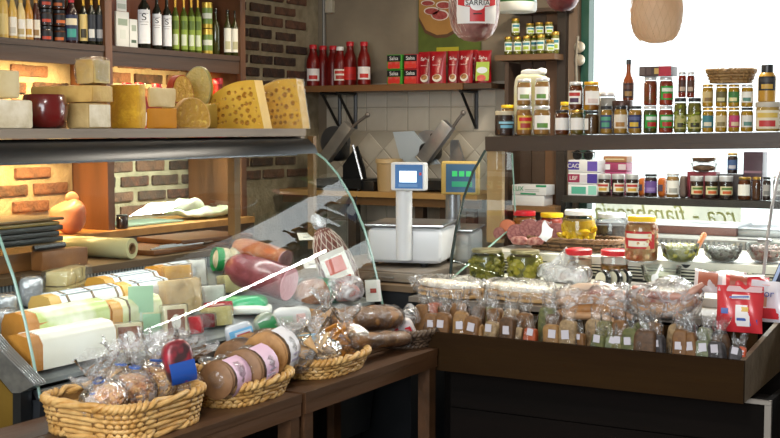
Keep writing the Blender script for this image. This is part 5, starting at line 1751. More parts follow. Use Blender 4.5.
# flat box on the green-labelled jars
a, c = PY(640.5, 70, YJ - .02), PY(672.5, 70, YJ - .02)
zb = max(TOPJ['h2'], TOPJ['i2']) + .002
hh = 9.5 * mpp(a)
t = carton('flat dark and red box lying across the upper pickle jars', a.x, c.x, YJ - .04, YJ + .05, zb, hh, mat('4a3a38', .5), panels=(('y', .62, 1, 0, 1, mat('b3283c', .45)), ('y', .04, .18, .15, .85, mat('6a5a55', .5)), ('y', .24, .38, .15, .85, mat('5e4c48', .5)), ('y', .48, .62, .2, .8, mat('c9a860', .5))))
# white bag with yellow content behind the first pairs
p = PY(531, 130, YJ + .17)
s_ = mpp(p)
z0 = zshelf(p.x)
t = thing('flour_bag', 'white and yellow paper bag standing behind the stacked mustard jars', 'bag', (p.x, p.y, z0 + .001), 0)
hb_ = PY(531, 74, YJ + .17).z - z0
part(t, 'bag_body', pillow(33 * s_, .07, hb_, .3, .006, 14, 6, 30, 16), mat('cfc98e', .5, 'e3e1cf', 7, trl=.2))
part(t, 'folded_top', pillow(26 * s_, .05, .03, .5, .010, 22, 7), mat('e6e6df', .5), (.01, 0, hb_ - .01))
p = PY(566, 108, YJ + .15)
jar('yellow jar half seen between the stacked mustard pair and the amber jars', (p.x, p.y, zshelf(p.x)), 12 * mpp(p), PY(566, 102, YJ + .15).z - zshelf(p.x), YELJ, YELL)
p = PY(607, 92, YJ + .16)
jar('pale covered pot standing behind the navy label jars', (p.x, p.y, zshelf(p.x)), 20 * mpp(p), PY(607, 92, YJ + .16).z - zshelf(p.x), mat('c9c6bf', .5, trl=.3), WHTL)


# wicker basket builder
def basket(label, loc, rz, W_, D_, h_, m, m2, rows=7, stakes=26, flare=.12, low=0., solid=True, rimr=.009, wr=.0055, lean=0, name='wicker_basket', cat='basket', e=.62, group=None):
    t = thing(name, label, cat, loc, rz, group)

    def ring(u, a, k=1.):
        f = 1 + flare * (u - 1)
        return Vector((W_ / 2 * f * k * sgn(math.cos(a), e), D_ / 2 * f * k * sgn(math.sin(a), e), 0))
    g = G()
    for r in range(rows):
        u = (r + .5) / rows
        pts = []
        for i in range(stakes * 3):
            a = 2 * PI * i / (stakes * 3)
            amp = .0035 * math.sin(PI * i / 1.5 + r * PI) * 1.1
            q = ring(u, a)
            nrm = Vector((math.cos(a), math.sin(a), 0))
            pts.append(q + nrm * amp + Vector((0, 0, h_ * u)))
        g.tube(pts, wr, 5, True)
    part(t, 'weave', g.mesh(ang=180), m, kind='stuff')
    g = G()
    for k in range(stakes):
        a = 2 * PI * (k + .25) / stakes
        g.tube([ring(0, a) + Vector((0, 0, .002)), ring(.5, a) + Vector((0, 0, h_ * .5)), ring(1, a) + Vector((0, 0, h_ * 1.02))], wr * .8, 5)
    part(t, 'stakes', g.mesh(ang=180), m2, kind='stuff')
    for nm, zz, k in (('rim', h_ * 1.02, 1.), ('foot_rim', .008, 1.0)):
        for s2 in (0, 1):
            g = G()
            pts = []
            for i in range(120):
                a = 2 * PI * i / 120
                q = ring(1 if nm == 'rim' else 0, a, k)
                ph = 2 * PI * i / 120 * 22 + s2 * PI
                nrm = Vector((math.cos(a), math.sin(a), 0))
                pts.append(q + nrm * rimr * .55 * math.cos(ph) + Vector((0, 0, zz + rimr * .55 * math.sin(ph) + low * max(0, math.cos(a)) * (0 if nm != 'rim' else 1))))
            g.tube(pts, rimr * .62, 6, True)
            part(t, nm, g.mesh(ang=180), m, kind=None)
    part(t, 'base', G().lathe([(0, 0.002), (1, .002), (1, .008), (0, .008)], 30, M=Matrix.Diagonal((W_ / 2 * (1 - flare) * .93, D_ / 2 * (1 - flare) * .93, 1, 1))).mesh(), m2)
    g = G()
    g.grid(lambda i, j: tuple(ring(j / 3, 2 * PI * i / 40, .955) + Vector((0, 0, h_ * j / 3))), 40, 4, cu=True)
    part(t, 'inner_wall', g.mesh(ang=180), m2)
    return t


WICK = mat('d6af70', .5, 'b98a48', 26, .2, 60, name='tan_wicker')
WICKD = mat('6d4a22', .6, '85602f', 26, name='brown_wicker_stakes')  # darker brown wicker for stakes, base and inner wall
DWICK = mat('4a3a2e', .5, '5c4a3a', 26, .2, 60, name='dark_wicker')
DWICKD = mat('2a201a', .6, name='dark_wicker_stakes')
p = PY(731, 83, YJ)
s_ = mpp(p)
zt = max(TOPJ['z%d' % i] for i in range(4)) + .003
basket('small empty wicker basket resting on the top row of yellow jars', (p.x, p.y, zt), 0, 43 * s_ * 1.05, .14, 12.5 * s_, mat('9a7a4c', .55, '7d5f38', 30), WICKD, 4, 20, .2, rimr=.007, wr=.006)

# ================================================================== LOWER BACK SHELF IN FRONT OF THE WINDOW
YL = 5.92
zl = PY(650, 198, YL).z
xl0, xl1 = PY(563, 195, YL).x, PY(800, 200, YL).x
bs = thing('window_shelf', 'dark shelf along the window holding dark preserve jars', 'shelf', ((xl0 + xl1) / 2, 6.0, zl - .04))
wpart(bs, 'board', bx(xl0, xl1, YL - .005, YW - .05, zl - .035, zl), mat('2c2823', .45, '38332c', 8))
for px_ in (566, 795):
    xx = PY(px_, 200, 6.1).x
    wpart(bs, 'bracket', bx(xx - .012, xx + .012, 6.06, YW - .045, zl - .12, zl - .036), BLACKM)


def lj(label, x0, x1, yt, con, lid, lab, y=YL + .06, z=None, **k):
    p_ = PY((x0 + x1) / 2, yt, y)
    s2 = mpp(p_)
    z0 = (zl if z is None else z) + .001
    jar(label, (p_.x, p_.y, z0), (x1 - x0) * s2, p_.z - z0, con, lid, lab, **k)
    return p_.z


def lbox(label, x0, x1, yt, yb, m, panels, y=YL + .02, dep=.12, name='box'):
    a, c = PY(x0, yb, y), PY(x1, yb, y)
    h_ = (yb - yt) * mpp(a)
    return a, c, h_


PURP, TEALB, WHB = mat('4a3a9a', .45), mat('58b09a', .45), mat('e9e9ec', .5)
MAR = mat('9a2a52', .45)
zz = zl + .001
for lb, ht, pan in (('white and teal box at the bottom of the purple box pile', 11, (('y', .12, .62, .15, .8, TEALB), ('y', .70, .98, .1, .9, mat('8fd0c0', .5)))),
                    ('white and purple box with maroon band in the middle of the pile', 11.5, (('y', .0, .40, .15, .85, MAR), ('y', .40, .66, .2, .8, mat('d9d2dc', .5)), ('y', .66, 1, .1, .9, PURP))),
                    ('white and purple box with purple lettering block at the pile top', 12, (('y', .0, .38, .2, .85, PURP), ('y', .66, 1, .1, .9, mat('6a55b5', .5))))):
    a, c = PY(568, 190, YL + .02), PY(597, 190, YL + .02)
    h_ = ht * mpp(a)
    t = carton(lb, a.x, c.x, YL + .02, YL + .14, zz, h_, WHB, panels=pan)
    txt = {'bottom': None, 'middle': 'LBF', 'top': 'CAO'}['bottom' if 'bottom' in lb else 'middle' if 'middle' in lb else 'top']
    if txt:
        part(t, 'lettering', text_mesh(txt, h_ * .5), LTXT, (-(c.x - a.x) * .31, -.062, h_ * .5), (PI / 2, 0, 0))
    zz += h_ + .002
p = PY(583, 160, YL + .06)
t = thing('sunglasses', 'dark folded sunglasses lying on the purple box pile', 'glasses', (p.x, p.y, zz))
for sx in (-1, 1):
    part(t, 'lens', G().lathe([(0, 0), (.026, 0), (.026, .004), (0, .004)], 14, M=Matrix.Translation((sx * .03, 0, .022)) @ Matrix.Rotation(PI / 2, 4, 'X')).mesh(), mat('101216', .1))
part(t, 'frame', G().tube([(-.062, 0, .038), (0, -.004, .036), (.062, 0, .038)], .004, 6).tube([(-.062, 0, .038), (-.03, .07, .006)], .003, 6).tube([(.062, 0, .038), (.03, .08, .006)], .003, 6).mesh(), BLACKM)
zz = zl + .001
for i, (ht, m, lb) in enumerate(((14, mat('8a2a52', .45), 'lowest maroon box of the stack behind the white-lidded jars'), (9, mat('b04a78', .45), 'second pinkish box of the stack behind the white-lidded jars'), (9, mat('a03a62', .45), 'third maroon box of the stack behind the white-lidded jars'), (6, mat('a5714a', .5), 'brown box on top of the maroon stack'))):
    a, c = PY(603, 170, YL + .16), PY(626.5, 170, YL + .16)
    h_ = ht * mpp(a) * (1.0)
    carton(lb, a.x, c.x, YL + .16, YL + .255, zz, h_, m, panels=(('y', .03, .3, .2, .8, WHB), ('y', .65, .97, .2, .8, mat('d9c9d0', .5))) if i in (1, 2) else (('y', .1, .9, .4, .6, mat('d9c9a0', .5)),))
    zz += h_ + .001
JL = ('e4e0d2', 'c9a03a', 'b8423a')
for i, (x0, x1) in enumerate(((598, 611), (612, 624.5), (626, 639))):
    lj('dark preserve jar with white chequered lid and printed label, %s beside the purple boxes' % ('first', 'second', 'third')[i], x0, x1, 174, DARKJ, WHTL, JL, lz=(.2, .6), lidh=.22, neckr=.95)
def smallpack(label, x0, x1, yt, m, y, lab):
    a, c = PY(x0, yt, y), PY(x1, yt, y)
    t_ = thing('packet', label, 'packet', ((a.x + c.x) / 2, y, zl + .001))
    part(t_, 'packet_body', pillow(c.x - a.x, .05, a.z - zl, .4, .003, 20, int(x0)), m)
    if lab:
        part(t_, 'label', rbox((c.x - a.x) * .6, .002, (a.z - zl) * .35, 0), lab, (0, -.0265, (a.z - zl) * .3))


ORP = mat('d9762a', .45, trl=.2)
smallpack('orange packet left of the purple-labelled jar', 639.5, 645, 178, ORP, YL + .16, mat('5a4a5a', .5))
lj('nearly black preserve jar with a purple label', 644.7, 657.5, 174, DARKJ, BLKL, ('6a4f96', '8f7ab5', None), lz=(.2, .7))
smallpack('orange packet right of the purple-labelled jar', 658.5, 666, 178, ORP, YL + .14, mat('5a4a5a', .5))
lj('tan nut-butter jar with a white label', 666.5, 679.5, 173, TANJ, WHTL, (WHP, 'a9a9a4'), lz=(.15, .7))
smallpack('small grey-brown packet beside the tan nut-butter jar', 680.5, 687, 176, mat('6b5a52', .5), YL + .1, None)
a, c = PY(687, 172, YL + .15), PY(716, 172, YL + .15)
zq = PY(700, 172, YL + .15).z
carton('dark red box behind the three black preserve jars', a.x, c.x, YL + .15, YL + .24, zl + .001, zq - zl, mat('7a2436', .45), panels=(('y', .1, .4, .3, .7, mat('a5505c', .5)),))
for i in range(2):
    p = PY(704, 172 - i * 9, YL + .195)
    s_ = mpp(p)
    t = thing('tub', ('lower clear tub of brown sweets on the dark red box', 'upper clear tub of brown sweets on the dark red box')[i], 'tub', (p.x, p.y, zq + .002 + i * (9.2 * s_)))
    part(t, 'tub_wall', lathe([(11.5 * s_, 0), (13.5 * s_, 7.5 * s_)], 22), JARGLASS)
    part(t, 'contents', pillow(22 * s_, 22 * s_, 6.5 * s_, .8, .004, 40, i), mat('7a5a44', .5, '946e52', 60, .4))
    part(t, 'lid', lathe([(14 * s_, 7.4 * s_), (14 * s_, 8.6 * s_), (12.5 * s_, 9 * s_), (0, 9 * s_)], 22), clear('tub_lid', (.95, .95, .95, 1), .6, .1, .06, .3))
for i, (x0, x1) in enumerate(((690.5, 703.5), (705, 718), (719.5, 733))):
    lj('black preserve jar with colourful oval label, %s of three' % ('left', 'middle', 'right')[i], x0, x1, 176, DARKJ, WHTL, ('d9d0a8', 'c95a2a', '5a7a3a'), lz=(.2, .56), lidh=.22, neckr=.95, y=YL + .05)
p = PY(732, 178, YL + .18)
t = thing('box', 'low box behind the right black jar, carrying a gold-lidded jar', 'box', (p.x, p.y, zl + .001))
zq = PY(732, 174, YL + .18).z
part(t, 'carton', rbox(.12, .1, zq - zl - .001, .003), mat('3a3436', .5))
lj('dark jar with gold lid and blue label standing above the black jars', 727.5, 738, 153, DARKJ, GOLDL, ('3f5a8a', 'b9b9c4'), y=YL + .18, z=zq)
a, c = PY(743.5, 152, YL + .14), PY(763, 152, YL + .14)
carton('tall dark purple box standing on the window shelf', a.x, c.x, YL + .14, YL + .24, zl + .001, a.z - zl, mat('3e2a38', .4, '55404e', 6), panels=(('y', .05, .95, .55, .6, mat('8a6a7a', .5)),))
lj('amber jar with white label before the tall purple box', 738.5, 751.5, 177, AMBER, GOLDL, (WHP, None, None), y=YL + .05)
lj('plain amber-brown jar right of the white-labelled amber jar', 752.5, 761, 177, ccol('7a4a2a', '5f371f', trl=.3), GOLDL, None, y=YL + .05)
lj('dark jar with grey label near the right glass edge', 763, 771, 177, DARKJ, BLKL, ('a9a6a4', '7a7a7a'), y=YL + .05)
lj('pale jar with white label at the very right of the window shelf', 773, 783, 176, mat('8a8a90', .4), WHTL, ('dfe2e4', '9a9a9a'), y=YL + .05)

# ================================================================== DARK CABINET WITH SMALL PICKLE JARS
YC = 6.0
xc0, xc1 = PY(505, 60, YC).x, PY(560, 60, YC).x
ck = thing('tall_cabinet', 'tall dark wooden cabinet between the tiled wall and the door jamb', 'cabinet', ((xc0 + xc1) / 2, 6.1, .3))
CW = mat('3a2a20', .5, '4e3a2b', 7, .2, 30, stretch=(1, 1, .1), name='dark_cabinet_wood')
nW = (xc1 - xc0) / 4
ztop = PY(530, 11, YC).z
for i in range(4):
    wpart(ck, 'plank', bx(xc0 + i * nW + .002, xc0 + (i + 1) * nW - .002, YW - .035 + .003 * (i % 2), YW - .004, .3, ztop), (CW, CW, mat('5a3d26', .5, '704d30', 7, stretch=(1, 1, .1)), mat('7a5432', .5, '8b6440', 7, stretch=(1, 1, .1)))[i])
zs_ = PY(530, 54, YC).z
wpart(ck, 'shelf', bx(xc0 - .06, xc1 - .03, YC, YW - .04, zs_ - .03, zs_), mat('5b4128', .5, '6f5033', 7, stretch=(.1, 1, 1)))
zs2 = PY(530, 206, YC).z
wpart(ck, 'lower_shelf', bx(xc0 + .02, xc1 - .01, YC - .02, YW - .04, zs2 - .03, zs2), mat('7a5632', .5, '8b6640', 7, stretch=(.1, 1, 1)))
wpart(ck, 'side_board', bx(xc0 - .01, xc0 + .012, YC + .02, YW - .04, .3, zs_ - .04), CW)
wpart(ck, 'crown', bx(xc0 - .02, xc1 + .01, YC + .06, YW - .004, ztop, ztop + .02), CW)
PJ = ('e9eee0', 'a9c23a', '3f8a9a')
rows_ = [(508.5, 0, 42, YC + .05), (517.5, 0, 42, YC + .05), (527, 0, 41, YC + .06), (541, 0, 40, YC + .05), (550, 0, 45, YC + .03), (555.5, 0, 37, YC + .10), (534, 0, 40, YC + .12), (547, 0, 38, YC + .14)]
names = ['leftmost of the front row', 'second of the front row', 'third of the front row', 'fourth of the front row', 'short one with its label low in front', 'rightmost, tall behind the short one', 'half hidden behind the third', 'half hidden behind the fourth']
PKJ = ccol('9a9a3a', '7f8030', trl=.3)
for (pc, lv, pt, y), nm in zip(rows_, names):
    p, s_, h_ = onshelf(pc, pt - 5, y, zs_)
    jar('small gold-lidded pickle jar on the cabinet shelf, ' + nm, (p.x, p.y, zs_ + .001), 8.6 * s_, h_, PKJ, GOLDL, PJ, lidh=.15, lz=(.2, .7))
p0 = PY(520, 36, YC + .05)
for (pc, pt, nm, y) in ((515.5, 18.5, 'upper row, leftmost and tallest', YC + .055), (530, 23.5, 'upper row, second', YC + .08), (539.5, 22.5, 'upper row, third', YC + .09), (549, 22, 'upper row, rightmost', YC + .10)):
    zq = zs_ + PY(pc, 36.5, y).z - zs_ + .002
    p = PY(pc, pt, y)
    jar('small gold-lidded pickle jar on the cabinet shelf, ' + nm, (p.x, p.y, zq), 8.6 * mpp(p), p.z - zq, PKJ, GOLDL, PJ, lidh=.15, lz=(.2, .7))
for i, (yt, lb, pan) in enumerate(((195, 'plain white box under the green-lettered box', ()), (183.5, 'white box with green lettering on the cabinet shelf', (('y', .25, .7, .05, .2, mat('1f9a6a', .45)), ('y', .7, 1.0, .8, 1, mat('1f9a6a', .45)), ('y', .38, .8, .5, .56, mat('9aa8a2', .5)), ('y', .38, .8, .36, .40, mat('9aa8a2', .5)))))):
    a, c = PY(512, 205, YC), PY(546 if i else 544, 205, YC)
    h_ = 10.2 * mpp(a)
    z0 = zs2 + .001 + i * (h_ + .002)
    t = carton(lb, a.x, c.x, YC, YC + .12, z0, h_, WHB, panels=pan)
    if i:
        part(t, 'lettering', text_mesh('LUX', h_ * .62), mat('1f9a6a', .45), (-(c.x - a.x) * .32, -.062, h_ * .6), (PI / 2, 0, 0))

# ================================================================== GOODS ON THE RIGHT DECKS
def onz(pc, pb, z, r=0):
    """place whose front bottom shows at (pc, pb) on height z; r = depth radius"""
    p_ = PZ(pc, pb, z)
    d_ = Vector((p_.x, p_.y, 0)).normalized() * r
    return p_ + d_


def dj_(label, x0, x1, yt, pb, z, con, lid, lab=None, **k):
    p_ = PZ((x0 + x1) / 2, pb, z)
    s2 = mpp(p_)
    r_ = (x1 - x0) / 2 * s2
    p_ = onz((x0 + x1) / 2, pb, z, r_)
    s2 = mpp(p_)
    h_ = PY((x0 + x1) / 2, yt, p_.y).z - z
    return jar(label, (p_.x, p_.y, z + .001), (x1 - x0) * s2, h_, con, lid, lab, n=30, **k)


GOLDM = mat('b9b08a', .3, metal=.8, name='dull_gold_lid')
dj_('wide low jar of dull green gherkins with a metal lid', 470.5, 503, 249, 281, ZL, PICKLE, GOLDM, chunks=(60, .014, ccol('66641f', '807a30', rough=.3), (1, 1, 2.2)), fill=.80, neckr=.88, lz=(.2, .3))
dj_('jar of big green olives with a gold lid', 508.5, 541, 250, 281, ZL, ccol('7d7830', '605c20', trl=.3), GOLDM, chunks=(40, .019, ccol('9a8f30', '7f7a26', rough=.3), (1, 1, 1.2)), fill=.78, neckr=.84)
dj_('big jar of yellow peppers with a white lid', 562, 595, 210, 252, ZU, ccol('d8b52c', 'c9a020', trl=.4), mat('e6e6e2', .35), chunks=(26, .022, ccol('e6c534', 'd3ab1f', rough=.25, trl=.3), (.7, .7, 2)), fill=.74, neckr=.8, lidh=.12)
dj_('big jar of black olives with a pale lid', 595.5, 627, 213, 250, ZU, ccol('3a3436', '57504c', sc=70), mat('cfd2d4', .35), chunks=(90, .010, ccol('3b3336', '5a524c', rough=.25), (1, 1, 1.1)), fill=.66, neckr=.82, lidh=.12)
dj_('big jar of pickled vegetables with red label and yellow lid', 625, 657.5, 216, 263, ZU, ccol('c9a878', 'b0602f', sc=30, trl=.35), YELL, ('b8282c', 'e6dfd0', 'e6dfd0'), chunks=(50, .014, ccol('dcc394', 'b5482a', sc=30, rough=.3), (1, 1, 1.2)), fill=.84, neckr=.8, lidh=.11, lz=(.3, .68))
dj_('red-lidded jar behind the salami pieces', 512.5, 536, 211, 246, ZU, ccol('b57a2c', '8a4a1c', trl=.3), REDL, fill=.82, lidh=.13, neckr=.88)
dj_('yellow-lidded jar of red peppers behind the salami pieces', 539.5, 563.5, 213, 246, ZU, ccol('b8402a', 'a02c1c', trl=.3), YELL, fill=.84, lidh=.13, neckr=.88)
dj_('red-lidded jar half hidden by the crumpled bag', 564.5, 591.5, 249, 283, ZL, ccol('b9a58c', 'a0603f', sc=20), REDL, fill=.7, lidh=.17, neckr=.94)
dj_('red-lidded jar of amber preserve beside the black-rimmed cheeses', 600.5, 628, 250, 281, ZL, ccol('a87a3a', '7a5222', trl=.3), REDL, fill=.5, lidh=.18, neckr=.94)
# salami pieces on a low basket
pq = onz(532, 246, ZU, .04)
basket('low brown wicker basket heaped with salami ends', (PZ(528, 262, ZU).x, 4.79, ZU + .001), R_(0), .40, .20, .05, mat('7a5a3a', .55, '5d4228', 26), mat('4a3522', .6), 3, 26, .12, rimr=.008)
SALB = mat('55221d', .5, '743a30', 40, .3, 60, name='brown_salami')
SALC = mat('7d302e', .5, 'a8625a', 90, .1, name='coarse_salami_cut')
for i, (pc, py, r_px, m, dy, lb) in enumerate(((499, 233, 6, mat('7a4a22', .5), .02, 'small brown salami end, leftmost in the low basket'), (507, 227, 7.5, mat('b5603a', .5, '9a4a2a', 20), .05, 'orange-brown salami end above the leftmost one'), (516, 233, 9, SALB, .0, 'dark salami end second from the left in the low basket'),
                                              (529, 228, 9.5, SALB, .01, 'big round-cut salami end in the middle of the low basket'), (541, 229, 9, SALB, .02, 'salami end beside the crumpled white wrapper'), (556, 231, 8.5, mat('9a3f34', .5, 'b56a58', 40), .02, 'reddish salami end rightmost in the low basket'))):
    p = PY(pc, py, 4.74 + dy)
    s_ = mpp(p)
    d_ = Vector((p.x, p.y, 0)).normalized()
    logthing(lb, 'salami', 'cold cut', tuple(p + d_ * .11 + Vector((.02, 0, -.01))), tuple(p), r_px * s_, m, 'b', SALC if i != 1 else mat('c9683a', .5), seed=i + 20)
for i, (pc, py) in enumerate(((520, 241), (536, 242))):
    a_, b_ = PY(pc - 9, py - 1, 4.685), PY(pc + 8, py, 4.68)
    logthing('thin spotted salami stick lying in front, ' + ('left of two', 'right of two')[i], 'salami', 'cold cut', tuple(a_), tuple(b_), 4.2 * mpp(a_), mat('7a3330', .5, 'b98a80', 60), seed=i + 30)
p = PY(547, 233, 4.67)
solo('wrapper', 'small crumpled white paper wrapper among the salami ends', 'wrapper', G().grid(lambda i, j: ((i - 4) * .006, 0, (j - 4) * .011), 9, 9).rough(.02, 16, 4).mesh(ang=90), mat('dfe3ea', .5, trl=.2), (p.x, p.y - .01, p.z), (R_(20), R_(35), 0))


def bowl(label, x0, x1, yt, pb, z, con, chunks=None, h_=None, fill=.7, clearm=BOWLG, name='glass_bowl', group=None):
    p_ = PZ((x0 + x1) / 2, pb, z)
    r_ = (x1 - x0) / 2 * mpp(p_)
    p_ = onz((x0 + x1) / 2, pb, z, r_ * .6)
    r_ = (x1 - x0) / 2 * mpp(p_)
    h_ = h_ or (pb - yt) * mpp(p_) * .92
    t_ = thing(name, label, 'bowl', (p_.x, p_.y, z + .001), 0, group)
    pf = [(r_ * .5, 0), (r_ * .72, h_ * .15), (r_ * .9, h_ * .5), (r_ * .98, h_ * .92), (r_, h_), (r_ * .97, h_), (r_ * .87, h_ * .5), (r_ * .68, h_ * .18), (0, h_ * .06)]
    part(t_, 'bowl_wall', lathe(pf, 32), clearm)
    part(t_, 'contents', G().lathe([(r_ * .5, h_ * .08), (r_ * .7, h_ * .2), (r_ * .86, h_ * .5), (r_ * .9, h_ * fill * .95), (0, h_ * fill * 1.1)], 30).rough(.004, 40, int(x0)).mesh(), con)
    if chunks:
        n_, rad, m = chunks
        g_ = G()
        rr_ = random.Random(int(x0))
        for k in range(n_):
            a_ = rr_.uniform(0, 6.28)
            q_ = r_ * .85 * math.sqrt(rr_.random())
            if k % 3 == 0:
                zz_ = rr_.uniform(.3, fill)
                q_ = r_ * (.74 + .14 * zz_)
                g_.ball((q_ * math.cos(a_), q_ * math.sin(a_), h_ * zz_), rad, 7, 5)
            else:
                g_.ball((q_ * math.cos(a_), q_ * math.sin(a_), h_ * fill * 1.02 + rad * rr_.uniform(0, .7)), rad, 7, 5, (1, 1, .9))
        part(t_, 'pieces', g_.mesh(), m, kind='stuff')
    return t_, p_, r_, h_


GO = ccol('a39a3c', '8a8a30', rough=.25)
bowl('glass bowl of green olives with a wooden-handled ladle over it', 660, 699, 243, 263, ZU, OLIVE, (90, .010, GO), fill=.75)
bowl('glass bowl of black olives right of the ladle', 703, 742, 244, 263.5, ZU, ccol('2c2624', '4a403c', sc=70), (90, .009, ccol('352c2c', '4e4440', rough=.25)), fill=.7)
bowl('glass bowl of reddish olives at the right end of the upper deck', 746, 786, 243, 264, ZU, ccol('6a4038', '8a5a4a', sc=60), (80, .009, ccol('7a4a40', '5a3430', rough=.25)), fill=.7)
bowl('glass bowl of pale dip with a white spoon, front left', 640.5, 681, 266, 286, ZL, ccol('c9c3a0', '9aa070', sc=40, bump=.4), None, fill=.6)
bowl('glass bowl of stuffed olives on the lower deck, second from left', 697, 733, 268, 286, ZL, ccol('9a8a5a', '7a8a4a', sc=50), (60, .010, ccol('8f9448', 'a0683a', sc=30, rough=.25)), fill=.65)
bowl('glass bowl of orange-red antipasto on the lower deck, rightmost', 737, 773, 269, 287, ZL, ccol('a8623a', '8a4a2a', sc=50), (60, .009, ccol('b5673a', '8f4a2c', rough=.25)), fill=.65)
# ladle, spoon, tongs, black slotted turner
hA, hB, hC = PY(704, 235, 4.72), PY(696, 251, 4.66), PY(690, 264, 4.62)
t = thing('ladle', 'steel ladle with an orange wooden handle leaning between two olive bowls', 'ladle', tuple(hC))
o_ = Vector(t.location)
part(t, 'handle', G().tube([tuple(hA - o_), tuple((hA + hB) / 2 - o_ + Vector((0, 0, .002))), tuple(hB - o_)], .011, 10, r2=.008).ball(tuple(hA - o_), .011).mesh(), mat('b56a2e', .4, 'a05a24', 10))
part(t, 'shaft', G().tube([tuple(hB - o_), (0, 0, .002)], .005, 8, r2=.004).mesh(), mat('6a6e72', .3, metal=.8))
part(t, 'scoop', G().lathe([(0, -.02), (.02, -.015), (.028, .0), (.025, 0), (0, -.014)], 16).mesh(), mat('55585c', .3, metal=.8), (-.01, 0, -.0))
p = onz(689, 282, ZL, .03)
s_ = mpp(p)
t = thing('slotted_server', 'black slotted serving spoon head standing among the bowls', 'utensil', (p.x, p.y, ZL + .001), face(p) + PI / 2)
g = G()
for i in range(6):
    g.box((-.028 + i * .011, .004 * math.sin(i), .032), (.006, .012, .056))
part(t, 'slats', g.mesh(smooth=False), mat('17181a', .3), kind='stuff')
part(t, 'frame', G().tube([(-.032, 0, .004), (-.032, 0, .06), (.032, 0, .06), (.032, 0, .004)], .005, 6, True).mesh(), mat('222426', .3))
part(t, 'base', pillow(.075, .04, .02, .7, .002, 20, 2), mat('1b1c1e', .35))
a_, b_ = PY(655, 278, 4.40), PY(661, 265, 4.45)
t = thing('spoon', 'white plastic spoon standing in the pale dip', 'spoon', tuple(a_))
part(t, 'shaft', G().tube([(0, 0, 0), tuple(b_ - a_)], .005, 6).mesh(), mat('e3e3ea', .3))
part(t, 'spoon_bowl', pillow(.03, .012, .035, .9, 0, 1, 1), mat('e3e3ea', .3), (0, 0, -.02))
a_, b_ = PY(760, 242, 4.68), PY(738, 240, 4.72)
for lb, a_, b_, m in (('steel spoon lying across the rightmost bowls of the upper deck', PY(738, 239, 4.70), PY(772, 241, 4.66), STEEL), ('steel serving knife resting from the red-labelled jar to the olive bowl', PY(646, 241, 4.66), PY(672, 247, 4.62), STEEL)):
    t = thing('serving_utensil', lb, 'utensil', tuple(a_))
    part(t, 'shaft', G().tube([(0, 0, 0), tuple((b_ - a_) * .6)], .004, 6).mesh(), m)
    part(t, 'head', G().tube([tuple((b_ - a_) * .6), tuple((b_ - a_) * .8), tuple(b_ - a_)], .008, 8, r2=.006).mesh(), m)
# black rimmed cheeses
for i, (pc, dy) in enumerate(((599, 0), (609, .035), (617, .065))):
    p = PZ(pc, 290, ZL)
    p = Vector((p.x, 4.30 + dy, 0))
    t = thing('small_cheese', 'small cheese round in black wax on edge, ' + ('front one of three', 'middle of three', 'rearmost of three')[i], 'cheese', (p.x + .0, p.y, ZL + .036))
    t.rotation_euler = (PI / 2 - .1, 0, R_(-25))
    part(t, 'wax', lathe([(.028, -.012), (.035, -.008), (.035, .008), (.028, .012)], 24), mat('15171a', .25, coat=.4))
    part(t, 'label', lathe([(0, .0122), (.026, .0122), (.026, .0135), (0, .0138)], 24), mat('e0d9c4', .4))
# crumpled bag
p = onz(567, 283, ZL, .05)
s_ = mpp(p)
t = thing('plastic_bag', 'bluish-white translucent plastic bag folded open before the red-lidded jars', 'bag', (p.x, p.y - .03, ZL + .001), R_(-10))
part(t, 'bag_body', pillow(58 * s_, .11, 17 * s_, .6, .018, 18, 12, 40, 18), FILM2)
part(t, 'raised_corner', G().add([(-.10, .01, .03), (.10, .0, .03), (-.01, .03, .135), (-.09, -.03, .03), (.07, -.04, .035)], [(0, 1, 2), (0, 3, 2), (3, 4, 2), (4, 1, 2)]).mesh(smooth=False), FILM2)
part(t, 'contents', pillow(46 * s_, .08, 14 * s_, .7, .006, 20, 3), mat('d9d4d4', .5, 'c97a72', 14, lo=.56, hi=.68), (0, 0, .004))

# rear cutting slab behind the decks
a_, c_ = PY(655, 226, 5.2), PY(728, 226, 5.2)
t = thing('cutting_slab', 'thick white-topped brown cutting slab on the worktop behind the jars', 'board', (PY(676, 220, 5.35).x, 5.31, 1.093))
part(t, 'slab', rbox(.62, .26, .035, .003), mat('4a2c26', .4, '5d3a30', 7))
part(t, 'white_top', rbox(.63, .265, .008, .002), mat('dfe3e8', .35), (0, 0, .0355))
t = thing('steel_tray', 'grey steel tray at the right of the cutting slab', 'tray', (PY(760, 220, 5.35).x, 5.32, 1.093))
part(t, 'tray_body', rbox(.30, .22, .03, .004), mat('8f918f', .35, metal=.6))
part(t, 'rim', rbox(.315, .235, .005, .002), STEEL, (0, 0, .0305))

# ================================================================== FLATBREADS AND HAMS ON THE FRONT LEDGE
FLAT = mat('f4f0e6', .6, 'dccaa4', 30, .5, 70, lo=.42, hi=.75, name='bubbled_flatbread')
FLATE = mat('c9a572', .6, 'b58d58', 20, name='flatbread_edge')


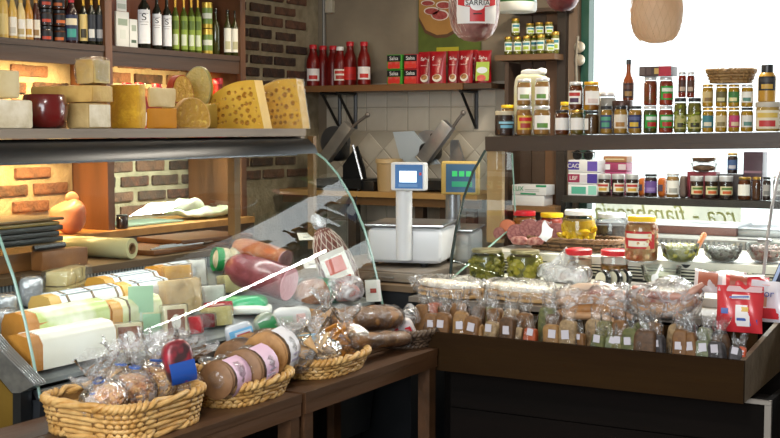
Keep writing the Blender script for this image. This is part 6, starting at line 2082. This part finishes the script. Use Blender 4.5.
def flatbreads(label, pl, pr_, pt, pb, seed):
    p_ = PZ((pl + pr_) / 2, pb, ZF)
    p_ = onz((pl + pr_) / 2, pb, ZF, .15)
    s2 = mpp(p_)
    r_ = (pr_ - pl) / 2 * s2
    t_ = thing('flatbread_stack', label, 'flatbread', (p_.x, min(max(p_.y, 3.96 + r_ * .55), 4.15), ZF + .001), R_(-12))
    n_ = 3
    for k in range(n_):
        rr_ = random.Random(seed + k)
        ph = rr_.uniform(0, 6)

        def fn(i, j):
            a_ = 2 * PI * i / 48
            u = (0, .25, .5, .75, .92, 1, 1, .9, 0)[j]
            zz_ = (.017, .0175, .017, .016, .017, .012, .004, 0, 0)[j]
            q_ = r_ * u * (1 + .04 * math.sin(2 * a_ + ph) + .02 * math.sin(5 * a_ + ph))
            return (q_ * math.cos(a_) + .006 * math.sin(ph + k), q_ * .58 * math.sin(a_) + .004 * k, zz_ + k * .0175 + (.006 * math.sin(a_ + ph) * u if j < 6 else .0))
        part(t_, 'flatbread', G().grid(fn, 48, 9, cu=True).rough(.003, 40, seed + k).mesh(ang=70), FLAT if k == n_ - 1 else FLATE)

    def fw(i, j):
        a_ = 2 * PI * i / 60
        u = (.86, .93, .98, 1.02, 1.06, 1.10, 1.08)[j]
        zz_ = (.058, .060, .058, .050, .036, .014, .006)[j]
        q_ = r_ * u * (1 + .03 * math.sin(3 * a_ + seed) + .05 * (j > 3) * math.sin(11 * a_ + seed))
        return (q_ * math.cos(a_), q_ * .60 * math.sin(a_), zz_ + .01)
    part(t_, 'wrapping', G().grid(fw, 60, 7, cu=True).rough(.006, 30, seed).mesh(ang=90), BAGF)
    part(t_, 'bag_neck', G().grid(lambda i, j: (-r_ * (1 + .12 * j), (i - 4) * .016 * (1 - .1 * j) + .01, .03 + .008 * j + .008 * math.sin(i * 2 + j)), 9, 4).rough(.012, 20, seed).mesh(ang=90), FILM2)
    return t_


flatbreads('round bubbly flatbreads in a clear bag, left stack', 407, 482, 276, 303, 3)
flatbreads('round bubbly flatbreads in a clear bag, right stack beside the wrapped hams', 482, 558, 278, 306, 8)
HAMW = mat('cdb5a0', .4, 'a04032', 10, .3, 40, coat=.4, lo=.5, hi=.64, name='cured_pork_rind')
HAMB = mat('a87a48', .45, '8a5a30', 10, .3, 40, name='dried_sausage_bundle')


def hampack(label, pts, rpx, seed, extra):
    """film-wrapped cured meat lying along picture points at the ledge"""
    A = [PY(a, b, yy) for a, b, yy in pts]
    c_ = sum(A, Vector()) / len(A)
    t_ = thing('wrapped_ham', label, 'ham', (c_.x, c_.y, c_.z))
    r_ = rpx * mpp(c_)
    n_ = len(A)
    for k, (dx, dz, q_, m) in enumerate(extra):
        g_ = G()
        pts_ = [tuple(a_ - c_ + Vector((dx, -.02 * k, dz))) for a_ in A]
        fine = []
        for i in range(n_ - 1):
            for j in range(5):
                fine.append(tuple(Vector(pts_[i]).lerp(Vector(pts_[i + 1]), j / 5)))
        fine.append(pts_[-1])
        N_ = len(fine)
        cs = []
        for i, f_ in enumerate(fine):
            u = i / (N_ - 1)
            cs.append(max(.15, math.sin(PI * (.08 + .84 * u)) ** .6) * r_ * q_)
        v_, f2 = [], []
        for i in range(N_):
            d_ = Vector(fine[min(i + 1, N_ - 1)]) - Vector(fine[max(i - 1, 0)])
            d_.normalize()
            sd = d_.cross(Vector((0, 0, 1))).normalized()
            up_ = sd.cross(d_)
            for j in range(16):
                a_ = 2 * PI * j / 16
                v_.append(Vector(fine[i]) + sd * math.cos(a_) * cs[i] * 1.1 + up_ * math.sin(a_) * cs[i] * .8)
        for i in range(N_ - 1):
            for j in range(16):
                f2.append((i * 16 + j, i * 16 + (j + 1) % 16, (i + 1) * 16 + (j + 1) % 16, (i + 1) * 16 + j))
        g_.add(v_, f2)
        part(t_, 'meat', g_.rough(.007, 16, seed + k).mesh(ang=80), m)
    L_ = (A[-1] - A[0]).length
    q3 = (A[-1] - A[0])
    yaw = math.atan2(q3.y, q3.x)
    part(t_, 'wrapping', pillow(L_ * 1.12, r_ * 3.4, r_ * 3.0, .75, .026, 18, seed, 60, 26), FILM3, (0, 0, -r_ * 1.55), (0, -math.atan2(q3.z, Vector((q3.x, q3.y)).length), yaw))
    return t_


LEG = mat('c9a582', .4, 'a8794f', 9, .3, 40, coat=.4, name='pale_pork_rind')
hampack('film-wrapped cured pork strips hanging over the ledge, left bundle', ((558, 300, 3.98), (578, 296, 3.97), (605, 295, 3.97), (632, 304, 3.98)), 11, 4, ((0, .018, .8, HAMW), (0, -.012, .75, LEG), (.015, -.042, .7, HAMB), (-.02, -.062, .5, LEG)))
hampack('film-wrapped pale cured ham with red streaks, right bundle', ((632, 294, 4.0), (655, 303, 3.97), (680, 304, 3.97), (700, 292, 4.0)), 13, 9, ((0, .012, .9, HAMW), (0, -.018, .85, LEG), (.02, .03, .45, mat('a05a4a', .4, 'c49a88', 14))))
def flatpouch(label, pl, pr_, pt, pb, y, lean, body, prints, rz=0, film=False):
    a_, c_ = PY(pl, pb, y), PY(pr_, pb, y)
    W_ = (c_ - a_).length
    h_ = (pb - pt) * mpp(a_) * 1.02
    t_ = thing('printed_pouch', label, 'pouch', tuple((a_ + c_) / 2), rot=(lean, 0, rz))

    def surf(sg):
        def fn(i, j):
            u, v = i / 13 * 2 - 1, j / 13
            th = .022 * math.sin(PI * min(1, v * 1.02)) ** .7 * math.sqrt(max(0, 1 - u * u)) + .001
            return (u * W_ / 2, sg * th + .006 * math.sin(5 * u + 3 * v), v * h_)
        return fn
    part(t_, 'pouch_body', G().grid(surf(-1), 14, 14).grid(surf(1), 14, 14).rough(.004, 18, pl).mesh(ang=80), body)
    for nm, u, v, ww, hh, m, rot in prints:
        me = G().grid(lambda i, j: ((u + ww * (i / 7 - .5)) * W_ / 2 * 2 / 2, -.0255 * math.sin(PI * min(1, (v + hh * (j / 5 - .5)) * 1.02)) ** .7 * math.sqrt(max(0, 1 - (u * .5 + ww * (i / 7 - .5) * .5) ** 2)) + .006 * math.sin(5 * (u * .5 + ww * .5 * (i / 7 - .5)) + 3 * v) - .004, (v + hh * (j / 5 - .5)) * h_), 8, 6).mesh(ang=80)
        part(t_, nm, me, m)
    if film:
        part(t_, 'zip_strip', rbox(W_ * .98, .004, h_ * .03, .001), mat('e6c9cc', .4), (0, -.004, h_ * .88))
    return t_, W_, h_


RP = mat('c4262f', .3, 'd8424a', 8, coat=.3, name='printed_red_pouch')
PWH, PBL = mat('ebe6e6', .4), mat('3a5aa8', .4)
t, W_, h_ = flatpouch('large red and white zip pouch hanging at the tray corner', 717, 762, 287, 332, 3.905, R_(-6), RP, (
    ('print', .0, .93, 1.9, .12, mat('d9b9be', .35, coat=.3), 0), ('print', .15, .36, .62, .46, PWH, 0), ('print', .05, .76, .8, .09, PWH, 0), ('print', .15, .50, .5, .10, mat('d8b04a', .4), 0), ('print', .15, .28, .5, .06, PBL, 0), ('print', -.62, .45, .3, .12, PBL, 0), ('print', .62, .22, .35, .14, PBL, 0)), R_(6), True)
part(t, 'print', rbox(W_ * .42, .001, h_ * .035, 0), PBL, (0, -.033, h_ * .745), (0, R_(-4), 0))
t, W_, h_ = flatpouch('white zip pouch with blue lettering behind the large red pouch', 748, 786, 282, 322, 4.06, R_(-14), mat('dfe1ea', .3, 'cfd2de', 8, coat=.3), (('print', .1, .2, 1.2, .25, RP, 0), ('print', -.3, .5, .6, .3, mat('b08a70', .4), 0)), R_(-4), True)
part(t, 'lettering', text_mesh('For', W_ * .28), PBL, (.0, -.034, h_ * .66), (PI / 2, 0, 0))
BRM = mat('a8604a', .4, '8f4a38', 9)
flatpouch('flattened clear bag of brown meat and white card, upper left of the red packs', 694, 745, 264, 294, 4.14, R_(-48), mat('dcd6da', .35, 'c9bfc4', 9, coat=.3, trl=.2), (('print', -.45, .45, .75, .55, BRM, 0), ('print', .5, .45, .8, .7, PWH, 0)), R_(12), True)
flatpouch('red and brown pouch lying back above the large zip pouch', 726, 768, 273, 292, 4.12, R_(-40), RP, (('print', -.4, .5, .8, .7, mat('a3523f', .4), 0), ('print', .1, .8, 1.4, .2, PWH, 0)), R_(10), True)
# dark blue block with a pale stripe at the right edge of the case
p = PY(772, 285, 4.36)
t = thing('packet', 'upright dark blue and black block leaning at the right end of the case', 'packet', (p.x + .01, p.y, ZL + .002), rot=(0, R_(24), R_(-20)))
part(t, 'packet_body', rbox(.05, .05, .16, .006), mat('1a2340', .3, coat=.4))
part(t, 'print', rbox(.012, .052, .15, .001), mat('a9bfe6', .4), (-.014, 0, .005))
part(t, 'dark_edge', rbox(.016, .052, .155, .001), mat('0c0e12', .4), (.016, 0, .002))

# ================================================================== SPICE BAGS IN THE TRAY
SPC = {'brown': ccol('7a5329', '6a4826', sc=80, rough=.6), 'tan': ccol('97713f', '86633a', sc=80, rough=.6), 'dark brown': ccol('5d4026', '46301c', sc=80, rough=.6), 'orange': ccol('a84c22', '9a4420', sc=70, rough=.6), 'green': ccol('66683a', '4e5230', sc=90, rough=.7), 'olive green': ccol('7a7444', '5c5a34', sc=90, rough=.7),
       'black': ccol('2e2a2a', '454042', sc=90, rough=.6), 'mixed beige': ccol('a58c66', '6a5236', sc=50, rough=.6), 'grey-green': ccol('7d8262', '5f664c', sc=90, rough=.7), 'orange-red': ccol('c9582e', 'a84422', sc=40, rough=.5)}
LBW = mat('c2bec6', .5, name='price_label')
FILMS = [('left', 2), ('mid', 3), ('right', 5), ('far', 8)]


def spice(label, pc, pt, pb_vis, wpx, col, y, lean=0, lab=True, top=.40, seed=0, zb=.7315):
    pv = PY(pc, pb_vis, y)
    s2 = mpp(pv)
    w_ = wpx * s2 * 1.5
    ztop_ = PY(pc, pt, y).z
    hf = ztop_ - zb
    t_ = thing('spice_bag', label, 'bag', (pv.x, y, zb), rot=(0, lean, rnd.uniform(-.25, .25)))
    part(t_, 'contents', pillow(w_ * .94, w_ * .66, hf, .34, .004, 30, seed % 6), SPC[col])
    sd = FILMS[seed % 4][1]
    me = gathered(.05, .036, .2, .84, sd, 1.15, 20, 16, nr=.5)
    part(t_, 'film', me, FILM, (0, 0, -.001), (0, 0, 0), (w_ / .05, w_ / .05, hf * 1.24 / .2))
    if lab:
        part(t_, 'price_label', rbox(w_ * .42, .001, w_ * .46, 0), LBW, (rnd.uniform(-.15, .15) * w_, -w_ * .37, max(hf * .60, .847 - zb + .012)), (R_(-4), rnd.uniform(-.15, .15), 0))
    return t_


front = [(428, 313, 10, 'brown'), (440, 312, 11, 'brown'), (459, 311, 11, 'tan'), (468, 315, 12, 'brown'), (479, 324, 9, 'tan'), (490, 321, 11, 'mixed beige'), (505, 316, 12, 'dark brown'), (513, 327, 8, 'mixed beige'), (530, 328, 10, 'orange'), (553, 324, 12, 'tan'), (569, 320, 13, 'mixed beige'), (581, 333, 8, 'brown'), (594, 333, 11, 'green'), (605, 336, 9, 'grey-green'), (616, 336, 10, 'olive green'), (628, 327, 11, 'green'),
         (645, 329, 16, 'dark brown'), (661, 335, 10, 'black'), (679, 329, 11, 'brown'), (692, 332, 12, 'brown'), (706, 340, 12, 'grey-green'), (719.5, 342, 12, 'black'), (732, 346, 10, 'black'), (737, 346, 6, 'orange-red')]
ORD = 'first second third fourth fifth sixth seventh eighth ninth tenth eleventh twelfth thirteenth fourteenth fifteenth sixteenth seventeenth eighteenth nineteenth twentieth twenty-first twenty-second twenty-third last'.split()
for i, (pc, pt, wpx, col) in enumerate(front):
    spice('%s spice bag in the front row of the tray, %s from the left' % (col, ORD[i]), pc, pt, 350, wpx, col, TY0 + .05 + .004 * (i % 3), R_(rnd.uniform(-5, 8)), seed=i, lab=i not in (7, 16))
back = [(424, 304, 'brown'), (437, 303, 'orange'), (450, 305, 'dark brown'), (462, 303, 'brown'), (476, 305, 'dark brown'), (488, 307, 'olive green'), (499, 308, 'brown'), (511, 309, 'mixed beige'), (523, 312, 'brown'), (546, 307, 'green'), (560, 313, 'dark brown'), (588, 318, 'mixed beige'), (606, 321, 'olive green'), (622, 320, 'brown'), (637, 321, 'green'), (653, 322, 'brown'), (670, 323, 'mixed beige'), (686, 322, 'black'), (700, 327, 'grey-green'), (714, 330, 'black'), (727, 334, 'dark brown')]
for i, (pc, pt, col) in enumerate(back):
    spice('%s spice bag in the back row of the tray, %s from the left' % (col, ORD[i]), pc, pt, 340, 12, col, TY0 + .145 + .006 * (i % 2), R_(rnd.uniform(-8, 8)), seed=i + 1, lab=False)

# ================================================================== BASKETS ON THE BENCHES
ZBB = ZB + .001


def bench_pt(pc, pb):
    return PZ(pc, pb, ZB)


# 1 near basket
b1 = thing
P1 = (-2.10, PX(125, 400, -2.10).y, ZBB)
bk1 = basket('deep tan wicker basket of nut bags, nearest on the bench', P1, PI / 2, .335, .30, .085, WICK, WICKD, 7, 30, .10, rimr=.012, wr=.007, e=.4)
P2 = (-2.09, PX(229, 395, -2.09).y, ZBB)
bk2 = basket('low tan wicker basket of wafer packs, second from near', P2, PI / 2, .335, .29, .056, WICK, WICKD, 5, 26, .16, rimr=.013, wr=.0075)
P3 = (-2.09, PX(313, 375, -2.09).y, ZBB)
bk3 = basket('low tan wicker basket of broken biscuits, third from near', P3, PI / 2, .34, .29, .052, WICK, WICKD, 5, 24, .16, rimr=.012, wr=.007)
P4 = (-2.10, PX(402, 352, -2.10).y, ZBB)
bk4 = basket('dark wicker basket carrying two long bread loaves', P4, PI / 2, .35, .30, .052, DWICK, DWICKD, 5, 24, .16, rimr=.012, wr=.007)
NUT = mat('e3bd80', .55, 'c28e4e', 70, .3, 60, name='nut_filling')
NUTD = mat('b8784e', .55, 'dcae70', 70, .3, 60, name='dark_nut_filling')


def nutbag(label, loc, w_, h_, m, rz, lean=(0, 0), seed=1, ball=.009):
    t_ = thing('nut_bag', label, 'bag', loc, rot=(lean[0], lean[1], rz))
    part(t_, 'contents', pillow(w_ * .86, w_ * .68, h_ * .46, .8, .008, 40, seed), m)
    g_ = G()
    rr_ = random.Random(seed)
    for k in range(170):
        a_, b_ = rr_.uniform(0, 6.28), rr_.uniform(-.5, 1.5)
        g_.ball((w_ * .46 * math.cos(a_) * math.cos(b_), w_ * .37 * math.sin(a_) * math.cos(b_), h_ * .25 + h_ * .25 * math.sin(b_)), ball * rr_.uniform(.7, 1.1), 6, 4, (1, .8, .7))
    part(t_, 'nuts', g_.mesh(), m, kind='stuff')
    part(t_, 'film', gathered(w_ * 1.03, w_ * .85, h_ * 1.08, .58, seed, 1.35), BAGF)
    part(t_, 'twist_tie', G().tube([(w_ * .12 * math.cos(a_ * PI / 5), w_ * .11 * math.sin(a_ * PI / 5), h_ * .63) for a_ in range(10)], .003, 5, True).mesh(), mat('3a62b5', .4))
    return t_


zb1 = ZBB + .048
for lb, pc, pb, w_, h_, m, lean, sd in (('small clear bag of caramelised nuts at the left end of the near basket', 97, 398, .09, .10, NUT, (0, -.1), 3), ('clear bag of mixed nuts with a tall flared top, left in the near basket', 108, 400, .115, .16, NUTD, (.25, -.3), 4), ('clear bag of red-brown peanuts with a blue tie in the near basket', 130, 396, .115, .17, NUTD, (.1, .1), 6),
                                        ('clear bag of pale nuts, second from right in the near basket', 152, 392, .12, .17, NUT, (-.1, .15), 7), ('clear bag of light nuts at the right end of the near basket', 172, 388, .115, .16, NUT, (.2, .35), 9)):
    p = PX(pc, pb, -2.08)
    nutbag(lb, (p.x, p.y, zb1), w_, h_, m, R_(60), lean, sd)
for lb, pc, w_, m, sd in (('bag of pale nuts half hidden at the back of the near basket', 118, .12, NUT, 11), ('bag of dark nuts half hidden at the back right of the near basket', 160, .12, NUTD, 12)):
    p = PX(pc, 385, -2.19)
    nutbag(lb, (p.x, p.y, zb1), w_, .14, m, R_(60), (0, .1), sd)
PINKL, WHL = mat('e6c4dd', .5, 'd9b0cf', 8), mat('e6e6ee', .5)
WAF = mat('b98a52', .55, '9a6c38', 30, .2, 60, name='wafer')
WAFD = mat('8d6844', .55, '7a5636', 30)


def waferpack(label, pc, pb, x, wpx, hpx, n_, m, labm, yaw, tilt, ox=0, text=None):
    """round wafers standing in a row inside a clear pack with a paper label"""
    p_ = PX(pc, pb, x)
    s2 = mpp(p_)
    r_ = hpx * s2 / 2
    t_ = thing('wafer_pack', label, 'pack', (p_.x, p_.y, max(ZBB + .03, p_.z - .015)), rot=(0, tilt, yaw))
    me = lathe([(r_ * .9, -.003), (r_, 0), (r_ * .9, .003)], 22)
    for k in range(n_):
        part(t_, 'wafer', me, m, (-.004 + rnd.uniform(-.002, .002), (k - n_ / 2) * .0105, r_ + rnd.uniform(-.003, .003)), (PI / 2, 0, 0))
    L_ = n_ * .0105 + .01
    part(t_, 'wrapping', pillow(r_ * 2.1, L_, r_ * 2.1, .8, .005, 24, n_, 26, 12), FILM, (0, 0, -.002))
    if labm:
        lp_ = part(t_, 'paper_label', G().grid(lambda i, j: (r_ * 1.1 * math.cos(R_(-35 + 130 * j / 7)), (i / 5 - .42) * L_ * .8, r_ + r_ * 1.1 * math.sin(R_(-35 + 130 * j / 7))), 6, 8).mesh(), labm)
        if text:
            part(lp_, 'print', rbox(.001, L_ * .5, r_ * .12, 0), mat('b4aecb', .5), (r_ * 1.105, 0, r_ * 1.0))
            part(lp_, 'print', rbox(.001, L_ * .4, r_ * .08, 0), mat('b4aecb', .5), (r_ * 1.1, 0, r_ * 1.3))
    return t_


waferpack('pack of round wafers with a pink label at the front left of the low basket', 221, 405, -2.02, 30, 38, 9, WAFD, PINKL, R_(10), .25)
waferpack('pack of round wafers with a pink label in the middle of the low basket', 246, 396, -2.02, 30, 42, 10, WAFD, PINKL, R_(14), .25, text=1)
waferpack('pack of round wafers with a white printed label at the back right', 266, 384, -2.08, 30, 46, 10, WAF, WHL, R_(16), .25, text=1)
waferpack('unlabelled stack of dark round wafers standing at the back of the low basket', 238, 372, -2.15, 30, 36, 9, WAFD, None, R_(12), .05)
waferpack('unlabelled stack of light round wafers behind the white-labelled pack', 256, 366, -2.19, 30, 34, 9, WAF, None, R_(12), .0)
p = PX(208, 398, -2.06)
nutbag('small clear bag of sugared pieces at the left end of the wafer basket', (p.x, p.y, ZBB + .04), .10, .09, mat('cfb9a0', .5, 'b89a78', 40), R_(60), (0, .2), 14)


def snackpack(label, pc, pb, x, wpx, hpx, body, prints, rot, th=.05, z=None, ends=True):
    p_ = PX(pc, pb, x)
    s2 = mpp(p_)
    W_, h_ = wpx * s2, hpx * s2
    t_ = thing('snack_packet', label, 'packet', (p_.x, p_.y, p_.z if z is None else z), rot=(rot[0], rot[1], face(p_) + rot[2] - R_(25)))
    part(t_, 'packet_body', pillow(th, W_, h_, .6, .006, 20, int(pc), 28, 14), body)
    for (u0, u1, v0, v1, m) in prints:
        part(t_, 'print', G().grid(lambda i, j: (th / 2 * (1 - abs(2 * (v0 + (v1 - v0) * j / 5) - 1) ** 4 * .7) + .004, W_ * (u0 + (u1 - u0) * i / 5 - .5) * .94, h_ * (v0 + (v1 - v0) * j / 5)), 6, 6).mesh(), m)
    return t_


BLU = mat('1f4a9a', .35, coat=.3)
snackpack('rolled packet with red and dark wrapper above a blue label', 183, 383, -2.01, 29, 44, mat('a8283a', .35, '3a2428', 9, coat=.3, lo=.45, hi=.55), ((.02, .98, .02, .52, BLU),), (R_(10), R_(-6), R_(40)), .06)
snackpack('small blue and white packet at the left of the wafer basket', 212, 388, -2.10, 24, 16, mat('3a72b5', .35, coat=.3), ((.1, .7, .15, .8, WHL),), (R_(-30), .2, R_(20)), .03)
snackpack('light blue packet with a red-lettered label behind the wafers', 243, 345, -2.24, 30, 24, mat('c9d0d8', .3, 'a9b4c0', 16, coat=.4), ((.12, .95, .1, .85, mat('6fb4e0', .4)), (.3, .9, .4, .75, mat('d6e4f2', .4)), (.36, .84, .5, .66, mat('c23440', .4))), (R_(16), .2, R_(35)), .045)
snackpack('clear bag with a dark green label leaning right of the white-labelled wafers', 279, 350, -2.18, 26, 42, mat('8f9c8c', .3, '6f8a70', 12, coat=.5), ((.2, .9, .55, .9, mat('1f7a42', .4)), (.2, .9, .1, .45, mat('2f8a50', .4))), (R_(26), .15, R_(35)), .05)
snackpack('white paper packet with small red and green print on top of the biscuits', 293, 326, -2.26, 38, 20, mat('e2e4e4', .4, 'cfd6d4', 10), ((.15, .5, .4, .75, mat('c9dcd0', .4)), (.6, .85, .3, .8, mat('dfc0bc', .4))), (R_(5), .25, R_(30)), .05)
snackpack('light blue biscuit label bag in the middle of the biscuit basket', 308, 372, -2.12, 24, 40, mat('c9b08a', .4, 'a8875a', 16, coat=.4), ((.0, 1, .55, 1, mat('7fc0e4', .4)), (.55, .8, .62, .8, mat('4a90c0', .4))), (R_(6), .1, R_(30)), .05)
BIS = mat('c9a06a', .6, 'b0824a', 24, .2, 60, name='toasted_biscuit')
CRK = mat('d6bb90', .6, 'c2a070', 24, .2, 60)


def biscuits(label, pc, pb, x, w_, m, n_, seed, shape='tri', h_=.1):
    p_ = PX(pc, pb, x)
    t_ = thing('biscuit_bag', label, 'bag', (p_.x, p_.y, ZBB + .03), R_(60))
    rr_ = random.Random(seed)
    me = [block([(-.03, -.02), (.03, -.022), (.024, .024), (-.02, .02)], .006, .002, .001, 3, 1), block([(-.028, -.02), (.03, -.01), (.0, .03)], .006, .002, .001, 4, 1)]
    for k in range(n_):
        part(t_, 'biscuit', me[k % 2], m, (rr_.uniform(-.33, .33) * w_, rr_.uniform(-.25, .25) * w_, .01 + h_ * .75 * k / n_), (rr_.uniform(-.9, .9), rr_.uniform(-.9, .9), rr_.uniform(0, 6)))
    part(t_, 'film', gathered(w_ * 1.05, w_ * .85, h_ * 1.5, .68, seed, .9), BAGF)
    return t_


biscuits('clear bag of toasted biscuit pieces, left in the biscuit basket', 291, 374, -2.05, .15, BIS, 22, 2)
biscuits('clear bag of pale triangular crackers at the front of the biscuit basket', 316, 374, -2.02, .14, CRK, 20, 3)
biscuits('clear bag of thin orange crisps at the right of the biscuit basket', 345, 362, -2.06, .15, mat('c9872f', .5, 'b5742a', 20), 26, 4)
biscuits('clear bag of golden rusks behind the light blue label', 326, 345, -2.20, .16, BIS, 20, 5, h_=.13)
# bread loaves
BRD = mat('96662e', .6, '7d5224', 24, .35, 60, name='seeded_bread_crust')


def loaf(label, a, b, r_, seed, endm):
    t_ = logthing(label, 'bread_loaf', 'bread', a, b, r_, BRD, None, None, film=FILM, seed=seed, flat=.85, ends=.12, amp=.006)
    L_ = (Vector(b) - Vector(a)).length
    part(t_, 'bag_end', G().lathe([(r_ * .9, 0), (r_ * .35, .035), (r_ * .25, .05), (r_ * .8, .11)], 18, cap=False).rough(.014, 30, seed).mesh(ang=90), FILM2, (0, 0, L_ / 2 * .92))
    return t_


a_, b_ = PX(338, 321, -2.11), PX(396, 317, -2.09)
loaf('big seeded bread loaf in clear film lying across the dark basket', tuple(a_), tuple(b_), 15 * mpp(a_), 3, None)
a_, b_ = PX(352, 341, -2.01), PX(409, 338, -2.0)
loaf('lower seeded bread loaf in clear film at the front of the dark basket', tuple(a_), tuple(b_), 9.5 * mpp(a_), 5, None)
snackpack('red, white and blue bag standing at the right end of the dark basket', 411, 346, -2.06, 20, 30, mat('e4dfe2', .35, coat=.3), ((.08, .30, .05, .8, mat('c9202c', .4)), (.40, .62, .05, .8, mat('d8d4da', .4)), (.64, .95, .02, .7, mat('c9202c', .4)), (.0, .06, .1, .6, mat('5a6fb0', .4))), (R_(22), .1, R_(20)), .05)

# ================================================================== GROUPS OF REPEATS
def grp(test, phrase):
    os_ = [o for o in S.objects if o.parent is None and 'category' in o and 'group' not in o and test(o)]
    if len(os_) > 1:
        for o in os_:
            o['group'] = phrase


def nm(o, *k):
    return o.name.split('.')[0] in k


grp(lambda o: nm(o, 'jar') and o.location.x < -3.5, 'stacked black-label jars on the wall shelving')
grp(lambda o: nm(o, 'bottle') and o.location.x < -3.5 and o.location.z > 1.7 and o.location.y < 5, 'bottles on the wall shelving')
grp(lambda o: nm(o, 'bottle') and o.location.x < -3.5 and o.location.y < 5.2, 'red-capped bottles behind the cheeses')
grp(lambda o: nm(o, 'oil_tin'), 'stacked oil tins')
grp(lambda o: nm(o, 'bottle') and o.location.y > 5.8, 'tomato bottles on the wall shelf')
grp(lambda o: nm(o, 'sauce_pouch'), 'red pouches on the wall shelf')
grp(lambda o: nm(o, 'tomato_carton'), 'tomato cartons on the wall shelf')
grp(lambda o: nm(o, 'jar') and 'cabinet shelf' in o['label'], 'small pickle jars on the cabinet shelf')
grp(lambda o: nm(o, 'jar') and o.location.z > 1.4, 'jars on the top shelf of the serving case')
grp(lambda o: nm(o, 'jar') and o.location.y > 5.8, 'preserve jars on the window shelf')
grp(lambda o: nm(o, 'jar') and 4.2 < o.location.y < 5.2, 'big jars on the white decks')
grp(lambda o: nm(o, 'cheese') and o.location.z > 1.5, 'cheeses on the top shelf of the display case')
grp(lambda o: nm(o, 'cheese_bar'), 'long cheese bars in the display case')
grp(lambda o: nm(o, 'cheese', 'cheese_slab', 'wrapped_cheese') and o.location.z < 1.2, 'cheese pieces in the display case')
grp(lambda o: nm(o, 'salami') and o.location.x < -2.4, 'cold cuts in the display case')
grp(lambda o: nm(o, 'salami'), 'salami ends in the low basket')
grp(lambda o: nm(o, 'small_cheese'), 'small black-waxed cheeses')
grp(lambda o: nm(o, 'glass_bowl'), 'glass bowls on the white decks')
grp(lambda o: nm(o, 'spice_bag'), 'spice bags in the tray')
grp(lambda o: nm(o, 'nut_bag'), 'nut bags in the baskets')
grp(lambda o: nm(o, 'wafer_pack'), 'wafer packs in the low basket')
grp(lambda o: nm(o, 'biscuit_bag'), 'biscuit bags in the basket')
grp(lambda o: nm(o, 'snack_packet'), 'packets in the baskets')
grp(lambda o: nm(o, 'bread_loaf'), 'bread loaves on the dark basket')
grp(lambda o: nm(o, 'wicker_basket') and o.location.x < -1.9 and o.location.z < .85, 'baskets on the benches')
grp(lambda o: nm(o, 'flatbread_stack'), 'flatbread stacks on the ledge')
grp(lambda o: nm(o, 'wrapped_ham'), 'wrapped hams on the ledge')
grp(lambda o: nm(o, 'printed_pouch'), 'printed pouches at the tray corner')
grp(lambda o: nm(o, 'hanging_ham'), 'hanging hams')
grp(lambda o: nm(o, 'wooden_bench'), 'benches before the display case')
grp(lambda o: nm(o, 'scale'), 'shop scales')
grp(lambda o: nm(o, 'meat_slicer'), 'meat slicers on the back worktop')
grp(lambda o: nm(o, 'tub') and o['label'].find('sweets') > 0, 'tubs of sweets')
grp(lambda o: nm(o, 'box') and o.location.y > 5.8, 'boxes on the window shelf and cabinet')
grp(lambda o: nm(o, 'price_card'), 'green price cards')
grp(lambda o: nm(o, 'paper_ticket'), 'paper tickets in the display case')
grp(lambda o: nm(o, 'cutting_board'), 'brown cutting boards')
grp(lambda o: nm(o, 'skewer'), 'skewers')
